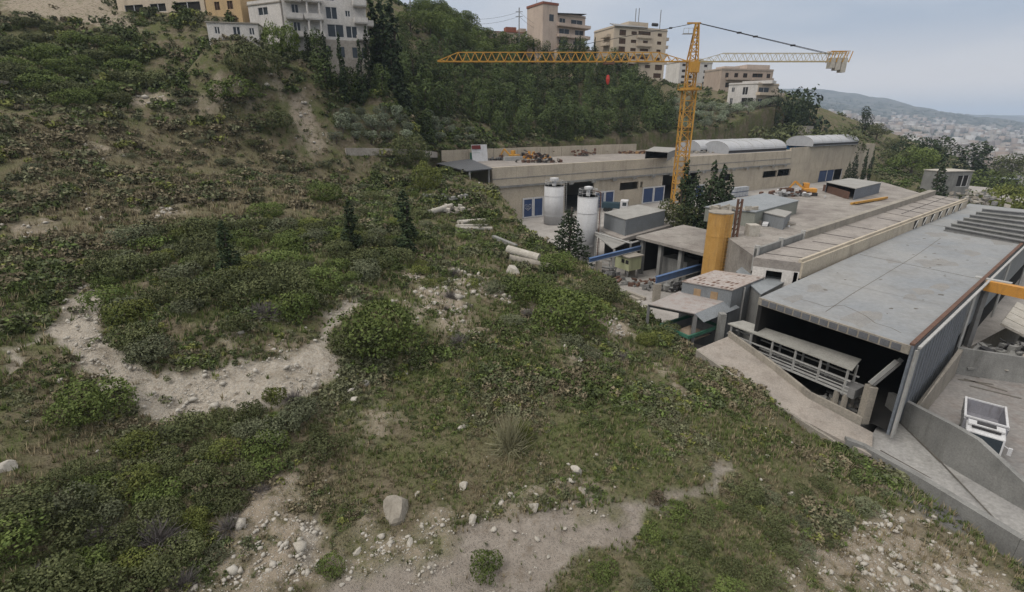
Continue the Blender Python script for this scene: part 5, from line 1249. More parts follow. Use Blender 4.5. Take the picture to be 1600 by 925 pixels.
def machine(name, label, c, z, ang, mat, s=1.0):
    """small tracked / frame machine: base, hood, arm in two sections, bucket"""
    t = thing(name, label, 'machine', (0, 0, 0))
    for y in (-.8, .8): MB().box(-1.3 * s, 1.3 * s, y * s - .25 * s, y * s + .25 * s, 0, .55 * s).build('track', dark_steel, t)
    MB().box(-1.2 * s, 1.0 * s, -.85 * s, .85 * s, .6 * s, 1.3 * s).build('hood', mat, t, bevel=.05)
    cbn = MB(); cbn.box(0, .95 * s, -.8 * s, .05 * s, 1.3 * s, 2.2 * s); cbn.build('cab', mat, t, bevel=.05)
    MB().box(.15 * s, .97 * s, -.82 * s, -.2 * s, 1.5 * s, 2.05 * s).build('cab_window', glass, t)
    MB().beam((.9 * s, .4 * s, 1.1 * s), (2.6 * s, .4 * s, 2.5 * s), .25 * s, .35 * s).build('boom', mat, t)
    MB().beam((2.6 * s, .4 * s, 2.5 * s), (3.5 * s, .4 * s, 1.1 * s), .2 * s, .28 * s).build('arm', mat, t)
    MB().box(3.1 * s, 3.8 * s, 0, .8 * s, .4 * s, 1.1 * s).build('bucket', rust, t)
    t.location = (c[0], c[1], z); t.rotation_euler = (0, 0, ang); return t
machine('excavator', 'small yellow excavator with folded arm by the back wall of the warehouse roof', Rf(803, 245), RFZ, 2.6, crane_yellow, 1.0)
junkpile('scrap_pile', 'orange and rusty scrap pile on the warehouse roof right of the yellow excavator', 'scrap pile', Rf(833, 247), RFZ, 4.5, 2.2, 26, (orange_paint, rust, dark_steel), 3, 2.0)
junkpile('scrap_pile', 'low pile of dark bars lying near the front edge of the warehouse roof', 'scrap pile', Rf(842, 254), RFZ, 5, 1.2, 30, (rust, dark_steel, concrete), 4, .9)
junkpile('timber_pile', 'dark strip of stacked timber left of the yellow excavator on the warehouse roof', 'timber pile', Rf(782, 243.5), RFZ, 5.5, .8, 26, (dark_steel, steel), 8, .7)
junkpile('scrap_pile', 'small heap of rusty frames by a break in the roof back wall', 'scrap pile', Rf(912, 238), RFZ, 3, 1.5, 22, (rust, steel), 5, 2.2)
junkpile('timber_pile', 'orange-brown timber heap on the warehouse roof left of the crane mast', 'timber pile', Rf(996, 238), RFZ, 7, 1.5, 26, (surf('timber', (.32, .19, .09)), rust), 6, .9)
c = Rf(806, 251); o = MB().prism([c - adir * 3, c + adir * 2, c + adir * 2 + ndir, c - adir * 3 + ndir], RFZ + .01, RFZ + 1.0).build('crate_stack', pale_steel); tag(o, 'grey crates stacked in front of the yellow excavator', 'crates')
t, _, __ = shed('roof_hut', 'open-sided grey hut on the warehouse roof left of the plastic tunnels', 'hut', [(1008, 235.5), (1044, 238), (1062, 231), (1022, 229)], -7.3, RFZ, metal_roof_pale, grey_conc, open_sides=(0,))
junkpile('scrap_pile', 'grey rubble and sheets scattered beside the hut on the warehouse roof', 'scrap pile', Rf(1085, 239), RFZ, 7, 2, 26, (concrete, steel), 9, .8)
def tunnel(u0, v0, u1, v1, wid, h_, label, Ln=None):
    a = Rf(u0, v0); Lt = Ln or float(np.linalg.norm(Rf(u1, v1) - a)); t = thing('polytunnel', label, 'greenhouse', (*a, RFZ), 'polytunnels on the warehouse roof')
    n_ = 14; prof = [(wid * (.5 - .5 * math.cos(math.pi * k / n_)), .9 + h_ * math.sin(math.pi * k / n_)) for k in range(n_ + 1)]; prof = [(0, 0)] + prof + [(wid, 0)]
    vs = [(*(a + ndir * y), RFZ + z) for y, z in prof] + [(*(a + adir * Lt + ndir * y), RFZ + z) for y, z in prof]; k = len(prof)
    m = MB(); m.add(vs, [(i_, i_ + 1, k + i_ + 1, k + i_) for i_ in range(k - 1)]); m.build('cover', tunnel_film, t, smooth_=False)
    m = MB(); m.add(vs[:k], [tuple(range(k))]); m.build('end_panel', surf('tunnel_end', (.38, .39, .41), (.33, .34, .36), None, .5, .6, 0, .8), t)
    m = MB(); m.add(vs[k:], [tuple(range(k))[::-1]]); m.build('end_panel', grey_panel, t)
    m = MB()
    for j_ in range(6):
        o_ = Lt * j_ / 5
        for (y0, z_0), (y1, z_1) in zip(prof[:-1], prof[1:]): m.beam((*(a + adir * o_ + ndir * y0), RFZ + z_0 + .03), (*(a + adir * o_ + ndir * y1), RFZ + z_1 + .03), .08)
    m.build('hoop', pale_steel, t)
    MB().beam((*(a - ndir * .05), RFZ + .55), (*(a + adir * Lt - ndir * .05), RFZ + .55), .06, .7).build('side_vent', dark_steel, t)
tunnel(1094, 239, 0, 0, 9.0, 2.6, 'white barrel-roofed polytunnel on the warehouse roof, left of the twin one in front', 36)
tunnel(1138, 240.5, 0, 0, 9.0, 2.5, 'white barrel-roofed polytunnel on the warehouse roof, directly left of the blue tarpaulin', 30)
RFZ = -8.0
tunnel(1270, 229, 0, 0, 9.0, 2.3, 'pale barrel-roofed polytunnel at the far right end of the warehouse roof', 30)
RFZ = -9.3
c = Rf(1262, 230); t = tag(MB().prism([c - adir * 3, c + adir * 1.5, c + adir * 1.5 + ndir * 3, c - adir * 3 + ndir * 3], RFZ, zat(c, 197)).build('chimney_block', concrete), 'plain grey concrete tower block standing behind the blue tarpaulin on the roof', 'tower block')
c = Rf(1243, 233); t = thing('tarpaulin_stack', 'bright blue tarpaulin draped over a frame between the polytunnels', 'tarpaulin', (*c, RFZ))
rr_ = np.random.RandomState(3); vs = []; fs = []; n_ = 9
for i_ in range(n_):
    for j_ in range(n_):
        p_ = c + adir * (i_ - 4) * .9 + ndir * (j_ - 3) * .6; e_ = min(i_, n_ - 1 - i_, j_, n_ - 1 - j_)
        vs.append((*p_, RFZ + (0 if e_ == 0 else 1.6 + rr_.uniform(-.6, 1.2))))
for i_ in range(n_ - 1):
    for j_ in range(n_ - 1): a = i_ * n_ + j_; fs.append((a, a + n_, a + n_ + 1, a + 1))
MB().add(vs, fs).build('tarpaulin', cyan_tarp, t)
m = MB()
for k in range(12): a = c + adir * rr_.uniform(-5, 4) + ndir * rr_.uniform(-1, 2); m.beam((*a, RFZ), (*(a + rr_.uniform(-1, 1, 2)), RFZ + rr_.uniform(2, 4)), .12)
m.build('frame', blue_paint, t)

# yard: parked lorry, block stacks, yellow machine, junk on the dirty roof
c = P(960, 330, YZ); zt = YZ
t = thing('parked_truck', 'white-cabbed lorry with dark load parked in front of the second pair of blue doors', 'truck', (0, 0, 0))
MB().box(-2.8, 1.2, -1.1, 1.1, .8, 2.0).build('load_body', surf('dark_teal', (.03, .06, .08)), t)
cbo = MB().box(1.3, 3.0, -1.15, 1.15, .6, 2.7).build('cab', white_paint, t, bevel=.1); MB().box(2.98, 3.03, -1, 1, 1.5, 2.4).build('windscreen', glass, cbo)
for y in (-1.17, 1.17): MB().box(1.8, 2.7, y - .01, y + .01, 1.5, 2.3).build('side_window', glass, cbo)
for x in (-2, -1, 2.1):
    for y in (-1, 1): MB().tube((x, y * .8, .5), (x, y * 1.1, .5), .5, n=14).build('wheel', rubber, t)
t.location = (c[0], c[1], YZ); t.rotation_euler = (0, 0, -.3)
blk_mat = surf('pallet_block', (.42, .44, .47), (.36, .38, .41), None, .5, .8, 0, 1)
bc = P(1146, 309, YZ); bl = []
for k in range(5):
    for r_ in range(2):
        c = xy(bc) + adir * k * 1.35; t = thing('pallet_stack', 'shrink-wrapped grey-blue block pallet in the two-high row by the warehouse wall', 'pallet', (*c, YZ + .0 + r_ * 1.35), 'block pallets stacked two high by the warehouse wall')
        m = MB(); m.prism([c, c + adir * 1.2, c + adir * 1.2 + ndir * 1.2, c + ndir * 1.2], YZ + r_ * 1.35 + .15, YZ + r_ * 1.35 + 1.28); m.build('blocks', blk_mat, t)
        m = MB(); m.prism([c, c + adir * 1.2, c + adir * 1.2 + ndir * 1.2, c + ndir * 1.2], YZ + r_ * 1.35 + .01, YZ + r_ * 1.35 + .14); m.build('pallet_base', blue_paint, t)
c = P(1262, 305, UZ); machine('loader', 'yellow loader with raised arm amid junk near the far shed on the dusty roof', xy(c), UZ + .002, 2.9, orange_paint, .95)
junkpile('scrap_pile', 'white and grey scrap beside the yellow loader on the dusty roof', 'scrap pile', xy(P(1232, 306, UZ)), UZ, 4, 2, 22, (white_paint, steel, rust), 12, 1.4)
junkpile('scrap_pile', 'dark scrap with a round table shape before the rooftop annex', 'scrap pile', xy(P(1188, 349, UZ)), UZ, 2.6, 1.3, 18, (dark_steel, steel, concrete), 13, .7)
junkpile('scrap_pile', 'pale debris strewn at the corner of the large rooftop shed', 'scrap pile', xy(P(1218, 352, UZ)), UZ, 2.2, 1.0, 14, (white_paint, concrete), 14, .4)
junkpile('scrap_pile', 'jumble of pale boxes along the left edge of the large shed roof', 'scrap pile', xy(P(1140, 327, -10.6)), -10.6, 3.4, .8, 14, (palestone, concrete), 15, .35)
c = P(1174, 368, UZ); o = MB().box(c[0] - .6, c[0] + .6, c[1] - .6, c[1] + .6, UZ, UZ + 1.3).build('water_tank', palestone); tag(o, 'small pale cube tank beside the rusty mast on the dusty roof', 'tank')
for k in range(3):
    a = P(1330 + k * 8, 318 - k * 1.2, UZ + .25 + .12 * (k % 2)); b = P(1376 + k * 5, 311 - k * 1.2, UZ + .25)
    tag(MB().beam(a, b, .3, .3).build('yellow_girder', crane_yellow), 'yellow steel girder lying on the dusty roof before the far shed', 'girder', 'yellow girders on the dusty roof')
# far end of the big roof: row of precast roof beams laid across
for k in range(7):
    a = P(1478 + k * 9.5, 354 - k * 4.6, RZ + .55); b = P(1640, 384 - k * 8.0, RZ + .35)
    m = MB(); m.beam(a, b, .55, .12); m.beam(a + (0, 0, -.25), b + (0, 0, -.25), .18, .4); m.beam(a + (0, 0, -.48), b + (0, 0, -.48), .45, .1)
    tag(m.build('roof_beam', grey_conc if k % 2 else steel), 'long grey I-shaped beam laid across the far right end of the big grey roof', 'beam', 'row of long beams across the far end of the big roof')
# yard right of the big hall: gantry beam, precast beams and panels
a = P(1540, 447, -14.0); b = P(1640, 468, -14.0); t = thing('gantry_crane', 'orange-yellow gantry girder with grey end carriage at the right edge beside the big hall', 'gantry crane', (a[0], a[1], YZ))
MB().beam(a + (0, 0, .1), b + (0, 0, .1), .7, .9).build('girder', orange_paint, t); MB().beam(a + (-.3, .9, .45), b * .55 + a * .45 + (0, .9, .45), .5, .4).build('end_carriage', pale_steel, t)
MB().beam((b[0], b[1], YZ), (b[0], b[1], -14.5), .4).build('leg', orange_paint, t)
MB().beam((a[0] + .3, a[1] + .2, YZ), (a[0] + .3, a[1] + .2, -14.5), .4).build('leg', steel, t)
yb = xy(b2) + rp * 1
for k in range(10):
    o_ = 2.5 + k * .85; s0 = 19 + (k % 3) * .8; p0 = yb + rdir * s0 + rp * o_; p1 = p0 + rdir * (17 + (k * 37 % 5))
    z_ = YZ + .5 + (k % 2) * .25
    m = MB(); m.beam((*p0, z_ + .35), (*p1, z_ + .35), .5, .14); m.beam((*p0, z_), (*p1, z_), .16, .6); m.beam((*p0, z_ - .3), (*p1, z_ - .3), .4, .12)
    tag(m.build('precast_beam', (grey_conc, concrete, palestone)[k % 3]), 'long precast concrete beam lying beyond the truck yard wall', 'beam', 'long precast beams beyond the truck yard wall')
for k in range(4):
    c0 = yb + rdir * (24 + k * 2.3) + rp * (.9); zq = YZ + 2.4
    m = MB(); m.quad3([(*c0, zq), (*(c0 + rdir * 2.1), zq), (*(c0 + rdir * 2.1 + rp * 3), zq - 1.1), (*(c0 + rp * 3), zq - 1.1)], .2)
    tag(m.build('precast_panel', palestone), 'pale precast panel leaning on a rack beside the big hall', 'panel', 'pale panels leaning beside the big hall')
junkpile('rubble_pile', 'grey rubble and slabs heaped just beyond the truck yard wall', 'rubble pile', yb + rdir * 20.5 + rp * 4, YZ, 5, 1.2, 34, (concrete, grey_conc, palestone), 21, 1.2)
junkpile('rubble_pile', 'pale broken concrete heaped at the far corner of the big roof', 'rubble pile', xy(P(1522, 318, -16)), -16.0, 4, 4, 36, (concrete, palestone, grey_conc), 22, 3.0)

# concrete pipes and beams dumped on the hill shoulder
def pipe(p, q_, r_, label, group=None, dark_end=True, mat=palestone):
    t = thing('concrete_pipe', label, 'pipe', tuple(p), group)
    d_ = (q_ - p) / np.linalg.norm(q_ - p)
    MB().tube(p, q_, r_, n=18).build('shell', mat, t)
    if dark_end: MB().tube(q_ + d_ * .004, q_ + d_ * .012, r_ * .78, n=18).build('bore_shade', dark, t)  # dark disc on the solid end paints the shade inside the pipe
def G(u, v, h_=0): p_ = T(u, v); return np.array((p_[0], p_[1], p_[2] + h_))
def gpair(u0, v0, u1, v1, h0, h1=None):
    return G(u0, v0, h0), G(u1, v1, h0 if h1 is None else h1)
p_, q_ = gpair(793, 399, 842, 413, .75); pipe(p_, q_, .5, 'thickest whitish concrete pile lying on the shoulder above the factory', None, False)
p_, q_ = gpair(796, 407, 858, 421, .3); pipe(p_, q_, .42, 'weathered whitish pile lying just below the thickest one', None, False, concrete)
p_, q_ = gpair(771, 374, 806, 389, .3); tag(MB().beam(p_, q_, .5, .5).build('concrete_beam', grey_conc), 'square grey concrete beam lying in scrub above the thick whitish pile', 'beam')
for k, (u0, v0, u1, v1, h_) in enumerate(((714, 357, 762, 356, .3), (718, 360, 768, 360, .25), (722, 356, 757, 352, .75), (716, 353, 752, 350, .55))):
    p_, q_ = gpair(u0, v0, u1, v1, h_); pipe(p_, q_, .28, 'slim whitish concrete pipe in the bundle lying open end to the right', 'bundle of slim concrete pipes on the hill shoulder')
p_, q_ = gpair(667, 337, 706, 325, .35); pipe(p_, q_, .38, 'whitish pipe sticking out of rubble left of the slim pipe bundle', None)
junkpile('rubble_pile', 'whitish rubble with bent sheets at the end of the dumped pipe', 'rubble pile', xy(G(706, 331)), G(706, 331)[2], 2.6, 2, 24, (palestone, concrete), 31, 1.2)
junkpile('rubble_pile', 'mixed dark and pale rubble in scrub above the dumped pipe', 'rubble pile', xy(G(700, 312)), G(700, 312)[2], 3.2, 2, 24, (grey_conc, palestone), 32, .9)
# dry stone wall line behind the shrubs at the foot of the olive grove
m = MB(); pts = [T(540, 240), T(575, 240), T(613, 241), T(650, 242), T(682, 244)]
for a, b in zip(pts[:-1], pts[1:]): m.beam(a + (0, 0, .3), b + (0, 0, .3), .6, 1.3)
tag(m.build('stone_wall', stone_w), 'low dry stone wall at the foot of the olive grove left of the warehouse', 'wall')

junkpile('scrap_pile', 'dusty machine parts heaped on the yard floor below the bright blue beam', 'scrap pile', xy(P(1050, 452, YZ)), YZ, 4, 2, 26, (grey_conc, dark_steel, steel), 41, 1.2)
junkpile('scrap_pile', 'dusty odds and ends at the foot of the open workshop columns', 'scrap pile', xy(P(1012, 446, YZ)), YZ, 4, 1.6, 22, (grey_conc, rust), 42, 1.0)
junkpile('scrap_pile', 'dark clutter under the steel walkway by the near white silo', 'scrap pile', xy(P(946, 436, YZ)), YZ, 3, 1.5, 18, (dark_steel, steel), 43, 1.2)
junkpile('rubble_pile', 'rubble and short beams at the foot of the conveyor gallery end', 'rubble pile', xy(P(1318, 632, YZ)), YZ, 1.6, 1.2, 22, (concrete, grey_conc), 44, .7)
junkpile('scrap_pile', 'steel frames and slabs jumbled under the orange gantry girder', 'scrap pile', yb + rdir * 23 + rp * 2.5, YZ, 4, 1.4, 30, (steel, grey_conc, dark_steel), 45, 1.6)
# ------------------------------------------------------------------ vegetation
def unit(v): return v / (np.linalg.norm(v, axis=1, keepdims=True) + 1e-9)
def leaves(r_, lobes, n, size, up=.25, jit=.75, zmin=.02, asp=.55):
    lobes = np.asarray(lobes, float); w = (lobes[:, 3] * lobes[:, 4] + lobes[:, 3] * lobes[:, 5]); k = r_.choice(len(lobes), n, p=w / w.sum())
    d = unit(r_.normal(size=(n, 3))); rad_ = 1 - np.abs(r_.normal(size=n)) * .16 + (r_.rand(n) < .06) * r_.uniform(0, .22, n)
    p = lobes[k, :3] + d * lobes[k, 3:6] * rad_[:, None]
    # drop leaves buried deep in other lobes
    keep = p[:, 2] > zmin
    for L in lobes:
        q = np.sum(((p - L[:3]) / L[3:6]) ** 2, 1); keep &= q > .42
    p, d, k = p[keep], d[keep], k[keep]; n = len(p)
    nn = unit(d + r_.normal(size=(n, 3)) * jit + np.array((0, 0, up))); a = unit(np.cross(nn, r_.normal(size=(n, 3)))); b = np.cross(nn, a)
    s = size * r_.uniform(.55, 1.35, n)[:, None]
    V = np.stack((p - a * s, p - b * s * asp, p + a * s, p + b * s * asp), 1).reshape(-1, 3)
    lt = r_.rand(len(lobes)) * .55; t = np.clip(lt[k] + r_.rand(n) * .55, 0, 1)
    return V, np.repeat(t, 4)
def leafmesh(name, V, t, mat):
    Fq = np.arange(len(V)).reshape(-1, 4); return np_mesh(name, V, Fq, mat, {'tint': t}, parent='mesh')
def bush_lobes(r_, n, h=.8, sp=.62):
    L = []
    for k in range(n):
        a = r_.uniform(0, 6.28); q = math.sqrt(r_.rand()) * sp; z = h * .35 + (1 - q) * h * .35 * r_.uniform(.5, 1.2); s = r_.uniform(.22, .42)
        L.append((math.cos(a) * q, math.sin(a) * q, z, s, s, s * r_.uniform(.7, 1.0)))
    return L
def trunk_mb(r_, h, r0, limbs=4, spread=1.0, top=.6):
    m = MB(); p = np.zeros(3); q = np.array((r_.uniform(-.05, .05) * h, r_.uniform(-.05, .05) * h, h * top)); m.tube((0, 0, -.6), p + (0, 0, .05), r0 * 1.15, r0, 8); m.tube(p, q, r0, r0 * .55, 8)
    for k in range(limbs):
        a = 6.28 * k / limbs + r_.uniform(-.4, .4); f_ = r_.uniform(.45, .95); s = q * f_; e_ = s + np.array((math.cos(a) * spread, math.sin(a) * spread, h * r_.uniform(.12, .3)))
        m.tube(s, e_, r0 * .4, r0 * .12, 6)
    return m
def tree_proto(crown, trunk_m):
    me = bpy.data.meshes.new('trunk'); me.from_pydata(trunk_m.v, [], trunk_m.f); me.materials.append(bark); me.update()
    return crown, me
rv = np.random.RandomState(77)
BIGB = [leafmesh('bush', *leaves(rv, bush_lobes(rv, 26), 6500, .036), L_mastic) for _ in range(3)]
BUSH = [leafmesh('bush', *leaves(rv, bush_lobes(rv, 18), 3000, .047), L_mastic) for _ in range(5)]
LOWB = [leafmesh('low_bush', *leaves(rv, bush_lobes(rv, 12, .5), 900, .075), L_sage) for _ in range(4)]
def twig_mesh(r_):
    V = []
    for k in range(420):
        a = r_.uniform(0, 6.28); el = r_.uniform(.15, 1.5); d = np.array((math.cos(a) * math.cos(el), math.sin(a) * math.cos(el), math.sin(el) * .8)); s = d * r_.uniform(.1, .5); e_ = s + unit((d + r_.normal(size=3) * .5)[None])[0] * r_.uniform(.25, .6)
        sd = unit(np.cross(e_ - s, r_.normal(size=3))[None])[0] * .008; V += [s - sd, s + sd, e_ + sd * .4, e_ - sd * .4]
    V = np.array(V); V[:, 2] = np.abs(V[:, 2]); return leafmesh('bare_bush', V, rv.rand(len(V)), L_twig)
TWIG = [twig_mesh(rv) for _ in range(2)]
def pine_lobes(r_):
    L = []; H_ = 1.0
    for k in range(22):
        f_ = (k + r_.rand()) / 22; rr_ = .34 * math.sqrt(max(.02, 1 - ((f_ - .42) / .60) ** 2))
        a = r_.uniform(0, 6.28); q = rr_ * r_.uniform(.25, .75); s = r_.uniform(.11, .18) * (1.1 - .2 * f_)
        L.append((math.cos(a) * q, math.sin(a) * q, .10 + f_ * .82, s, s, s * 1.15))
    L.append((0, 0, .5, .17, .17, .38)); return L
PINE = [tree_proto(leafmesh('crown', *leaves(rv, pine_lobes(rv), 2500, .029, zmin=.03, jit=.38), L_pine), trunk_mb(rv, 1, .025, 0, .1, .7)) for _ in range(5)]
def cyp_lobes(r_, w=.085):
    L = []
    for k in range(26):
        f_ = (k + r_.rand()) / 26; rr_ = w * (1 - f_ ** 2.2) + .012; a = r_.uniform(0, 6.28); q = rr_ * r_.uniform(.1, .65)
        L.append((math.cos(a) * q, math.sin(a) * q, .05 + f_ * .92, rr_ * .55 + .01, rr_ * .55 + .01, .05 + .02 * r_.rand()))
    return L
CYP = [tree_proto(leafmesh('crown', *leaves(rv, cyp_lobes(rv, w), 1900, .020, up=.6), L_cypress), trunk_mb(rv, 1, .014, 0, .1, .8)) for w in (.075, .095, .13)]
def olive_lobes(r_):
    L = []
    for k in range(15):
        a = r_.uniform(0, 6.28); q = math.sqrt(r_.rand()) * .36; s = r_.uniform(.14, .24); L.append((math.cos(a) * q, math.sin(a) * q, .55 + r_.uniform(-.17, .24) * (1 - q), s, s, s * .9))
    return L
OLIVE = [tree_proto(leafmesh('crown', *leaves(rv, olive_lobes(rv), 1300, .036), L_olive), trunk_mb(rv, 1, .05, 4, .22, .45)) for _ in range(4)]
def broad_lobes(r_):
    L = []
    for k in range(24):
        a = r_.uniform(0, 6.28); q = math.sqrt(r_.rand()) * .38; z = .55 + r_.uniform(-.28, .3) * (1.1 - q); s = r_.uniform(.12, .2); L.append((math.cos(a) * q, math.sin(a) * q, z, s, s, s * .85))
    return L
BROAD = [tree_proto(leafmesh('crown', *leaves(rv, broad_lobes(rv), 5200, .021), L_green), trunk_mb(rv, 1, .035, 5, .3, .5)) for _ in range(4)]
def fir_mesh(r_):
    L = []
    for k in range(15):
        f_ = k / 15; rr_ = .24 * (1 - f_) + .02; nb = 7
        for j_ in range(nb):
            a = 6.28 * (j_ + r_.rand() * .6) / nb; 
            for s_ in (.35, .7, 1.0): L.append((math.cos(a) * rr_ * s_, math.sin(a) * rr_ * s_, .12 + f_ * .86 - .035 * s_, .045 * (1.1 - f_ * .6), .045 * (1.1 - f_ * .6), .012))
    return leafmesh('crown', *leaves(r_, L, 3600, .017), L_cypress)
FIR = [tree_proto(fir_mesh(rv), trunk_mb(rv, 1, .018, 0, .1, .97))]

def put_mesh(name, me, loc, sc, rz, mat, label, cat, group=None):
    o = bpy.data.objects.new(name, me); col.objects.link(o); o.location = tuple(loc); o.scale = sc if hasattr(sc, '__len__') else (sc,) * 3; o.rotation_euler = (0, 0, rz)
    if mat is not None: o.material_slots[0].link = 'OBJECT'; o.material_slots[0].material = mat
    return tag(o, label, cat, group)
def put_tree(name, proto, loc, h, wd, rz, mat, label, cat, group=None, lean=0):
    t = thing(name, label, cat, (loc[0], loc[1], loc[2]), group, rz); t.scale = (h * wd, h * wd, h); t.rotation_euler = (lean, 0, rz)
    for nm, me in (('crown', proto[0]), ('trunk', proto[1])):
        o = bpy.data.objects.new(nm, me); col.objects.link(o); o.parent = t
        if nm == 'crown' and mat is not None: o.material_slots[0].link = 'OBJECT'; o.material_slots[0].material = mat
    return t
def gz_(p): return (p[0], p[1], hz(p[0], p[1]) - .08)
def at_px(u, v): p_ = T(u, v); return p_, float(np.dot(p_, (0, CP, -SP)))
# single shrubs one can point at: u, v of the foot, width in px, height/width, mesh set, material, label
ONE = [
 (160, 668, 120, .55, BUSH, L_green, 'round bright green bush at the lower left end of the white gravel terrace'),
 (232, 640, 0, 0, None, None, ''),
 (595, 572, 150, .55, BUSH, L_green, 'big dark bright-leaved bush right of where the gravel terrace ends'),
 (560, 560, 90, .6, BUSH, L_mastic, 'dark mastic bush leaning on the left side of the big bright-leaved bush'),
 (890, 520, 130, .6, BUSH, L_green, 'large bright green bush below the dumped concrete piles'),
 (835, 480, 80, .55, BUSH, L_green, 'fresh green bush left above the large bush below the dumped piles'),
 (940, 475, 75, .6, BUSH, L_mastic, 'dark bush on the factory side of the large bright bush'),
 (757, 905, 62, .7, BUSH, L_green, 'small bright bush standing in the pale dirt path'),
 (517, 903, 50, .7, BUSH, L_green, 'small bright bush beside the white eroded bank at the bottom'),
 (370, 195, 85, .5, BUSH, L_green, 'flat bright green bush right of the small rocky scar on the upper slope'),
 (412, 170, 85, .8, BUSH, L_mastic, 'tall dark bush above the flat bright bush on the upper slope'),
 (430, 225, 60, .6, BUSH, L_mastic, 'dark green bush at the top of the dry gully'),
 (415, 345, 55, .6, BUSH, L_green, 'bright lime bush in the middle of the slope, left of the small cypress'),
 (512, 320, 55, .7, BUSH, L_green, 'bright bush on the slope left of the scrub-hidden warehouse corner'),
 (445, 92, 60, 1.0, BUSH, L_green, 'bright bush at the left foot of the white apartment house'),
 (415, 505, 75, .45, TWIG, L_twig, 'leafless grey bush on the mound above the gravel terrace'),
 (282, 540, 0, 0, None, None, ''),
 (460, 632, 45, .6, TWIG, L_twig, 'leafless purplish bush at the lower edge of the gravel terrace'),
 (160, 865, 90, .4, TWIG, L_twig, 'leafless grey bush in the bottom left thicket'),
 (432, 632, 40, .8, BUSH, L_yellow, 'yellow-green bush beside the leafless purplish bush'),
 (298, 575, 38, .5, LOWB, L_green, 'small round grass-green cushion on the upper rim of the gravel terrace'),
 (1024, 785, 32, .7, LOWB, L_brown, 'round straw-coloured cushion shrub beside the pale path'),
 (300, 830, 50, .7, BUSH, L_yellow, 'yellowish bush in the middle of the bottom left thicket'),
 (795, 718, 90, 1.1, TWIG, L_straw, 'tall pale wispy broom shrub in the middle of the foreground slope'),
 (815, 700, 60, .9, TWIG, L_yellow, 'thin straw-green shrub just behind the pale wispy broom'),
 (645, 270, 60, 1.0, BUSH, L_mastic, 'tall dark bush left of the warehouse canopy, behind the pale one'),
 (670, 300, 50, 1.0, BUSH, L_yellow, 'light willow-green bush below the warehouse canopy'),
 (872, 428, 60, .6, BUSH, L_green, 'bright bush spilling down beside the thickest whitish pile'),
 (1580, 335, 90, .7, BUSH, L_yellow, 'yellow-flecked bush behind the far end of the big roof'),
]
rx_ = np.random.RandomState(5)
bushes = []
for (u, v, w, hw, ms, mt, lb) in ONE:
    if not w: continue
    p_, d_ = at_px(u, v); r_ = w * d_ / F / 2
    if v > 300 and u > 1500: p_ = P(u, v, -19.5); d_ = float(np.dot(p_, (0, CP, -SP))); r_ = w * d_ / F / 2; loc = (p_[0], p_[1], -20)
    else: loc = gz_(p_ + ray(u, v) * r_ * .5)
    if r_ > 1.25 and ms is BUSH: ms = BIGB
    put_mesh('shrub', ms[rx_.randint(len(ms))], loc, (r_ * 1.15, r_ * 1.15, r_ * hw * 2.1), rx_.uniform(0, 6.28), mt, lb, 'shrub'); bushes.append((*loc[:2], r_))
def scatter(polys, n, mind, seed, tries=30):
    r_ = np.random.RandomState(seed); W_ = np.array(TT(polys)); lo, hi = W_.min(0), W_.max(0); out = []
    for _ in range(n * tries):
        p_ = r_.uniform(lo, hi)
        if inside(W_, p_[:1], p_[1:2])[0] and all((p_[0] - q[0]) ** 2 + (p_[1] - q[1]) ** 2 > mind * mind for q in out): out.append(p_)
        if len(out) >= n: break
    return out
def bushes_in(poly, n, mind, seed, rng, hw, sets, label, group, name='shrub'):
    r_ = np.random.RandomState(seed); pts = scatter(poly, n, mind, seed)
    if not pts: return
    arr = np.array(pts); bad = zmask('path', arr[:, 0], arr[:, 1]) + zmask('gravel', arr[:, 0], arr[:, 1]) + inside(PAD, arr[:, 0], arr[:, 1]); zz = H(arr[:, 0], arr[:, 1])
    for k, p_ in enumerate(pts):
        if bad[k] > .35 or any(math.hypot(p_[0] - q[0], p_[1] - q[1]) < q[2] * .6 for q in bushes): continue
        s = r_.uniform(*rng); ms, mt = sets[r_.randint(len(sets))]
        put_mesh(name, ms[r_.randint(len(ms))], (p_[0], p_[1], zz[k] - .1), (s * r_.uniform(.85, 1.2), s, s * hw * r_.uniform(.8, 1.25)), r_.uniform(0, 6.28), mt, label, 'shrub', group)
M_, G_, S_, Y_, B_, W_t = (BUSH, L_mastic), (BUSH, L_green), (BUSH, L_sage), (BUSH, L_yellow), (LOWB, L_brown), (TWIG, L_twig)
bushes_in([(150, 425), (220, 372), (420, 352), (570, 375), (640, 410), (560, 450), (520, 470), (480, 520), (330, 560), (240, 570), (180, 520)], 92, 1.25, 1, (1.1, 2.1), 1.0, [M_, M_, M_, M_, G_, S_, Y_], 'leafy bush of the dense thicket on the mound above the white gravel terrace', 'thicket bushes on the mound')
bushes_in([(0, 60), (60, 38), (200, 85), (238, 130), (190, 168), (110, 175), (0, 150)], 26, 3.0, 2, (2.4, 3.6), .95, [(BIGB, L_green), (BIGB, L_green), (BIGB, L_mastic)], 'large green bush of the rounded clump on the upper left slope', 'big green clump upper left')
bushes_in([(0, 830), (60, 760), (200, 690), (330, 655), (490, 650), (520, 700), (420, 760), (340, 860), (330, 935), (0, 935)], 62, 1.05, 3, (.7, 1.45), .95, [M_, M_, S_, M_, G_, M_, S_, M_, G_, Y_, W_t], 'bush of the wide thicket that fills the bottom left corner', 'thicket bushes bottom left')
bushes_in([(440, 290), (560, 270), (700, 290), (760, 360), (640, 400), (480, 390), (380, 360)], 40, 2.0, 4, (1.0, 2.0), .9, [M_, M_, S_, G_, Y_], 'grey-green bush on the middle slope around the two small cypresses', 'bushes on the middle slope')
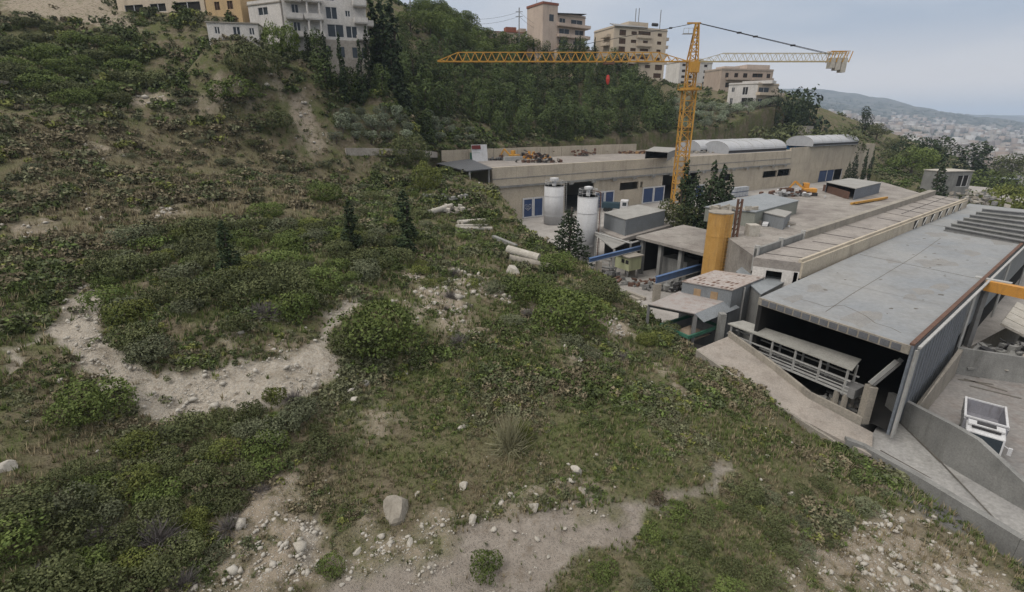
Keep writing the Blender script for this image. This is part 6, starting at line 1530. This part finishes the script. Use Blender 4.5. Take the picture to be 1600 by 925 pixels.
bushes_in([(0, 190), (250, 180), (330, 110), (470, 120), (520, 240), (600, 260), (430, 310), (0, 330)], 36, 3.0, 5, (1.0, 1.9), .8, [M_, S_, M_], 'scattered bush on the brownish upper slope', 'bushes on the upper slope')
bushes_in([(640, 410), (760, 420), (960, 470), (1100, 560), (980, 580), (700, 540), (640, 520)], 34, 1.6, 6, (.6, 1.3), .9, [M_, S_, W_t, Y_], 'shaggy bush among rubble on the slope below the dumped concrete piles', 'bushes below the dumped piles')
bushes_in([(880, 935), (1000, 850), (1060, 800), (1250, 740), (1380, 790), (1300, 850), (1150, 935)], 34, 1.2, 7, (.5, 1.0), .8, [M_, M_, G_, S_], 'green bush on the slope right of the pale dirt path', 'bushes right of the path')
# grove of pines
def grove(poly, n, mind, seed, name, protos, mat, hr, wr, label, cat, group, sink=.1):
    r_ = np.random.RandomState(seed); pts = scatter(poly, n, mind, seed, 12); arr = np.array(pts); zz = H(arr[:, 0], arr[:, 1]); ins = inside(PAD, arr[:, 0], arr[:, 1])
    for k, p_ in enumerate(pts):
        if ins[k]: continue
        put_tree(name, protos[r_.randint(len(protos))], (p_[0], p_[1], zz[k] - sink), r_.uniform(*hr), r_.uniform(*wr), r_.uniform(0, 6.28), mat, label, cat, group)
    print('grove', name, len(pts))
grove([(495, 165), (490, 118), (560, 100), (600, 70), (720, 95), (860, 100), (960, 112), (1010, 150), (1050, 180), (1045, 212), (850, 220), (770, 222), (745, 188), (690, 178), (600, 165)], 245, 3.3, 41, 'pine_tree', PINE, None, (5.5, 8.5), (.95, 1.25),
      'dark green pine of the dense wood behind the warehouse and the crane jib', 'pine tree', 'pine wood on the hillside')
0 and grove([(525, 190), (600, 172), (700, 192), (750, 216), (730, 230), (538, 228)], 60, 3.3, 42, 'olive_tree', OLIVE, None, (3.2, 4.6), (1.0, 1.3), 'silvery olive tree of the terraced grove left above the warehouse', 'olive tree', 'olive grove left of the pines')
grove([(1050, 165), (1130, 172), (1250, 202), (1240, 216), (1060, 214), (1045, 195)], 110, 3.0, 43, 'olive_tree', OLIVE, None, (3.0, 4.2), (1.1, 1.4), 'grey-green olive tree on the slope below the villas, right of the crane mast', 'olive tree', 'olive grove below the villas')
grove([(600, 60), (640, 20), (700, 40), (760, 68), (830, 80), (860, 92), (720, 92), (620, 66)], 34, 5, 44, 'broadleaf_tree', BROAD, None, (6, 9), (1.0, 1.3), 'bright broadleaf tree on the ridge between the white apartment house and the low villa', 'tree', 'broadleaf trees on the ridge')
grove([(1255, 190), (1300, 192), (1370, 210), (1450, 232), (1540, 270), (1600, 310), (1600, 335), (1480, 300), (1400, 262), (1300, 218)], 60, 6, 45, 'broadleaf_tree', BROAD, L_mastic, (5, 8.5), (1.1, 1.4), 'dark leafy tree of the belt running down right beyond the warehouse', 'tree', 'tree belt beyond the warehouse')
rw_ = np.random.RandomState(12)
for v, ua, ub in ((186, 545, 690), (198, 530, 710), (210, 535, 738), (223, 530, 745)):
    for u in np.arange(ua, ub, 25 + (v % 3)):
        p_ = T(u + rw_.uniform(-5, 5), v + rw_.uniform(-1.5, 1.5)); h_ = rw_.uniform(2.3, 3.0)
        put_tree('olive_tree', OLIVE[rw_.randint(4)], (p_[0], p_[1], hz(p_[0], p_[1]) - .1), h_, rw_.uniform(1.0, 1.25), rw_.uniform(0, 6), None, 'silvery rounded olive tree in the grove rows left above the warehouse', 'olive tree', 'olive grove left of the pines')
def one_tree(u, vb, dd, vt, wd, proto, mat, name, label, cat, zb=None, lean=0, group=None):
    c = D(u, vb, dd) if dd else T(u, vb); z0 = hz(c[0], c[1]) - .2 if zb is None else zb; h_ = zat(c, vt) - z0
    put_tree(name, proto, (c[0], c[1], z0), h_, wd, random.uniform(0, 6), mat, label, cat, group, lean)
one_tree(887, 404, 68, 320, 1.45, FIR[0], None, 'conifer_tree', 'dark layered conifer left of the near white silo', 'conifer', -19.5)
one_tree(637, 396, 0, 298, 1.9, CYP[1], None, 'cypress_tree', 'small dark cypress on the middle slope, the taller right one of two', 'cypress')
one_tree(551, 392, 0, 312, 1.8, CYP[1], None, 'cypress_tree', 'small dark cypress on the middle slope left of the taller one', 'cypress')
one_tree(362, 432, 0, 345, 1.8, CYP[1], None, 'cypress_tree', 'short dark cypress poking out of the mound thicket', 'cypress')
for k, (u, vt, dd, w_, i_) in enumerate(((487, 42, 92, 1.2, 2), (512, 48, 90, .8, 0), (535, 50, 90, .8, 0), (565, 60, 92, .9, 0), (578, 40, 97, .9, 1), (590, 2, 104, 1.0, 1), (603, -8, 106, 1.0, 1), (618, -4, 108, 1.0, 1), (612, 30, 102, 1.1, 2))):
    one_tree(u, 125, dd, vt, w_, CYP[i_], None, 'cypress_tree', 'dark cypress in the row before and beside the large white apartment house', 'cypress', group='cypresses by the white apartment house')
for k, u in enumerate((773, 790, 808, 818, 833)): one_tree(u, 100, 172, 54 + (k * 7) % 11, .9, CYP[0], None, 'cypress_tree', 'small thin cypress on the ridge in front of the low villa', 'cypress', group='thin cypresses before the low villa')
for u, vt, dd in ((898, 58, 168), (905, 55, 168), (928, 57, 172), (880, 60, 168), (760, 56, 176), (729, 60, 170)): one_tree(u, 100, dd, vt, .8, CYP[0], None, 'cypress_tree', 'narrow cypress poking up beside the pinkish tall house', 'cypress', group='cypresses near the pinkish house')
for u, vt, dd, w_, i_, mt in ((1064, 250, 86, 1.2, 0, None), (1082, 266, 84, 1.15, 2, None), (1106, 250, 82, 1.2, 0, None), (1121, 256, 82, 1.15, 0, None), (1096, 280, 80, 1.2, 2, None), (1132, 272, 84, 1.15, 1, None), (1072, 284, 80, 1.2, 2, None), (1114, 284, 80, 1.2, 2, None)):
    one_tree(u, 345, dd, vt, w_, CYP[i_], mt, 'cypress_tree', 'dark cypress of the clump at the foot of the crane mast', 'cypress', -20, group='cypress clump by the crane')
one_tree(1062, 352, 82, 300, .8, BROAD[0], L_mastic, 'broadleaf_tree', 'dark round tree left in the clump at the crane foot', 'tree', -20)
for u, vt, dd, w_, i_ in ((1331, 238, 160, 1.1, 2), (1346, 232, 160, .8, 0), (1356, 234, 158, .8, 0), (1322, 252, 158, 1.1, 2)): one_tree(u, 282, dd, vt, w_, CYP[i_], None, 'cypress_tree', 'cypress before the right end wall of the warehouse', 'cypress', -20, group='cypresses at the right end of the warehouse')
one_tree(1232, 172, 186, 126, .52, BROAD[2], L_cypress, 'pine_tree', 'big dark tree standing alone right of the bright villa on the ridge', 'tree')
one_tree(1255, 175, 190, 145, .9, PINE[1], L_cypress, 'pine_tree', 'smaller dark pine right of the big lone tree on the ridge', 'tree')
one_tree(1418, 292, 152, 222, 1.25, BROAD[1], L_green, 'broadleaf_tree', 'large fresh green tree right behind the warehouse end', 'tree')
one_tree(1395, 288, 158, 230, 1.2, BROAD[2], L_mastic, 'broadleaf_tree', 'dark green tree squeezed against the warehouse end wall', 'tree')
one_tree(1230, 222, 176, 182, 1.1, BROAD[3], L_mastic, 'broadleaf_tree', 'dark tree above the polytunnels left of the grey tower block', 'tree')
one_tree(1285, 215, 186, 185, 1.1, BROAD[0], L_mastic, 'broadleaf_tree', 'dark tree right of the grey tower block above the roof', 'tree')
one_tree(1437, 248, 190, 202, 1.1, BROAD[1], L_cypress, 'broadleaf_tree', 'dark round tree on the shoulder left of the far town', 'tree')
one_tree(1352, 196, 215, 168, 1.0, PINE[2], L_cypress, 'pine_tree', 'spiky dark pine on the skyline against the far town', 'tree')
one_tree(1520, 262, 200, 222, 1.4, PINE[3], L_cypress, 'pine_tree', 'flat-topped dark pine against the far town', 'tree')
one_tree(1468, 300, 110, 250, 1.3, CYP[2], None, 'cypress_tree', 'leaning dark ivy-clad trunk by the ruined shed', 'tree', -20, lean=0.1)
one_tree(1545, 300, 170, 262, 1.4, BROAD[2], L_green, 'broadleaf_tree', 'light green tree left of the small blue-grey roofed hut', 'tree')
one_tree(1580, 262, 230, 235, 1.2, BROAD[3], L_mastic, 'broadleaf_tree', 'dark tree near the right edge below the far town', 'tree')

# ------------------------------------------------------------------ low scrub, grass and loose stone: uncountable cover
def leafcol():
    m, nt, bs = newmat('scrub_leaves'); at = nt.nodes.new("ShaderNodeAttribute"); at.attribute_name = 'col'
    nt.links.new(at.outputs['Color'], bs.inputs['Base Color']); bs.inputs['Roughness'].default_value = .8; bs.inputs['Specular IOR Level'].default_value = .1; return m
scrubmat = leafcol()
def sample(n, r0, r1, seed, pw=0.0):
    r_ = np.random.RandomState(seed); t = r_.uniform(-64, 68, n) * math.pi / 180; f_ = r_.rand(n)
    rr_ = np.exp(np.log(r0) + (np.log(r1) - np.log(r0)) * f_ ** (1 + pw)); x = np.sin(t) * rr_; y = np.cos(t) * rr_
    ok = ~inside(PAD, x, y) | (edge_dist(PAD, x, y) < .25); return x[ok], y[ok], rr_[ok], r_
cv = {}
def masks(x, y, sx=0): return {k: zmask(k, x, y, **a) for k, a in (('path', dict(soft=.3 + sx, wob=.5)), ('gravel', dict(soft=.3 + sx, wob=.6)), ('rocky', dict(soft=1.2, wob=2.2)), ('dry', dict(soft=2.5, wob=3)), ('lush', dict(soft=2.5, wob=3)))}
x, y, rr2, r_ = sample(72000, 11, 150, 90, -.25)
mk = masks(x, y, .3); mk['path'] = np.clip(mk['path'] * 1.9, 0, 1); mk['gravel'] = np.clip(mk['gravel'] * 1.9, 0, 1); cl_ = fbm(x / 3.2, y / 3.2, 61, 3)
pk = (.85 - .12 * mk['dry'] + .25 * mk['lush']) * smooth(.29, .50, cl_) * (1 - .93 * mk['rocky']) * (1 - np.clip(mk['path'] + mk['gravel'], 0, 1) * .985)
sel = r_.rand(len(x)) < pk * 1.15; x, y, rr2 = x[sel], y[sel], rr2[sel]; mk = {k: v[sel] for k, v in mk.items()}
z = H(x, y); n_c = len(x); print('scrub clumps', n_c)
size = np.clip(.0088 * rr2 * r_.uniform(.5, 1.8, n_c), .14, 1.3) * (1 + .35 * mk['lush']) * (.7 + .75 * smooth(.45, .72, fbm(x / 3.2, y / 3.2, 61, 3)))
pal = np.array([(.055, .070, .026), (.080, .108, .034), (.098, .102, .060), (.130, .112, .074), (.125, .135, .042), (.068, .082, .042)])
hue = fbm(x / 5, y / 5, 71, 2) + r_.normal(size=n_c) * .12
ci = np.where(hue < .42, 0, np.where(hue < .52, 5, np.where(hue < .6, 1, 2)))
rd_ = r_.rand(n_c); ci = np.where(rd_ < .10 + .45 * mk['dry'], 3, ci); ci = np.where((rd_ > .95), 4, ci); ci = np.where((rd_ > .6) & (rd_ < .8) & (mk['dry'] > .4), 2, ci)
base_c = 1.22 * pal[ci] * r_.uniform(.75, 1.3, (n_c, 1))
CL = []
for k in range(8):
    V, t = leaves(rv, bush_lobes(rv, 5, .7, .5), 80, .165, jit=.9, zmin=-.05); CL.append((V, t))
Vs, Cs = [], []
which = r_.randint(0, 8, n_c); ang = r_.uniform(0, 6.28, n_c)
for k in range(8):
    s_ = which == k; V, t = CL[k]; c, s2 = np.cos(ang[s_]), np.sin(ang[s_]); sz = size[s_]
    vx = (V[None, :, 0] * c[:, None] - V[None, :, 1] * s2[:, None]) * sz[:, None] + x[s_][:, None]
    vy = (V[None, :, 0] * s2[:, None] + V[None, :, 1] * c[:, None]) * sz[:, None] + y[s_][:, None]
    vz = V[None, :, 2] * sz[:, None] * .95 + z[s_][:, None] - .05
    Vs.append(np.stack((vx, vy, vz), 2).reshape(-1, 3)); Cs.append((base_c[s_][:, None, :] * (.65 + .75 * t[None, :, None])).reshape(-1, 3))
V = np.concatenate(Vs); C = np.concatenate(Cs)
tag(np_mesh('scrub_undergrowth', V, np.arange(len(V)).reshape(-1, 4), scrubmat, {'col': C}), kind='stuff')
# bushy cover of the far slopes
x, y, rr2, r_ = sample(15000, 100, 460, 96, .1); ok = (np.arctan2(x, y) > -.45); x, y, rr2 = x[ok], y[ok], rr2[ok]
far_c = fbm(x / 22, y / 22, 64, 3); sel = r_.rand(len(x)) < smooth(.36, .5, far_c) * 1.0 + .12; x, y = x[sel], y[sel]; n_c = len(x); z = H(x, y); sz = r_.uniform(.8, 2.3, n_c)
V0, t0_ = CL[1]; V = (V0[None] * sz[:, None, None] + np.stack((x, y, z), 1)[:, None]).reshape(-1, 3)
bc_ = np.array([(.045, .062, .024), (.07, .095, .03), (.085, .09, .05)])[r_.randint(0, 3, n_c)]; C = (bc_[:, None] * (.65 + .75 * t0_[None, :, None])).reshape(-1, 3)
tag(np_mesh('hillside_scrub', V, np.arange(len(V)).reshape(-1, 4), scrubmat, {'col': C}), kind='stuff')
# grass blades
x, y, rr2, r_ = sample(78000, 9, 100, 91, -.1); mk = masks(x, y); cl_ = fbm(x / 2.1, y / 2.1, 81, 3)
sel = r_.rand(len(x)) < (.35 + .8 * smooth(.4, .6, cl_)) * (1 - .55 * mk['rocky']) * (1 - np.clip(mk['path'] + mk['gravel'], 0, 1) * .97); x, y, rr2 = x[sel], y[sel], rr2[sel]; dry = mk['dry'][sel]
n_c = len(x); z = H(x, y); nb = 7; hh = np.clip(.009 * rr2, .12, .5)[:, None] * r_.uniform(.5, 1.4, (n_c, nb)); a = r_.uniform(0, 6.28, (n_c, nb)); sp_ = r_.uniform(.1, .7, (n_c, nb)) * hh
bx = x[:, None] + np.cos(a) * sp_ * .5; by = y[:, None] + np.sin(a) * sp_ * .5; w_ = np.clip(.0011 * rr2, .012, .06)[:, None] * np.ones((1, nb)); b2_ = a + 1.57
p0 = np.stack((bx - np.cos(b2_) * w_, by - np.sin(b2_) * w_, z[:, None] - .05 + 0 * bx), -1); p1 = np.stack((bx + np.cos(b2_) * w_, by + np.sin(b2_) * w_, z[:, None] - .05 + 0 * bx), -1)
p2 = np.stack((bx + np.cos(a) * sp_, by + np.sin(a) * sp_, z[:, None] + hh), -1); V = np.stack((p0, p1, p2), 2).reshape(-1, 3)
gc = 1.12 * np.where((r_.rand(n_c) < .32 + .5 * dry)[:, None], np.array((.22, .185, .12))[None], np.array((.10, .125, .043))[None]) * r_.uniform(.7, 1.3, (n_c, 1)); C = np.repeat(gc, nb * 3, 0)
tag(np_mesh('grass', V, np.arange(len(V)).reshape(-1, 3), scrubmat, {'col': C}, tri=True), kind='stuff')
# loose stones
ico = bpy.data.meshes.new('tmp'); import bmesh
bm = bmesh.new(); bmesh.ops.create_icosphere(bm, subdivisions=1, radius=1); IV = np.array([v.co[:] for v in bm.verts]); IF = np.array([[v.index for v in f.verts] for f in bm.faces]); bm.free()
def stones(name, x, y, s, r_, mat, lift=.25, zz=None):
    n_ = len(x); z = H(x, y) if zz is None else zz; k = len(IV); sh = r_.uniform(.6, 1.25, (n_, k, 1)); ax = r_.uniform(.55, 1.2, (n_, 1, 3)) * np.array((1, 1, .75)); V = IV[None] * sh * ax * s[:, None, None]
    a = r_.uniform(0, 6.28, n_); c, s2 = np.cos(a)[:, None], np.sin(a)[:, None]; V = np.stack((V[..., 0] * c - V[..., 1] * s2, V[..., 0] * s2 + V[..., 1] * c, V[..., 2]), -1)
    V = V + np.stack((x, y, z + s * lift), 1)[:, None, :]; Fq = (IF[None] + (np.arange(n_) * k)[:, None, None]).reshape(-1, 3)
    return np_mesh(name, V.reshape(-1, 3), Fq, mat, None, tri=True)
x, y, rr2, r_ = sample(120000, 10, 110, 92); mk = masks(x, y); cl_ = fbm(x / 1.8, y / 1.8, 83, 3)
pk = np.clip(.8 * mk['rocky'] * smooth(.35, .6, cl_) + .6 * mk['gravel'] * smooth(.3, .6, cl_) + .003 + .012 * mk['dry'] + .05 * mk['path'] * smooth(.5, .65, cl_), 0, 1)
sel = r_.rand(len(x)) < pk; x, y, rr2 = x[sel], y[sel], rr2[sel]; s = (1 + .5 * mk['rocky'][sel]) * np.clip(.0018 * rr2 * np.exp(r_.normal(size=len(x)) * .6), .02, .35); print('stones', len(x))
tag(stones('loose_stones', x, y, s, r_, palestone), kind='stuff')
# crushed stone heap by the kerb wall
c = T(1545, 838); r_ = np.random.RandomState(4); q = r_.normal(size=(700, 2)) * (1.1, .5); x = c[0] + q[:, 0] * .8 + q[:, 1] * .5; y = c[1] - q[:, 0] * .75 + q[:, 1] * .5 + .2
tag(stones('gravel_heap', x, y, r_.uniform(.04, .12, 700), r_, stone, 1.2), 'heap of crushed light grey stone beside the kerb wall at the lower right', 'gravel heap')
# boulders one can point at
def boulder(u, v, w, label, mat=stone, hk=.7, group=None, blocky=False):
    p_, d_ = at_px(u, v); s = w * d_ / F / 2; r_ = np.random.RandomState(int(u * 7 + v)); bm = bmesh.new()
    bmesh.ops.create_icosphere(bm, subdivisions=3, radius=1)
    pl_ = [(unit(r_.normal(size=(1, 3)))[0], r_.uniform(.5, .82)) for _ in range(11)]
    for v_ in bm.verts:
        n3 = np.array(v_.co[:]); k = 1.0
        if blocky: k = .85 / max(abs(n3)) * .6 + .4
        f_ = fbm(np.array([n3[0] * 1.6 + u]), np.array([n3[1] * 1.6 + n3[2] * 2.3 + v]), 5, 3)[0]
        q = n3 * k * (.9 + .3 * f_)
        for n_, o_ in pl_:
            e_ = q @ n_ - o_
            if e_ > 0: q = q - n_ * e_ * .92
        v_.co = Vector(q * 1.15)
    me = bpy.data.meshes.new('boulder'); bm.to_mesh(me); bm.free(); me.materials.append(mat)
    me.polygons.foreach_set('use_smooth', [False] * len(me.polygons))
    o = bpy.data.objects.new('boulder', me); col.objects.link(o); g_ = gz_(p_); o.location = (g_[0], g_[1], g_[2] + s * hk * .28); o.scale = (s * 1.05, s * .9, s * hk); o.rotation_euler = (r_.uniform(-.2, .2), r_.uniform(-.2, .2), r_.uniform(0, 6.28))
    return tag(o, label, 'boulder', group)
boulder(622, 795, 44, 'largest squarish grey boulder in the foreground scrub', stone, .9, None, True)
boulder(653, 772, 14, 'flat pale stone tucked right behind the largest squarish boulder', palestone, .4)
boulder(901, 735, 17, 'upright whitish boulder above the right end of the dirt path', palestone, 1.1)
boulder(834, 792, 16, 'upright whitish boulder directly above the dirt path', palestone, 1.1)
boulder(913, 765, 24, 'flat grey slab stone below the upright boulder by the path', stone, .35)
boulder(725, 760, 16, 'whitish stone heap left of the wispy broom shrub', palestone, .8)
boulder(722, 668, 14, 'pale stone alone in the green slope above the broom', palestone, .8)
boulder(738, 812, 16, 'pale rounded stone at the edge of path and scrub', palestone, .8)
boulder(641, 848, 15, 'elongated pale stone left of the small bush in the path', palestone, .9)
boulder(560, 862, 16, 'round pale stone right of the small bush at the bottom', palestone, .8)
boulder(672, 885, 18, 'grey flat stone half sunk in the dirt path', stone, .4)
boulder(8, 732, 28, 'whitish boulder at the left edge of the picture', palestone, .7)
boulder(10, 137, 30, 'grey rock on the left edge of the upper slope', stone, .6)
boulder(800, 440 - 15, 26, 'pale block right of the rubble below the dumped pile', palestone, .7)
boulder(408, 918, 18, 'round pale stone at the very bottom left of the path', palestone, .6)
for k, (u, v, w) in enumerate(((555, 603, 16), (568, 600, 18), (540, 590, 11), (548, 612, 13), (527, 588, 9), (553, 625, 14), (640, 565, 10), (645, 575, 10), (634, 582, 9))):
    boulder(u, v, w, 'whitish boulder of the cluster right of the gravel terrace end', palestone, .8, 'boulders right of the gravel terrace')
rb = np.random.RandomState(8)
for k in range(34):
    u, v = [(rb.uniform(360, 560), rb.uniform(800, 915)), (rb.uniform(640, 920), rb.uniform(775, 880)), (rb.uniform(1260, 1560), rb.uniform(830, 915)), (rb.uniform(640, 800), rb.uniform(430, 500)), (rb.uniform(940, 1060), rb.uniform(495, 600))][k % 5]
    boulder(u, v, rb.uniform(5, 10), 'small pale stone, head-sized or more, lying loose on the rocky ground', palestone, .7, 'small pale stones on rocky ground')
# ------------------------------------------------------------------ far town and haze
def citymat():
    m, nt, bs = newmat('town_walls'); oi = nt.nodes.new("ShaderNodeObjectInfo"); c_ = rampn(nt, oi.outputs['Random'], [(0, (.22, .20, .185)), (.35, (.32, .30, .29)), (.6, (.27, .22, .19)), (.8, (.18, .16, .15)), (1, (.42, .41, .40))])
    nt.links.new(c_, bs.inputs['Base Color']); bs.inputs['Roughness'].default_value = .9; return m
townm = citymat(); winm = surf('town_windows', (.07, .075, .08))
rc = np.random.RandomState(19)
def house_mesh(k):
    m = MB(); w, d, fl_ = rc.uniform(11, 20), rc.uniform(10, 16), rc.randint(2, 6); h_ = fl_ * 3.1
    m.box(-w / 2, w / 2, -d / 2, d / 2, -8, h_); m.box(-w * .2, w * .15, -d * .2, d * .2, h_, h_ + 2.4); nw_ = len(m.f)
    for f_ in range(fl_):
        z = f_ * 3.1 + 1.0; nn = int(w // 3)
        for i_ in range(nn):
            x = -w / 2 + (i_ + .5) * w / nn
            for sy in (-1, 1): m.box(x - .6, x + .6, sy * d / 2 - .05, sy * d / 2 + .05, z, z + 1.4)
        for i_ in range(3):
            yy = -d / 2 + (i_ + .5) * d / 3
            for sx in (-1, 1): m.box(sx * w / 2 - .05, sx * w / 2 + .05, yy - .6, yy + .6, z, z + 1.4)
    me = bpy.data.meshes.new('town_house'); me.from_pydata(m.v, [], m.f); me.materials.append(townm); me.materials.append(winm)
    for i_, p_ in enumerate(me.polygons): p_.material_index = 0 if i_ < nw_ else 1
    return me
HM = [house_mesh(k) for k in range(7)]
n_t = 5200; t = rc.uniform(27, 60, n_t) * math.pi / 180; rr_ = np.exp(rc.uniform(math.log(620), math.log(4000), n_t)); x, y = np.sin(t) * rr_, np.cos(t) * rr_
dn = fbm(x / 160, y / 160, 51, 3); ok = (dn > .36) & ((rr_ < 3000) | (t > .62)); x, y, rr_ = x[ok], y[ok], rr_[ok]; z = H(x, y)
o_ = np.argsort(rr_); x, y, rr_, z = x[o_], y[o_], rr_[o_], z[o_]
# the nearest 290 that the camera can see over the slope
vis = []
for i_ in range(len(x)):
    yd = y[i_] * CP - z[i_] * SP; u = 800 + F * x[i_] / yd
    if u < 1330 or u > 1640: continue
    tt_ = np.linspace(.05, .97, 60); 
    if (H(x[i_] * tt_, y[i_] * tt_, False) < (z[i_] + 10) * tt_).all(): vis.append(i_)
    if len(vis) >= 290: break
for i_ in vis:
    o = bpy.data.objects.new('town_house', HM[rc.randint(7)]); col.objects.link(o); o.location = (x[i_], y[i_], z[i_]); o.rotation_euler = (0, 0, rc.uniform(-.5, .5) + (0 if rc.rand() < .7 else .8)); k = rc.uniform(.8, 1.2); o.scale = (k, k, rc.uniform(.7, 1.3))
    tag(o, 'pale flat-roofed house in the nearer part of the hazy town on the right', 'house', 'houses of the far town')
m = MB(); rest = sorted(set(range(len(x))) - set(vis)); V = []; Fq = []; C = []
pal = np.array([(.26, .24, .22), (.32, .30, .29), (.27, .22, .19), (.18, .16, .15), (.40, .39, .38)])
base = np.array([(-1, -1, -.5), (1, -1, -.5), (1, 1, -.5), (-1, 1, -.5), (-1, -1, 1), (1, -1, 1), (1, 1, 1), (-1, 1, 1)], float); bf = np.array([(4, 5, 6, 7), (0, 1, 5, 4), (1, 2, 6, 5), (2, 3, 7, 6), (3, 0, 4, 7)])
for j_, i_ in enumerate(rest):
    a = rc.uniform(0, 1.57); w, d, h_ = rc.uniform(5, 11), rc.uniform(5, 9), rc.uniform(6, 18); b_ = base * (w, d, h_); V.append(np.c_[b_[:, 0] * math.cos(a) - b_[:, 1] * math.sin(a) + x[i_], b_[:, 0] * math.sin(a) + b_[:, 1] * math.cos(a) + y[i_], b_[:, 2] + z[i_]])
    Fq.append(bf + j_ * 8); C.append(np.repeat(pal[rc.randint(5)][None] * rc.uniform(.8, 1.15), 8, 0))
tag(np_mesh('distant_town', np.concatenate(V), np.concatenate(Fq), scrubmat, {'col': np.concatenate(C)}), kind='stuff')
# town greenery
n_t = 8500; t = rc.uniform(24, 60, n_t) * math.pi / 180; rr2 = np.exp(rc.uniform(math.log(430), math.log(4600), n_t)); x, y = np.sin(t) * rr2, np.cos(t) * rr2; z = H(x, y)
V0, t0_ = CL[0][0], CL[0][1]; s = rc.uniform(2.5, 6.5, n_t) * (1 + rr2 / 2500.)
V = (V0[None] * s[:, None, None] * (1, 1, .9) + np.stack((x, y, z), 1)[:, None]).reshape(-1, 3); C = (np.array((.05, .065, .032))[None, None] * (.7 + .7 * t0_[None, :, None]) * rc.uniform(.7, 1.3, (n_t, 1, 1))).reshape(-1, 3)
tag(np_mesh('distant_woodland', V, np.arange(len(V)).reshape(-1, 4), scrubmat, {'col': C}), kind='stuff')
# haze: one closed box of even air around camera and ground
hb = MB(); zl = float(ZZ.min()) - 1; zh = float(max(ZZ.max(), 60)) + 25
hb.box(-14100, 14100, -14100, 14100, zl, zh)
hm = bpy.data.materials.new('haze_air'); hm.use_nodes = True; hm.node_tree.nodes.clear()
ho_ = hm.node_tree.nodes.new("ShaderNodeOutputMaterial"); pv = hm.node_tree.nodes.new("ShaderNodeVolumePrincipled"); pv.inputs['Color'].default_value = (.68, .81, 1.0, 1); pv.inputs['Density'].default_value = .00015; pv.inputs['Anisotropy'].default_value = 0.1
hm.node_tree.links.new(pv.outputs[0], ho_.inputs['Volume'])
tag(hb.build('haze', hm), kind='stuff')
scene.cycles.volume_bounces = 1
print('haze box', zl, zh)
